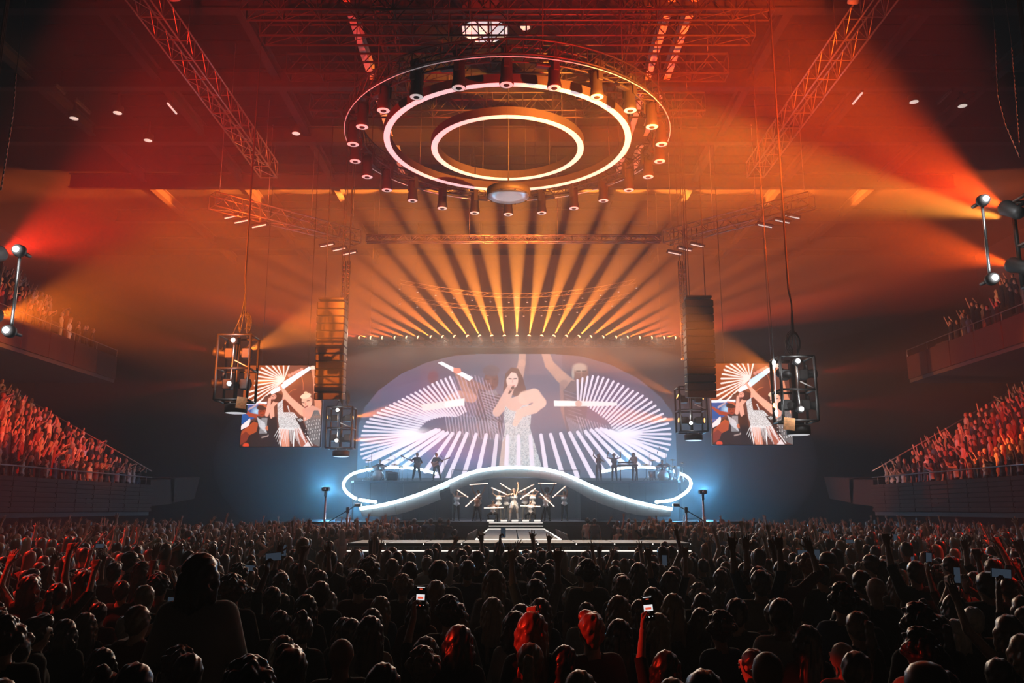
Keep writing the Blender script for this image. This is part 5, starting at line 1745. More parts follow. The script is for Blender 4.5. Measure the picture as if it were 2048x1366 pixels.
M_EYE = mat('eye_dark', (0.02, 0.015, 0.012), .2, noise=(20, .2))
M_LIPS = mat('lips', (0.45, 0.12, 0.10), .4, noise=(20, .1))
M_CAP = mat('cap_cloth', (0.05, 0.045, 0.045), .8, noise=(20, .3))
M_WHITECAP = mat('pale_cap_cloth', (0.5, 0.47, 0.43), .8, noise=(20, .2))

# --- hair, built once per kind in head space
def hair_mesh(kind, m):
    pr = []
    cap = lambda r=1.0: pr.append(((0, .022, .040), (0, .020, .012), .100 * r, .094 * r, (.92, 1, 1), 0, .015))
    if kind == 'short':
        cap()
        pr.append(((0, .045, -.01), (0, .062, -.05), .078, .05, (1, .8, 1), 0, .02))
    elif kind == 'buzz':
        pr.append(((0, .020, .036), (0, .020, .012), .0965, .091, (.90, 1, 1), 0, .015))
        pr.append(((0, .045, -.01), (0, .058, -.04), .073, .05, (1, .8, 1), 0, .02))
    elif kind == 'quiff':
        cap(1.0)
        pr.append(((-.03, -.05, .10), (.04, -.04, .115), .045, .045, ONE, 0, .03))
        pr.append(((0, .045, -.01), (0, .06, -.05), .076, .05, (1, .8, 1), 0, .02))
    elif kind == 'curly':
        rr = random.Random(4)
        cap(1.02)
        for k in range(46):
            a, e = rr.uniform(0, 6.28), rr.uniform(-.35, 1.5)
            c = (.10 * math.cos(a) * math.cos(e), .03 + .105 * math.sin(a) * math.cos(e), .035 + .11 * math.sin(e))
            if c[1] < -.06 and c[2] < .06:
                continue
            pr.append((c, c, .026, .026, ONE, 0, .01))
    elif kind in ('bob', 'long', 'verylong'):
        L = {'bob': .14, 'long': .30, 'verylong': .42}[kind]
        cap(1.04)
        pr.append(((0, .045, .02), (0, .075, -L * .6), .094, .088, (1.12, .66, 1), 0, .02))
        pr.append(((0, .075, -L * .6), (0, .085, -L), .088, .060, (1.22, .5, 1), 0, .02))
        for s in (-1, 1):
            pr.append(((s * .082, .0, .0), (s * .10, .025, -L * .85), .036, .026, ONE, 0, .02))
            pr.append(((s * .045, .105, .0), (s * .06, .12, -L * 1.05), .03, .018, ONE, 0, .015))
    elif kind == 'ponytail':
        cap(1.0)
        pr.append(((0, .05, .0), (0, .055, -.03), .075, .06, ONE, 0, .02))
        pr.append(((0, .12, .05), (0, .15, .04), .026, .032, ONE, 0, .01))
        pr.append(((0, .15, .04), (0, .165, -.10), .036, .04, ONE, 0, .015))
        pr.append(((0, .165, -.10), (0.01, .15, -.27), .04, .014, ONE, 0, .015))
    elif kind == 'bun':
        cap(1.0)
        pr.append(((0, .05, .0), (0, .055, -.03), .075, .06, ONE, 0, .02))
        pr.append(((0, .075, .13), (0, .09, .145), .045, .045, ONE, 0, .008))
    elif kind == 'afro':
        pr.append(((0, .03, .05), (0, .03, .02), .16, .15, ONE, 0, .02))
    h = .0095
    F, ID, lo = blend_field(pr, h)
    n = F.shape
    X, Y, Z = np.meshgrid(*[lo[d] + np.arange(n[d]) * h for d in range(3)], indexing='ij')
    # the face stays free
    face = np.maximum.reduce([Y + .052 - .35 * np.maximum(Z - .02, 0), Z - .062, np.abs(X) - .075])
    if kind in ('bob', 'long', 'verylong'):
        face = np.minimum(face, np.maximum.reduce([Y + .01, Z + .03, np.abs(X) - .07]))
    strand = .0035 * np.sin(95 * X + 13 * np.sin(7 * Z)) * np.sin(60 * Y + 2) + .002 * np.sin(160 * X + 30 * Z)
    if kind in ('curly', 'afro'):
        strand = .006 * np.sin(90 * X + 3) * np.sin(85 * Y) * np.sin(88 * Z)
    F = np.maximum(F + strand.astype(np.float32), -face.astype(np.float32))
    V, Q, vid = surface_nets(F.astype(np.float32), ID, lo, h)
    return np_mesh('hair', V, Q, m)

def cap_mesh(m):
    b = MB()
    b.lathe([(.104, -.005), (.106, .03), (.098, .075), (.07, .112), (.03, .128), (.004, .131)], (0, .018, .01), 20)
    vs = []
    for k in range(9):
        a = math.pi * (k / 8)
        vs.append((.088 * math.cos(a), -.075 - .02 * math.sin(a), .012)); vs.append((.080 * math.cos(a), -.08 - .095 * math.sin(a), -.006))
    n = len(vs)
    vs += [(x, y, z + .006) for x, y, z in vs]
    fs = []
    for k in range(8):
        i = 2 * k
        fs += [(i, i + 1, i + 3, i + 2), (n + i, n + i + 2, n + i + 3, n + i + 1), (i + 1, n + i + 1, n + i + 3, i + 3)]
    b.add(vs, fs)
    return b.mesh('cap', m)

HAIR = {}
def hair(kind, m=None):
    m = m or M_HAIR
    key = (kind, m.name)
    if key not in HAIR:
        HAIR[key] = cap_mesh(m) if kind == 'cap' else hair_mesh(kind, m)
    return HAIR[key]

_eye = MB()
_eye.lathe([(.001, -.011), (.010, -.006), (.012, 0), (.010, .006), (.001, .011)], (0, 0, 0), 8)
EYE = _eye.mesh('eye', M_EYE)
_mo = MB()
_mo.path([(-.022, .004, 0), (-.010, -.003, .002), (0, -.004, 0), (.010, -.003, .002), (.022, .004, 0)], [.003, .007, .0075, .007, .003], 6)
MOUTH = _mo.mesh('mouth', M_LIPS)

def add_face(o, HM_):
    for s in (-1, 1):
        put('eye', EYE, o, mtx=HM_ @ Matrix.Translation((s * .031, -.088, .012)))
    put('mouth', MOUTH, o, mtx=HM_ @ Matrix.Translation((0, -.083, -.060)))

def person(label, fig, loc, rotz=0.0, scale=1.0, skin=None, hair_kind='short', hair_m=None, clothes=(), group=None, face=True, name='person'):
    """clothes: (name, mesh) children."""
    o = put(name, np_mesh('body', fig['V'], fig['Q'], skin or M_SKIN))
    tag(o, label, 'person', group)
    if hair_kind != 'bald':
        put('cap' if hair_kind == 'cap' else 'hair', hair(hair_kind, hair_m), o, mtx=fig['head'])
    for n_, me in clothes:
        if me is not None:
            put(n_, me, o)
    if face:
        add_face(o, fig['head'])
    o.location = loc
    o.rotation_euler = (0, 0, rotz)
    o.scale = (scale,) * 3
    return o

def std_clothes(fig, sleeves=True, shirt_m=None, trouser_m=None):
    return [('shirt', shell(fig, [1, 2, 9] + ([3] if sleeves else []), .011, 'shirt', shirt_m or M_CLOTH)),
            ('trousers', shell(fig, [2, 5, 6], .008, 'trousers', trouser_m or M_TROUSERS)),
            ('shoes', shell(fig, [7], .008, 'shoes', M_SHOE))]
# ---------------------------------------------------------------- performers under the arch
M_SILVER = mat('silver_sequins', (0.82, 0.82, 0.84), .3, .6, noise=(60.0, .5))
M_FRINGE = mat('silver_fringe', (0.85, 0.84, 0.84), .35, .5, noise=(60.0, .3))
M_BOOT = mat('silver_boot', (0.80, 0.78, 0.80), .4, .3, noise=(20.0, .2))
M_BLACKCLOTH = mat('black_cloth', (0.018, 0.018, 0.02), .85, noise=(20.0, .3))
M_NAVY = mat('dark_shirt_cloth', (0.05, 0.06, 0.08), .85, noise=(20.0, .3))
M_RUST = mat('draped_copper_top', (0.50, 0.30, 0.22), .45, .3, noise=(25.0, .4))
M_PALESKIN = mat('skin_pale', (0.70, 0.45, 0.35), .5, noise=(8, .08))
M_TANSKIN = mat('skin_tan', (0.52, 0.30, 0.20), .5, noise=(8, .08))
M_BROWNSKIN = mat('skin_brown', (0.26, 0.14, 0.09), .5, noise=(8, .08))
M_STICK = mat('light_tube_warm', (1, .9, .85), .4, emit=(1.0, .70, .55), strength=2.1, sampling='NONE')

def light_tube(label, p, q):
    c = (p + q) / 2
    t = thing('light_tube', label, 'light tube', c, 'glowing tubes held by the dancers')
    d = (q - p).normalized()
    MB().tube(p + d * .05 - c, q - d * .05 - c, .027, 10).build('tube', M_STICK, t)
    for e, s in ((p, 1), (q, -1)):
        MB().tube(e - c, e + d * (s * .05) - c, .030, 10).build('end_cap', M_STICK, t)
    return t

def L3(v):
    return Vector(v)

STAND = None
WIDE = [(L3((-.10, -.03, -.42)), L3((-.16, .02, -.82))), (L3((.10, -.03, -.42)), L3((.16, .02, -.82)))]
SQUAT = [(L3((-.22, -.34, -.10)), L3((-.20, -.16, -.44))), (L3((.22, -.34, -.10)), L3((.20, -.16, -.44)))]
KNEEL = [(L3((-.12, -.40, -.06)), L3((-.12, -.34, -.42))), (L3((.10, -.10, -.40)), L3((.14, .30, -.36)))]
STEP = [(L3((-.05, -.06, -.42)), L3((-.10, .02, -.83))), (L3((.12, -.10, -.40)), L3((.20, .06, -.78)))]

def dancer(label, hx, hy, d, tube, tlab, female=True, legs=None, lean=(0, 0), twist=0.0, head=(0, 0), skin=None, hk='bun', hm=None, top=None, grips=(.08, .92), dy=0.16, tube_d=None, poles=((-1, .2, .1), (1, .2, .1)), bulk=1.0):
    td = d - dy if tube_d is None else tube_d
    p, q = P(*tube[0], td), P(*tube[1], td)
    hw = P(hx, hy, d)
    lg = legs or [(L3((-.03, -.02, -.43)), L3((-.05, 0, -.84))), (L3((.03, -.02, -.43)), L3((.05, 0, -.84)))]
    U = Vector((lean[1], -lean[0], 1)).normalized()
    hz = max(-lg[0][1][2], -lg[1][1][2]) + .09
    head_h = hz + U.z * .53 + .155
    sc = max(.82, min(1.12, (hw.z - ST_Z) / head_h))
    base = Vector((hw.x - (U.x * .53 + U.x * .15) * sc, d, ST_Z))
    loc = lambda v: (v - base) / sc
    ga, gb = loc(p.lerp(q, grips[0])), loc(p.lerp(q, grips[1]))
    dr = (q - p).normalized()
    off = .085                     # the palm, not the wrist, lies on the tube
    arms = []
    for g, s, pole in ((ga, -1, poles[0]), (gb, 1, poles[1])):
        shp = Vector((s * .17, 0, hz + .485)) + Vector((U.x, U.y, 0)) * .485
        f = (g - shp).normalized()
        arms.append({'to': g - f * off, 'pole': pole, 'hand': 'grip', 'palm': (0, -1, 0), 'dir': f})
    fg = figure(female, lean, twist, head, arms, lg, h=.019, bulk=bulk)
    tm = top or M_SILVER
    cl = [('top', shell(fg, [1, 2], .012, 'top', tm)), ('trousers', shell(fg, [2, 5, 6], .009, 'trousers', M_BLACKCLOTH)), ('shoes', shell(fg, [7], .008, 'shoes', M_SHOE))]
    o = person(label, fg, base, 0, sc, skin or M_PALESKIN, hk, hm or M_HAIR_DARK, cl, 'dancers under the arch')
    light_tube(tlab, p, q)
    return o

dancer('dancer in silver top at the outer end, drummer side, tube slanting down across her', 914, 986, 45.8, ((905.5, 973.5), (936, 994.5)), 'glowing tube slanting down before the dancer at the drummer side end', lean=(0, .02), head=(.3, 0), hk='ponytail')
dancer('dancer lifting a level tube overhead with both arms, drummer side', 957, 984, 46.3, ((939, 969.5), (976, 967)), 'level glowing tube lifted overhead on the drummer side', skin=M_TANSKIN, hk='long', top=M_RUST)
dancer('man in copper top holding a tube rising across his chest, drummer side', 954, 990, 45.2, ((931, 1013.5), (960, 987.5)), 'glowing tube rising from knee to shoulder on the drummer side', female=False, skin=M_BROWNSKIN, hk='buzz', top=M_RUST, legs=WIDE, grips=(.5, .8), poles=((-1, .3, -.4), (1, .3, -.4)))
dancer('bare-armed dancer with a tube slanting down to the singer at chest height', 998, 986, 45.4, ((983, 975.5), (1017, 990.5)), 'glowing tube slanting at chest height towards the singer', hk='bun', lean=(0, .05))
dancer('dancer half hidden behind the singer under the steep tube', 1013, 985, 46.4, ((1000, 966.5), (1025, 982)), 'glowing tube above the singer, falling towards her head', hk='long', skin=M_TANSKIN)
dancer('dancer behind the singer with a tube rising away from her head', 1050, 981, 46.4, ((1036.5, 985), (1068, 968.5)), 'upper of two parallel tubes rising away from the singer', hk='bun', hm=M_HAIR_BLOND)
dancer('dancer in silver dress leaning under the lower parallel tube', 1066, 984, 45.4, ((1041, 998), (1071, 977)), 'lower of two parallel tubes rising away from the singer', lean=(0, .06), hk='ponytail', hm=M_HAIR_BLOND)
dancer('dancer lifting a level tube overhead with both arms, keyboard side', 1094, 981, 46.3, ((1076.5, 966.5), (1113, 967.5)), 'level glowing tube lifted overhead on the keyboard side', skin=M_BROWNSKIN, hk='afro', female=False)
dancer('dancer whose tube falls from shoulder to knee, keyboard side', 1091, 990, 45.2, ((1080.5, 987), (1108.5, 1013.5)), 'glowing tube falling from shoulder to knee on the keyboard side', skin=M_TANSKIN, hk='buzz', female=False, legs=WIDE, grips=(.2, .5), poles=((-1, .3, -.4), (1, .3, -.4)))
dancer('dancer at the outer end, keyboard side, tube rising across her', 1128, 985, 45.8, ((1105.5, 994.5), (1133, 970.5)), 'glowing tube rising before the dancer at the keyboard side end', lean=(0, -.02), head=(-.3, 0), hk='ponytail')
dancer('dancer crouching at the front with a level tube before the chest, drummer side', 986, 1006, 44.4, ((968, 1016), (1006.5, 1015)), 'low level tube held by the crouching dancer on the drummer side', legs=SQUAT, female=False, skin=M_TANSKIN, hk='curly', grips=(.3, .7), dy=.42)
dancer('dancer crouching at the front with a level tube at the chin, keyboard side', 1061, 1007, 44.4, ((1041, 1011.5), (1080.5, 1013)), 'low level tube held by the crouching dancer on the keyboard side', legs=SQUAT, hk='bun', grips=(.25, .75), dy=.40, poles=((-1, .1, -.8), (1, .1, -.8)))

# the singer
sb = P(1028, 1042, 44.0)
sb = Vector((sb.x, 44.0, ST_Z))
hand_up = P(1036.5, 966, 44.0) - sb
sfig = figure(True, (0.0, -.02), .15, (.15, -.18), [{'to': (-.10, -.17, 1.42), 'pole': (-1, 0, -.4), 'hand': 'grip', 'palm': (.3, -.2, 1)}, {'to': tuple(hand_up), 'pole': (.6, .4, 0), 'hand': 'point', 'palm': (0, -1, 0)}],
              [(L3((-.09, -.05, -.42)), L3((-.13, .0, -.80))), (L3((.07, -.05, -.42)), L3((.10, .02, -.80)))], h=.014)
def skirt(W):
    W = W.copy()
    z = W[:, 2]
    k = np.clip((.98 - z) / .35, 0, 1)
    W[:, 0] *= 1 + .18 * k
    W[:, 1] *= 1 + .35 * k
    return W
dress = shell(sfig, [1, 2, 5], .013, 'dress', M_SILVER, where=lambda V: V[:, 2] > .68, flare=skirt)
boots = shell(sfig, [6, 7], .014, 'boots', M_BOOT, where=lambda V: V[:, 2] < .46)
fr = MB()
rr = random.Random(3)
for k in range(44):
    a = 2 * math.pi * k / 44
    x, y = .19 * math.cos(a), .15 * math.sin(a)
    z0 = .90 + .06 * math.sin(3 * a)
    L = rr.uniform(.30, .46)
    fr.path([(x, y, z0), (x * 1.14, y * 1.2, z0 - L * .5), (x * 1.2 + rr.uniform(-.03, .03), y * 1.28, z0 - L)], .008, 4)
fringe = fr.mesh('fringe', M_FRINGE)
singer = person('singer in a silver fringed dress and pale boots at stage front, arm raised', sfig, sb, 0, 1.0, M_PALESKIN, 'verylong', M_HAIR_DARK, [('dress', dress), ('boots', boots), ('fringe', fringe)], None)
singer.children[1]['label'] = 'silver sequined dress'
for c in singer.children:
    if c.name.startswith('fringe'):
        tag(c, kind='stuff')
wm = sfig['wrists'][0]
mc = sb + wm[0] + wm[1] * .07
mk = thing('microphone', 'hand microphone held at the singer\'s mouth', 'microphone', mc)
MB().lathe([(.012, -.10), (.016, .02), (.026, .05), (.028, .075), (.016, .10)], (0, 0, 0), 10, 0, Matrix.Rotation(-.7, 3, 'X')).build('handle', M_CHROME, mk)
MB().lathe([(.02, .055), (.03, .07), (.028, .095), (.012, .108)], (0, 0, 0), 10, 0, Matrix.Rotation(-.7, 3, 'X')).build('grille_ball', M_BLACK, mk)

# ---------------------------------------------------------------- the band
def band(label, px, d, fig, rotz=0.0, sc=1.0, hk='short', hm=None, skin=None, shirt=None, sleeves=True, zoff=0.0):
    b = on_riser(px, d)
    b.z += zoff
    return person(label, fig, b, rotz, sc, skin or M_TANSKIN, hk, hm or M_HAIR_DARK, std_clothes(fig, sleeves, shirt or M_NAVY, M_BLACKCLOTH), 'band on the risers'), b

def guitar(label, c, neck, body_m, bass=False):
    """c: body centre; neck: direction of the neck (world)."""
    t = thing('guitar', label, 'guitar', c)
    n = Vector(neck).normalized()
    X = n
    Yf = Vector((0, -1, 0)); Yf = (Yf - X * Yf.dot(X)).normalized()
    Zz = X.cross(Yf)
    M = Matrix((X, Zz, Yf)).transposed()
    out = [(-.22, .0), (-.2, .11), (-.1, .155), (-.01, .11), (.06, .10), (.16, .13), (.22, .10), (.13, .045), (.13, -.045), (.21, -.09), (.15, -.125), (.06, -.10), (-.01, -.11), (-.1, -.155), (-.2, -.11)]
    MB().prism([M @ Vector((x, y, 0)) for x, y in out], M @ Vector((0, 0, -.022)), M @ Vector((0, 0, .022))).build('guitar_body', body_m, t)
    L = .85 if bass else .68
    MB().box(M @ Vector((.12 + L / 2, 0, .02)), (L, .05, .025), rot=M, bev=.005).build('neck', M_WOOD, t)
    MB().box(M @ Vector((.12 + L + .09, .01, .01)), (.19, .08, .02), rot=M, bev=.008).build('headstock', M_WOOD, t)
    for k in range(2):
        MB().box(M @ Vector((-.02 + .07 * k, 0, .028)), (.025, .075, .012), rot=M).build('pickup', M_BLACK, t)
    for k in range(4):
        MB().tube(M @ Vector((-.14, -.018 + .012 * k, .036)), M @ Vector((.12 + L, -.015 + .01 * k, .036)), .0025, 4).build('string', M_CHROME, t)
    return t

g1 = figure(False, (0.05, 0), -.5, (-.4, 0), [{'to': (-.42, -.34, 1.28), 'pole': (-.6, .2, -.8), 'hand': 'grip', 'palm': (.3, .6, .5)}, {'to': (.10, -.24, 1.02), 'pole': (.9, .4, 0), 'hand': 'relax', 'palm': (0, 1, 0)}], WIDE, bulk=1.08)
_, b1 = band('broad bass player turned aside, dark clothes, in the middle of the first riser', 833, 51.6, g1, 0.25, 1.02, 'buzz', None, M_BROWNSKIN, M_BLACKCLOTH)
guitar('bass guitar of the broad player in the middle of the first riser', b1 + Vector((.06, -.30, 1.06)), (-.85, -.15, .42), M_WOOD, True)
g2 = figure(False, (0, 0), .3, (.5, -.1), [{'to': (-.10, -.22, 1.02), 'pole': (-.9, .4, 0), 'hand': 'relax', 'palm': (0, 1, 0)}, {'to': (.44, -.26, 1.26), 'pole': (.6, .2, -.8), 'hand': 'grip', 'palm': (-.3, .6, .5)}], STEP)
_, b2 = band('slim guitarist at the arch end of the first riser, dark short-sleeved shirt', 872, 51.4, g2, 0, 1.0, 'short', None, M_TANSKIN, M_NAVY)
guitar('electric guitar of the slim guitarist, neck pointing up to the arch', b2 + Vector((-.04, -.25, 1.06)), (.88, -.05, .38), M_RUST)
SITL = [(L3((-.16, -.42, -.03)), L3((-.20, -.40, -.46))), (L3((.16, -.42, -.03)), L3((.20, -.40, -.46)))]
g3 = figure(False, (.1, 0), 0, (0, .1), [{'to': (-.30, -.36, .88), 'pole': (-1, .2, -.3), 'hand': 'fist', 'palm': (0, 0, -1)}, {'to': (.28, -.38, .92), 'pole': (1, .2, -.3), 'hand': 'fist', 'palm': (0, 0, -1)}], SITL)
_, b3 = band('seated drummer in a black shirt behind the silver drum kit', 759, 52.0, g3, 0, 1.0, 'short', None, M_BROWNSKIN, M_BLACKCLOTH)
for k, w in enumerate(g3['wrists']):
    p = b3 + w[0] + w[1] * .07
    t = thing('drumstick', f'pale drumstick in the seated drummer\'s {"first" if k == 0 else "other"} hand', 'drumstick', p)
    MB().tube((0, .08, -.02), (0.05 - .1 * k, -.28, .06), .008, 6, .005).build('shaft', M_KEYS, t)
    MB().lathe([(.003, -.012), (.008, 0), (.004, .012)], (0.05 - .1 * k, -.29, .062), 6).build('tip', M_KEYS, t)
g4 = figure(True, (0, .02), .1, (.2, 0), [{'to': (-.30, -.05, 1.86), 'pole': (-.8, .3, 0), 'hand': 'open', 'palm': (0, -1, 0)}, {'to': (.12, -.2, 1.3), 'pole': (.9, .3, -.3), 'hand': 'fist', 'palm': (0, 1, 0)}], None)
band('backing singer nearest the arch on the keyboard riser, one arm raised', 1198, 51.4, g4, 0, .97, 'long', None, M_BROWNSKIN, M_NAVY, False)
g5 = figure(True, (0, 0), 0, (-.2, 0), [{'to': (-.40, -.08, 1.72), 'pole': (-.8, .3, -.4), 'hand': 'open', 'palm': (0, -1, 0)}, {'to': (.42, -.08, 1.74), 'pole': (.8, .3, -.4), 'hand': 'open', 'palm': (0, -1, 0)}], None)
band('backing singer with both arms lifted on the keyboard riser', 1229, 51.4, g5, 0, .97, 'curly', None, M_BROWNSKIN, M_NAVY, False)
g6 = figure(False, (.16, -.04), .1, (.3, .2), [{'to': (-.26, -.42, 1.02), 'pole': (-1, .3, -.3), 'hand': 'relax', 'palm': (0, 0, -1)}, {'to': (.14, -.42, 1.02), 'pole': (1, .3, -.3), 'hand': 'relax', 'palm': (0, 0, -1)}], None)
band('keyboard player with long hair leaning over the black keyboard', 1270, 51.9, g6, -.3, 1.03, 'bob', None, M_TANSKIN, M_RUST)
g7 = figure(False, (.1, 0), 0, (0, .1), [{'to': (-.28, -.36, .90), 'pole': (-1, .2, -.3), 'hand': 'fist', 'palm': (0, 0, -1)}, {'to': (.30, -.30, 1.10), 'pole': (1, .2, -.3), 'hand': 'fist', 'palm': (0, 0, -1)}], SITL)
band('percussion player seated behind the drums of the keyboard riser', 1325, 52.0, g7, 0, 1.0, 'buzz', None, M_TANSKIN, M_BLACKCLOTH)
# ---------------------------------------------------------------- the standing crowd
def crowd_template(name, female, arms, head=(0, 0), lean=(0, 0), bulk=1.0, sleeves=True):
    fg = figure(female, lean, 0.0, head, arms, None, h=.021, bulk=bulk)
    V, Q = fg['V'], fg['Q']
    mi = np.zeros(len(Q), np.int32)
    vs, qs, ms = [V], [Q], [mi]
    n = len(V)
    HMn = np.array(fg['head'])
    for me, m_i, offs in ((EYE, 1, [(-.031, -.088, .012), (.031, -.088, .012)]), (MOUTH, 2, [(0, -.083, -.060)])):
        co = np.array([v.co for v in me.vertices])
        fq = np.array([list(p.vertices) for p in me.polygons if len(p.vertices) == 4])
        for o in offs:
            w = np.c_[co + np.array(o), np.ones(len(co))] @ HMn.T
            vs.append(w[:, :3]); qs.append(fq + n); ms.append(np.full(len(fq), m_i, np.int32)); n += len(co)
    body = np_mesh('body', np.concatenate(vs), np.concatenate(qs), [M_SKIN, M_EYE, M_LIPS])
    body.polygons.foreach_set('material_index', np.concatenate(ms))
    return dict(body=body, shirt=shell(fg, [1, 2, 9] + ([3] if sleeves else []), .012, 'shirt', M_CLOTH), trousers=shell(fg, [2, 5, 6, 7], .008, 'trousers', M_TROUSERS),
                head=fg['head'], wrists=fg['wrists'])

DN = None
UPR = {'to': (-.26, -.06, 1.90), 'pole': (-.8, .3, -.1), 'hand': 'open', 'palm': (0, -1, 0)}
UPL = {'to': (.24, -.10, 1.93), 'pole': (.8, .3, -.1), 'hand': 'fist', 'palm': (-.4, -1, 0)}
TPL = {}
for sex, fem in (('m', False), ('f', True)):
    TPL['down' + sex] = crowd_template('down', fem, [DN, DN], (.1, .03), bulk=1.05)
    TPL['point' + sex] = crowd_template('point', fem, [dict(UPR, hand='point', to=(-.30, -.12, 1.88)), DN], (-.1, 0))
    TPL['fist' + sex] = crowd_template('fist', fem, [DN, UPL], (.1, -.05), sleeves=not fem)
    TPL['open' + sex] = crowd_template('open', fem, [dict(UPR, to=(-.34, -.10, 1.84)), dict(UPR, to=(.32, -.14, 1.86), pole=(.8, .3, -.1))], (0, -.08), sleeves=not fem)
    TPL['horns' + sex] = crowd_template('horns', fem, [dict(UPR, hand='horn', to=(-.24, -.02, 1.97)), dict(UPR, hand='horn', to=(.25, -.02, 1.94), pole=(.8, .3, -.1))], (0, .05))
    TPL['phone' + sex] = crowd_template('phone', fem, [dict(UPR, hand='grip', to=(-.10, -.38, 1.58), pole=(-.8, 0, -.6), palm=(1, .2, 0), dir=(0, -.1, 1)), dict(UPR, hand='grip', to=(.10, -.38, 1.58), pole=(.8, 0, -.6), palm=(-1, .2, 0), dir=(0, -.1, 1))], (0, 0))
    TPL['phonehigh' + sex] = crowd_template('phonehigh', fem, [DN, dict(UPL, hand='grip', to=(.12, -.24, 1.92), palm=(-1, .2, 0), dir=(0, -.1, 1))], (.05, -.1))
    TPL['clap' + sex] = crowd_template('clap', fem, [dict(UPR, to=(-.06, -.30, 1.62), palm=(1, 0, 0), dir=(.2, -.2, 1), pole=(-.9, .1, -.4)), dict(UPR, to=(.06, -.30, 1.62), palm=(-1, 0, 0), dir=(-.2, -.2, 1), pole=(.9, .1, -.4))], (-.25, 0))
TPL['broadm'] = crowd_template('broad', False, [DN, DN], (-.35, .08), bulk=1.22)

M_SCREEN = mat('phone_screen', (.02, .02, .02), .2, emit=(.5, .7, 1.0), strength=.05, noise=(30, .3), sampling='NONE')
M_SCREENW = mat('phone_screen_stage_picture', (.02, .02, .02), .2, emit=(.9, .88, .9), strength=.9, sampling='NONE')
M_SCREENR = mat('phone_screen_red', (.02, .02, .02), .2, emit=(1.0, .12, .06), strength=.8, sampling='NONE')
M_SCREENK = mat('phone_screen_black', (.008, .008, .010), .15, noise=(10, .2))
def phone(label, loc, rotz=math.pi, tilt=0.0, kind=0, wide=False, scale=1.0, group='phones held up in the crowd'):
    """Slab with its screen towards the holder (local +Y side of the holder's face is -Y here: the screen looks along local +Y)."""
    t = thing('smartphone', label, 'phone', loc, group, rotz)
    t.rotation_euler = (0, tilt + (math.pi / 2 if wide else 0), rotz)
    t.scale = (scale,) * 3
    MB().box((0, 0, 0), (.078, .010, .160), bev=.004).build('phone_body', M_BLACK, t)
    if kind == 0:
        MB().box((0, .006, 0), (.070, .002, .148)).build('screen', M_SCREEN, t)
    else:
        s = MB().box((0, .006, 0), (.070, .002, .148)).build('screen', M_SCREENK, t)
        MB().box((0, .0075, .004), (.060, .002, .040)).build('picture', M_SCREENW, s)
        MB().box((0, .0085, .000), (.040, .002, .014)).build('picture', M_SCREENR, s)
        MB().box((0, .0075, .060), (.020, .002, .006)).build('record_bar', M_SCREENR, s)
        MB().lathe([(.006, -.001), (.006, .001)], (0, .008, -.052), 10, 0, Matrix.Rotation(math.pi / 2, 3, 'X')).build('record_button', M_SCREENR if kind == 1 else M_SCREENW, s)
        for x in (-.022, .022):
            MB().lathe([(.003, -.001), (.003, .001)], (x, .008, -.052), 8, 0, Matrix.Rotation(math.pi / 2, 3, 'X')).build('button', M_SCREENW, s)
        MB().box((0, .0075, .072), (.056, .002, .004)).build('status_bar', M_SCREENW, s)
    return t

PLACED = []                        # (x, depth) of everyone on the floor
PEOPLE = []
def audience(x, y, top, tpl, hk, label, hm=None, skin=None, rot=0.0, group='people in the standing crowd', shirt=None):
    T = TPL[tpl]
    s = top / (1.755 if hk not in ('afro', 'bun', 'quiff') else 1.79)
    o = put('person', T['body'])
    tag(o, label, 'person', group)
    if hk != 'bald':
        h = put('cap' if hk == 'cap' else 'hair', hair(hk, hm), o, mtx=T['head'])
    c = put('shirt', T['shirt'], o)
    put('trousers', T['trousers'], o)
    if shirt is not None:
        c.material_slots[0].link = 'OBJECT'
        c.material_slots[0].material = shirt
    if skin is not None:
        o.material_slots[0].link = 'OBJECT'
        o.material_slots[0].material = skin
    o.location = (x, y, 0)
    o.rotation_euler = (0, 0, math.pi + rot)
    o.scale = (s, s, s)
    PLACED.append((x, y))
    PEOPLE.append(o)
    return o, s

def hero(px, top, w, tpl, hk, label, hm=None, skin=None, rot=0.0, shirt=None, hw=.20):
    """px, top: pixel of the head's top; w: pixel width of the head."""
    sl = -(P(px, top, 1.0).z - CAM_H)            # drop per metre of depth
    d_w = hw * FPX / w / 1.02
    z = min(2.1 if 'tall broad' in label else 1.86, max(1.52, CAM_H - sl * d_w))
    d = max(3.6, (CAM_H - z) / sl)
    p = P(px, top, d)
    return audience(p.x, d, z, tpl, hk, label, hm, skin, rot, shirt=shirt)

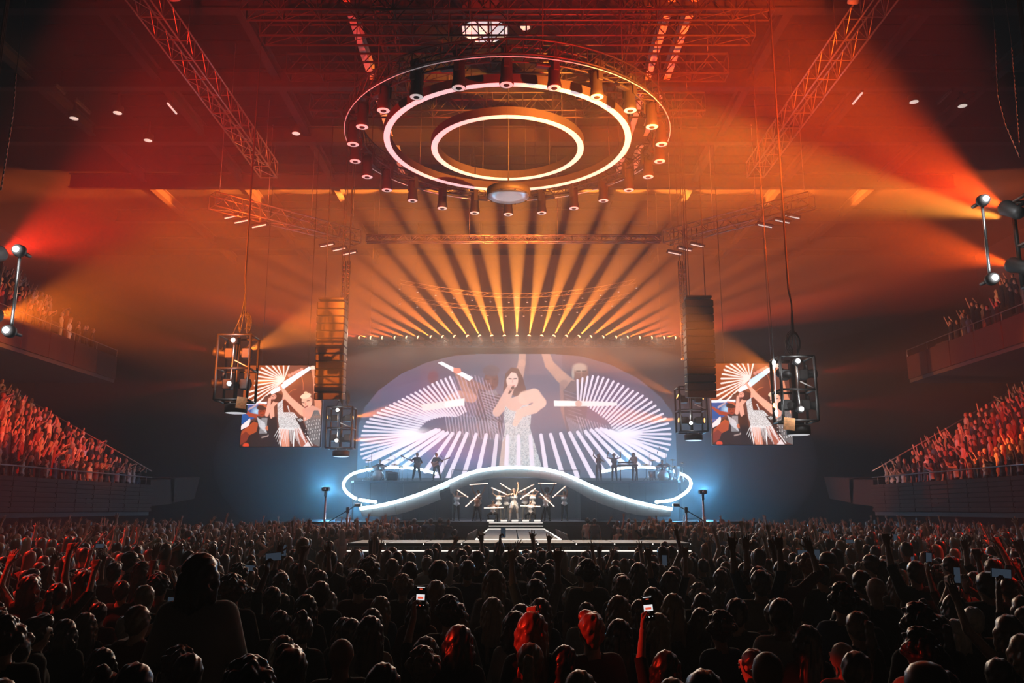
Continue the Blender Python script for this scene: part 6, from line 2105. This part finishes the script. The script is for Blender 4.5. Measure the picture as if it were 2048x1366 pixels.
HEROES = [
    (405, 1106, 60, 'broadm', 'bob', 'tall broad dark silhouette towering over the crowd with chin-length hair', M_HAIR_DARK, None, .1),
    (253, 1228, 46, 'downm', 'buzz', 'person with a smooth cropped head, one bright rim along the skull, in the darkest corner', M_HAIR_GREY, None, 0),
    (76, 1223, 51, 'downm', 'quiff', 'person with swept-up hair seen from the side by the edge of the view', None, None, -.9),
    (132, 1238, 46, 'downf', 'bob', 'person with chin-length hair beside the one with swept-up hair', M_HAIR_DARK, None, 0),
    (172, 1225, 40, 'downf', 'long', 'long-haired person two heads along from the swept-up hair', None, None, .3),
    (198, 1204, 38, 'downm', 'short', 'short-haired person just behind the cropped head in the dark corner', None, None, 0),
    (205, 1296, 40, 'downf', 'bob', 'lowest small dark head in the dark corner, hair to the chin', M_HAIR_DARK, None, 0),
    (560, 1220, 44, 'downm', 'short', 'dark round head with a thin bright edge, right of the towering silhouette', M_HAIR_DARK, None, 0),
    (566, 1271, 52, 'downf', 'bob', 'large dark bobbed head below the round one, right of the towering silhouette', M_HAIR_DARK, None, .2),
    (612, 1189, 42, 'downf', 'verylong', 'person with very long straight hair like a hood, right of the towering silhouette', M_HAIR_DARK, None, 0),
    (658, 1183, 34, 'downf', 'long', 'grey-blond head catching the most light left of the raised phones', M_HAIR_GREY, None, 0),
    (565, 1186, 33, 'downm', 'short', 'short-haired head between the towering silhouette and the hood of long hair', None, None, 0),
    (688, 1235, 45, 'downf', 'bob', 'dark bobbed head next to the big phone, towards the dark corner', M_HAIR_DARK, None, 0),
    (702, 1236, 46, 'downm', 'short', 'short dark head next to the dark bobbed one, left of the big phone', M_HAIR_DARK, None, -.2),
    (744, 1217, 40, 'downf', 'long', 'long-haired head lower left of the big lit phone', None, None, 0),
    (761, 1192, 38, 'downf', 'verylong', 'very long straight hair shining at the edges, left of the big lit phone', None, None, 0),
    (836, 1191, 42, 'downf', 'bob', 'dark bobbed head right behind the big lit phone', M_HAIR_DARK, None, 0),
    (852, 1272, 54, 'phonehighf', 'bob', 'dark-haired person holding up the big lit phone in portrait', M_HAIR_DARK, None, 0),
    (899, 1197, 48, 'downm', 'curly', 'curly-haired head right of the big lit phone', M_HAIR_DARK, None, 0),
    (917, 1250, 56, 'downf', 'bob', 'large bobbed head below the curly one, hand up beside the cheek', M_HAIR_DARK, None, .2),
    (872, 1160, 38, 'downm', 'short', 'short-haired head directly above the curly one', M_HAIR_BLOND, None, 0),
    (935, 1120, 31, 'downm', 'short', 'man with bare neck and wide shoulders just below the runway front', M_HAIR_DARK, M_TANSKIN, 0),
    (880, 1120, 36, 'broadm', 'short', 'big squarish dark head left of the man with the bare neck', M_HAIR_DARK, None, 0),
    (988, 1139, 38, 'downf', 'verylong', 'woman with long blond hair spread over her shoulders under the runway', M_HAIR_BLOND, None, 0),
    (985, 1195, 42, 'downf', 'verylong', 'blond straight-haired head directly below the spread blond hair', M_HAIR_BLOND, None, 0),
    (1071, 1157, 37, 'hornsm', 'short', 'man with both arms straight up making horn signs before the stage', M_HAIR_DARK, None, 0),
    (1136, 1176, 31, 'downf', 'bun', 'person with a pale messy top bun right of the horn signs', M_HAIR_GREY, None, 0),
    (1063, 1223, 56, 'downf', 'verylong', 'long straight hair glowing red down one side', M_HAIR_RED, None, .1),
    (1060, 1285, 60, 'downf', 'ponytail', 'blond ponytail touched by red light at the bottom edge', M_HAIR_BLOND, None, -.2),
    (1184, 1215, 56, 'broadm', 'quiff', 'man in a dark tee with ginger hair and red-lit ear and neck', M_HAIR_RED, M_PALESKIN, .35),
    (1237, 1238, 50, 'downf', 'verylong', 'long dark hair right of the ginger man', M_HAIR_DARK, None, 0),
    (1176, 1123, 34, 'downm', 'curly', 'round curly head standing clear right of the horn signs', M_HAIR_DARK, None, 0),
    (1172, 1204, 36, 'downm', 'short', 'head peeping over the ginger man', None, None, 0),
    (1236, 1191, 44, 'downf', 'bob', 'wide dark bob up and right from the ginger man', None, None, 0),
    (1279, 1199, 42, 'downf', 'long', 'long hair left of the second lit phone', M_HAIR_DARK, None, 0),
    (1316, 1226, 44, 'downf', 'verylong', 'blond long hair right behind the second lit phone', M_HAIR_BLOND, None, 0),
    (1330, 1300, 50, 'phonehighf', 'verylong', 'dark long-haired person holding the second lit phone high', M_HAIR_DARK, None, 0),
    (1345, 1187, 42, 'downf', 'long', 'long brown hair right of the second lit phone', None, None, 0),
    (1304, 1180, 34, 'downm', 'short', 'smaller short-haired head above the second lit phone', None, None, 0),
    (1063, 1121, 30, 'downm', 'curly', 'curly head between the two horn-sign arms', M_HAIR_DARK, None, 0),
    (1095, 1127, 30, 'downf', 'long', 'long-haired head touching the second horn-sign arm', M_HAIR_DARK, None, 0),
    (1276, 1125, 31, 'downf', 'long', 'rounded long-haired head in the row above the second lit phone', M_HAIR_DARK, None, 0),
    (1305, 1123, 29, 'downm', 'short', 'neat short head with bare neck in the row above the second lit phone', M_HAIR_DARK, M_TANSKIN, 0),
    (1348, 1133, 29, 'downf', 'verylong', 'waist-long hair at the end of the row above the second lit phone', None, None, 0),
    (1379, 1145, 30, 'downm', 'bald', 'bald round head catching a full bright rim, right half of the floor', None, M_PALESKIN, 0),
    (1440, 1137, 33, 'downm', 'buzz', 'cropped head next to the bare-shouldered one, right half of the floor', None, M_TANSKIN, 0),
    (1490, 1124, 34, 'downm', 'short', 'lean bare-shouldered person with long neck, right half of the floor', M_HAIR_DARK, M_TANSKIN, 0),
    (1438, 1171, 33, 'downf', 'ponytail', 'ponytail hanging in a curl below the cropped head', None, None, 0),
    (1397, 1170, 36, 'downm', 'curly', 'tousled head below the bald one', M_HAIR_GREY, None, 0),
    (1473, 1196, 46, 'downm', 'short', 'head turned aside with a bright ear line, right half of the floor', M_HAIR_DARK, None, -.5),
    (1560, 1196, 50, 'downm', 'short', 'large dark head left of the crossed raised arms', M_HAIR_DARK, None, 0),
    (1400, 1216, 42, 'downf', 'bob', 'bobbed head under the tousled one', M_HAIR_DARK, None, 0),
    (1683, 1280, 56, 'downm', 'bald', 'bald man lit bright red at the bottom edge', None, M_PALESKIN, .3),
    (1505, 1295, 46, 'downm', 'buzz', 'dark head with a red-lit cheek at the bottom edge', M_HAIR_DARK, M_PALESKIN, .6),
    (1943, 1211, 46, 'downm', 'buzz', 'smooth round head alone in the far dark corner', M_HAIR_GREY, None, 0),
    (1908, 1238, 34, 'downf', 'bob', 'small pale head under the smooth round one in the far dark corner', M_HAIR_GREY, None, 0),
    (1836, 1262, 62, 'downf', 'curly', 'big frizzy head lit faintly red, far corner', M_HAIR_DARK, None, 0),
    (1995, 1315, 52, 'downm', 'short', 'lowest dark head in the far corner', M_HAIR_DARK, None, 0),
    (1612, 1250, 52, 'downf', 'verylong', 'very long dark hair beneath the crossed raised arms', M_HAIR_DARK, None, 0),
    (1680, 1216, 38, 'downf', 'bob', 'bobbed head right of the crossed raised arms', None, None, 0),
    (1718, 1196, 42, 'downm', 'short', 'short dark head before the glowing spectacles', M_HAIR_DARK, None, 0),
    (1833, 1212, 56, 'downf', 'curly', 'broad dark curls above the frizzy head', M_HAIR_DARK, None, 0),
    (1563, 1119, 38, 'openm', 'short', 'person with an open hand lifted against the haze, right half of the floor', M_HAIR_DARK, None, 0),
    (1615, 1110, 36, 'downf', 'curly', 'reddish curls next to the open lifted hand', M_HAIR_RED, None, 0),
    (1655, 1103, 30, 'phonem', 'cap', 'person in a dark cap holding a dark phone up', None, None, 0),
    (545, 1172, 40, 'phonehighm', 'short', 'person holding a small blue-lit phone high, left half of the floor', M_HAIR_DARK, None, 0),
    (262, 1102, 34, 'downm', 'short', 'profile lit red beside the towering silhouette', None, M_PALESKIN, -1.2),
    (285, 1122, 32, 'downf', 'long', 'long-haired profile lit red left of the towering silhouette', None, M_PALESKIN, -1.0),
    (245, 1160, 34, 'pointm', 'short', 'man with one bare arm pointing up, left half of the floor', M_HAIR_DARK, None, 0),
    (170, 1140, 36, 'fistf', 'long', 'woman with one bent bare arm up, left half of the floor', M_HAIR_DARK, None, 0),
    (320, 1150, 36, 'clapm', 'curly', 'person cupping hands before the face, left half of the floor', M_HAIR_DARK, None, 0),
    (60, 1150, 36, 'openf', 'bob', 'woman with both arms spread up near the edge of the view', M_HAIR_DARK, M_PALESKIN, 0),
    (118, 1165, 38, 'pointf', 'ponytail', 'ponytailed woman with one long arm up near the edge of the view', None, M_PALESKIN, 0),
    (640, 1140, 33, 'fistm', 'short', 'man with one thick arm straight up, right of the towering silhouette', M_HAIR_DARK, None, 0),
    (600, 1125, 30, 'openm', 'buzz', 'man with bent arm framing his head, right of the towering silhouette', M_HAIR_DARK, None, 0),
    (924, 1098, 24, 'pointm', 'short', 'person throwing one arm up before the runway edge', M_HAIR_DARK, None, 0),
    (1016, 1102, 25, 'phonehighf', 'cap', 'person with a raised dark phone before the runway', None, None, 0),
    (1085, 1100, 25, 'phonem', 'short', 'person filming with a phone held sideways before the runway', M_HAIR_DARK, None, 0),
    (1128, 1290, 50, 'fistf', 'long', 'person raising one red-lit forearm beside the ginger man', M_HAIR_DARK, M_PALESKIN, 0),
    (1740, 1108, 30, 'downm', 'short', 'head with red-lit ear, far half of the floor', None, M_PALESKIN, .8),
    (1765, 1120, 30, 'downf', 'long', 'long hair edged in red, far half of the floor', None, M_PALESKIN, .6),
    (1900, 1110, 32, 'downm', 'buzz', 'cropped head edged in red near the far edge', None, M_PALESKIN, .5),
    (1985, 1116, 32, 'pointm', 'short', 'person with one arm up near the far edge', None, M_PALESKIN, .4),
    (1510, 1070, 22, 'fistm', 'short', 'man whose bare warm-lit arm rises highest, right half of the floor', M_HAIR_DARK, M_TANSKIN, 0),
]
PHONES = []
for hdef in HEROES:
    px, top, w, tpl, hk, lab, hm, sk, rot = hdef
    o, s = hero(px, top, w, tpl, hk, lab, hm, sk, rot)
    if tpl.startswith('phone'):
        PHONES.append((o, s, tpl, lab))

# the rest of the nearer crowd, row by row
HK_M = ['short', 'short', 'buzz', 'curly', 'quiff', 'cap', 'bald', 'short']
HK_F = ['long', 'verylong', 'bob', 'ponytail', 'bun', 'long', 'curly', 'long']
HNAME = {'short': 'short-haired', 'buzz': 'crop-haired', 'curly': 'curly-haired', 'quiff': 'quiffed', 'cap': 'cap-wearing', 'bald': 'bald', 'long': 'long-haired', 'verylong': 'very long-haired', 'bob': 'bob-haired', 'ponytail': 'ponytailed', 'bun': 'bun-wearing', 'afro': 'round-haired'}
PNAME = {'down': 'arms down', 'point': 'pointing up', 'fist': 'fist raised', 'open': 'open hands raised', 'horns': 'horn signs raised', 'phone': 'holding a phone', 'phonehigh': 'phone held high', 'clap': 'hands before the face', 'broad': 'arms down'}
rc = random.Random(21)
def free(x, y, r=.43):
    return all((x - a) ** 2 + ((y - b) * 1.05) ** 2 > r * r for a, b in PLACED)
ROWS = []
d = 4.1
N_AUTO = 152
cnt = 0
while cnt < N_AUTO:
    row = []
    half = .66 * d + .2
    x = -half + rc.uniform(0, .4)
    while x < half:
        yy = d + rc.uniform(-.14, .14)
        if free(x, yy) and not (abs(x) < .7 and yy < 4.4):
            row.append((x, yy))
        x += rc.uniform(.46, .60)
    row.sort()
    ROWS.append(row)
    for k, (x, yy) in enumerate(row):
        fem = rc.random() < .55
        u = rc.random()
        if d < 6.2:
            pose = 'down'
        else:
            pose = 'down' if u < (.90 if abs(x) < 3.2 else .62) else rc.choice(['point', 'fist', 'open', 'phone', 'phonehigh', 'clap', 'horns', 'fist', 'open'])
        hk = rc.choice(HK_F if fem else HK_M)
        top = (rc.gauss(1.62, .05) if fem else rc.gauss(1.73, .06))
        if d < 6.2:
            top -= .10
        lab = f'{HNAME[hk]} person, {PNAME[pose]}, {ORD[min(k, 26)]} from the left in crowd row {ORD[len(ROWS) - 1]}'
        o, s = audience(x, yy, max(1.48, min(1.86, top)), pose + ('f' if fem else 'm'), hk, lab, None, None, rc.uniform(-.35, .35))
        if pose.startswith('phone'):
            PHONES.append((o, s, pose, lab))
        cnt += 1
    d += .60
D_FAR = d + .1
def hold_phone(o, s, pose, label, kind=0, wide=False):
    loc = Vector((0, -.37, 1.69)) if not pose.startswith('phonehigh') else Vector((.075, -.25, 2.02))
    M = Matrix.Translation(o.location) @ Matrix.Rotation(o.rotation_euler.z, 4, 'Z') @ Matrix.Scale(s, 4)
    return phone(label, M @ loc, o.rotation_euler.z, rc.uniform(-.1, .1), kind, wide)
for k, (o, s, pose, lab) in enumerate(PHONES):
    kind = 0
    if 'big lit phone' in lab:
        kind, pl = 1, 'big lit phone in portrait showing the stage, red record bar'
    elif 'second lit phone' in lab:
        kind, pl = 2, 'second lit phone held high showing a red stage picture'
    else:
        w = lab.split(', ')
        pl = f'phone held by the {w[0]}' + (f', {w[-1]}' if 'from the left' in w[-1] else '')
        pl = ' '.join(pl.split()[:16])
    hold_phone(o, s, pose, pl, kind, 'sideways' in lab or (k % 4 == 3))

# ---------------------------------------------------------------- the far crowd: coarse figures, past counting
A_SKIN = tinted('far_skin', [(0, (0.55, 0.34, 0.25)), (.4, (0.45, 0.26, 0.18)), (.75, (0.22, 0.12, 0.08)), (.85, (0.62, 0.42, 0.32))], .5, .4, attribute='tint')
A_HAIR = tinted('far_hair', [(0, (0.03, 0.02, 0.014)), (.35, (0.08, 0.045, 0.028)), (.6, (0.18, 0.10, 0.055)), (.8, (0.36, 0.24, 0.13)), (.93, (0.40, 0.38, 0.36))], .5, .5, .3, attribute='tint')
A_CLOTH = tinted('far_cloth', [(0, (0.02, 0.02, 0.022)), (.38, (0.05, 0.045, 0.045)), (.60, (0.45, 0.42, 0.38)), (.66, (0.25, 0.06, 0.05)), (.74, (0.06, 0.09, 0.16)), (.82, (0.40, 0.34, 0.28)), (.92, (0.70, 0.68, 0.65))], .85, .2, attribute='tint')

fuzzy(A_HAIR)
def loft(rings, n=8):
    """rings: (x, y, z, rx, ry)"""
    V, Q = [], []
    for x, y, z, rx, ry in rings:
        for i in range(n):
            a = 2 * math.pi * (i + .5) / n
            V.append((x + rx * math.cos(a), y + ry * math.sin(a), z))
    for k in range(len(rings) - 1):
        for i in range(n):
            j = (i + 1) % n
            Q.append((k * n + i, k * n + j, k * n + n + j, k * n + n + i))
    return np.array(V, float), np.array(Q)

def limb(pts, rs, n=5):
    b = MB().path(pts, rs, n)
    return np.array(b.v, float), np.array([f for f in b.f if len(f) == 4])

def coarse(arms=(), longhair=False):
    parts = []
    parts.append((*loft([(0, 0, 0, .13, .10), (0, 0, .5, .14, .10), (0, 0, .92, .18, .12), (0, 0, 1.10, .15, .11), (0, -.01, 1.30, .18, .12), (0, 0, 1.42, .20, .085), (0, 0, 1.47, .09, .06)]), 2))
    parts.append((*loft([(0, 0, 1.45, .06, .055), (0, -.01, 1.52, .055, .055), (0, -.02, 1.545, .065, .075), (0, -.01, 1.64, .082, .095), (0, 0, 1.71, .07, .08), (0, .01, 1.735, .02, .02)]), 0))
    parts.append((*limb([(0, -.09, 1.645), (0, -.112, 1.61), (0, -.098, 1.595)], [.010, .016, .010], 4), 0))
    if longhair:
        parts.append((*loft([(0, .08, 1.25, .10, .04), (0, .07, 1.42, .105, .055), (0, .04, 1.58, .098, .075), (0, .02, 1.67, .098, .098), (0, .015, 1.735, .075, .08), (0, .01, 1.765, .02, .02)]), 1))
    else:
        parts.append((*loft([(0, .055, 1.55, .06, .045), (0, .03, 1.62, .088, .078), (0, .018, 1.68, .092, .098), (0, .012, 1.735, .07, .08), (0, .01, 1.76, .02, .02)]), 1))
    for k, s in enumerate((-1, 1)):
        t = arms[k] if k < len(arms) else None
        if t is None:
            parts.append((*limb([(s * .18, 0, 1.41), (s * .24, .02, 1.14), (s * .24, -.06, .88)], [.055, .045, .03]), 2))
            continue
        E, T = ik((s * .18, 0, 1.40), t, .29, .25, (s * .8, .2, -.2))
        sh = Vector((s * .17, 0, 1.40))
        f = (T - E).normalized()
        parts.append((*limb([sh, E], [.055, .045]), 2 if s > 0 else 0))
        parts.append((*limb([E, T], [.042, .028]), 0))
        parts.append((*limb([T, T + f * .06, T + f * .10], [.028, .045, .03]), 0))
        for dx in (-.03, 0.0, .03):
            sd = f.cross(Vector((0, 1, 0))).normalized()
            parts.append((*limb([T + f * .08 + sd * dx, T + f * (.17 - abs(dx)) + sd * dx * 1.5], [.011, .007], 4), 0))
        parts.append((*limb([T + f * .03, T + f * .09 + f.cross(Vector((0, 1, 0))).normalized() * (-s * .07)], [.013, .009], 4), 0))
    V, Q, M_, n = [], [], [], 0
    for v, q, m in parts:
        V.append(v); Q.append(q + n); M_.append(np.full(len(q), m)); n += len(v)
    return np.concatenate(V), np.concatenate(Q), np.concatenate(M_)

COARSE = [coarse(), coarse(longhair=True), coarse(longhair=True), coarse(), coarse([(-.28, -.08, 1.90)]), coarse([None, (.26, -.12, 1.93)], True), coarse([(-.34, -.1, 1.82), (.34, -.1, 1.84)], True),
          coarse([(-.12, -.34, 1.66), (.12, -.34, 1.66)]), coarse([(-.22, -.2, 1.95), (.30, -.1, 1.80)])]

def mass(name, label, spots, group=None):
    """spots: (x, y, z, yaw, scale, variety, tint) -> one mesh of many coarse figures."""
    VV, QQ, MM, TT, n = [], [], [], [], 0
    for x, y, z, yaw, s, v, t in spots:
        V, Q, M_ = COARSE[v]
        c, sn = math.cos(yaw), math.sin(yaw)
        W = np.empty_like(V)
        W[:, 0] = (V[:, 0] * c - V[:, 1] * sn) * s + x
        W[:, 1] = (V[:, 0] * sn + V[:, 1] * c) * s + y
        W[:, 2] = V[:, 2] * s + z
        VV.append(W); QQ.append(Q + n); MM.append(M_); TT.append(np.full(len(V), t)); n += len(V)
    me = np_mesh(name, np.concatenate(VV), np.concatenate(QQ), [A_SKIN, A_HAIR, A_CLOTH])
    me.polygons.foreach_set('material_index', np.concatenate(MM).astype(np.int32))
    a = me.attributes.new('tint', 'FLOAT', 'POINT')
    a.data.foreach_set('value', np.concatenate(TT).astype(np.float32))
    o = put(name, me)
    return tag(o, label, None, group, 'stuff')

sp = []
far_phone = []
d = D_FAR
while d < 41.3:
    half = min(.64 * d + .5, 20.0 if d > 14 else 99)
    x = -half + rc.uniform(0, .4)
    dens = .50 if d < 20 else .56
    while x < half:
        xx, yy = x - SX, d + rc.uniform(-.22, .22)
        x += dens + rc.uniform(-.08, .12)
        if abs(xx) < 5.6 and 16.0 < yy < 27.6:
            continue
        if abs(xx) < (4.2 if yy < 38 else 6.0) and yy >= 27:
            continue
        u = rc.random()
        v = rc.choice((0, 1, 2, 3)) if u < .84 else rc.choice((4, 5, 6, 7, 8, 8))
        s = rc.gauss(.965, .05)
        sp.append((xx + SX, yy, 0, math.pi + rc.uniform(-.5, .5), s, v, rc.random()))
        if v == 7 and len(far_phone) < 34 and rc.random() < .5:
            far_phone.append(sp[-1])
    d += .62 if d < 20 else .70
mass('crowd', 'the farther standing crowd on the floor, up to the stage barrier', sp)
for k, (x, y, z, yaw, s, v, t) in enumerate(far_phone):
    M = Matrix.Translation((x, y, z)) @ Matrix.Rotation(yaw, 4, 'Z') @ Matrix.Scale(s, 4)
    px = 1024 + FPX * x / (y * CPT)
    side = 'drummer' if x < 0 else 'keyboard'
    phone(f'small lit phone deep in the crowd, {ORD[k % 27]} from the camera, {side} side' if k < 27 else f'tiny phone deepest in the crowd, {ORD[k - 27]} of those on the {side} side', M @ Vector((0, -.34, 1.80)), yaw, 0, 0, k % 2 == 0)

# side stands and balconies
def stand_mass(sx, cfg, name, label, y0, y1, skip_front, prob=.97):
    sp = []
    for r in range(cfg['rows']):
        if r < skip_front:
            continue
        y = y0
        while y < y1 - .2:
            y += rc.uniform(.50, .66)
            if rc.random() > prob:
                continue
            x = sx * (cfg['x0'] + cfg['run'] * (r + .55))
            z = cfg['z_floor'] + cfg['rise'] * r
            yaw = math.atan2(0 - x, -(46 - y)) if True else 0
            dirx, diry = -x, 47 - y
            yaw = math.atan2(dirx, -diry)
            u = rc.random()
            v = rc.choice((0, 1, 2, 3)) if u < .70 else rc.choice((4, 5, 6, 7, 8))
            sp.append((x + rc.uniform(-.1, .1), y, z, yaw + rc.uniform(-.4, .4), rc.gauss(.97, .05), v, rc.random()))
    return mass(name, label, sp)
stand_mass(-1, LOW, 'crowd', 'seated tiers of people lit red in the lower stand, drummer side', 28, 46.9, 1)
stand_mass(1, LOW, 'crowd', 'seated tiers of people lit red in the lower stand, keyboard side', 28, 46.9, 1)
stand_mass(-1, UPP, 'crowd', 'people in the orange-lit upper balcony', 35, 47.5, 0, .8)
stand_mass(1, UPP, 'crowd', 'people in the dim upper balcony opposite', 35, 46.0, 0, .55)

# front rows of the lower stands, one by one
for sx, word in ((-1, 'drummer'), (1, 'keyboard')):
    k = 0
    y = 34.2
    while y < 46.6 and k < 22:
        fem = rc.random() < .5
        pose = rc.choice(['down', 'down', 'open', 'clap', 'fist', 'point', 'phone'])
        hk = rc.choice(HK_F if fem else HK_M)
        x = sx * (LOW['x0'] + .48)
        yaw = math.atan2(-x, -(47 - y)) - math.pi
        o, s = audience(x, y, rc.gauss(1.68, .07), pose + ('f' if fem else 'm'), hk, f'{HNAME[hk]} person, {PNAME[pose]}, {ORD[k]} along the {word} side stand\'s front rail', None, None, yaw + rc.uniform(-.3, .3), 'front row of the side stands', M_WHITECAP if rc.random() < .25 else None)
        o.location.z = LOW['z_floor']
        y += rc.uniform(.54, .68)
        k += 1

# stage crew and photographers in the pit
for k, (px, top, dd, tpl, hk, lab) in enumerate(((712, 1029, 41.9, 'downm', 'buzz', 'dark crew member before the arch foot, drummer side'), (796, 1031, 41.9, 'downm', 'buzz', 'dark crew member under the low end of the arch, drummer side'),
                                        (829, 1035, 41.6, 'downm', 'cap', 'dark cap-wearing crew member bending by the stage, drummer side'), (862, 1036, 41.7, 'phonem', 'short', 'photographer with raised camera by the stage, drummer side'),
                                        (880, 1032, 41.9, 'downm', 'curly', 'tallest crew member beside the photographer, drummer side'), (897, 1038, 41.5, 'downf', 'bun', 'crew member closest to the runway, drummer side'),
                                        (1175, 1033, 41.9, 'downm', 'curly', 'crew member beside the runway, keyboard side'), (1189, 1036, 41.5, 'downm', 'short', 'crew member next along from the runway, keyboard side'),
                                        (1257, 1029, 41.9, 'downm', 'buzz', 'dark crew member under the low end of the arch, keyboard side'), (1340, 1029, 41.9, 'downm', 'bald', 'bald crew member before the arch foot, keyboard side'),
                                        (910, 1058, 30.0, 'downm', 'buzz', 'cropped man with a warm-lit head beside the runway'))):
    p = P(px, top, dd)
    z = max(1.55, min(1.95, p.z))
    o, s = audience(p.x, dd, z, tpl, hk, lab, None, None, rc.uniform(-.6, .6), 'crew in the pit before the stage')
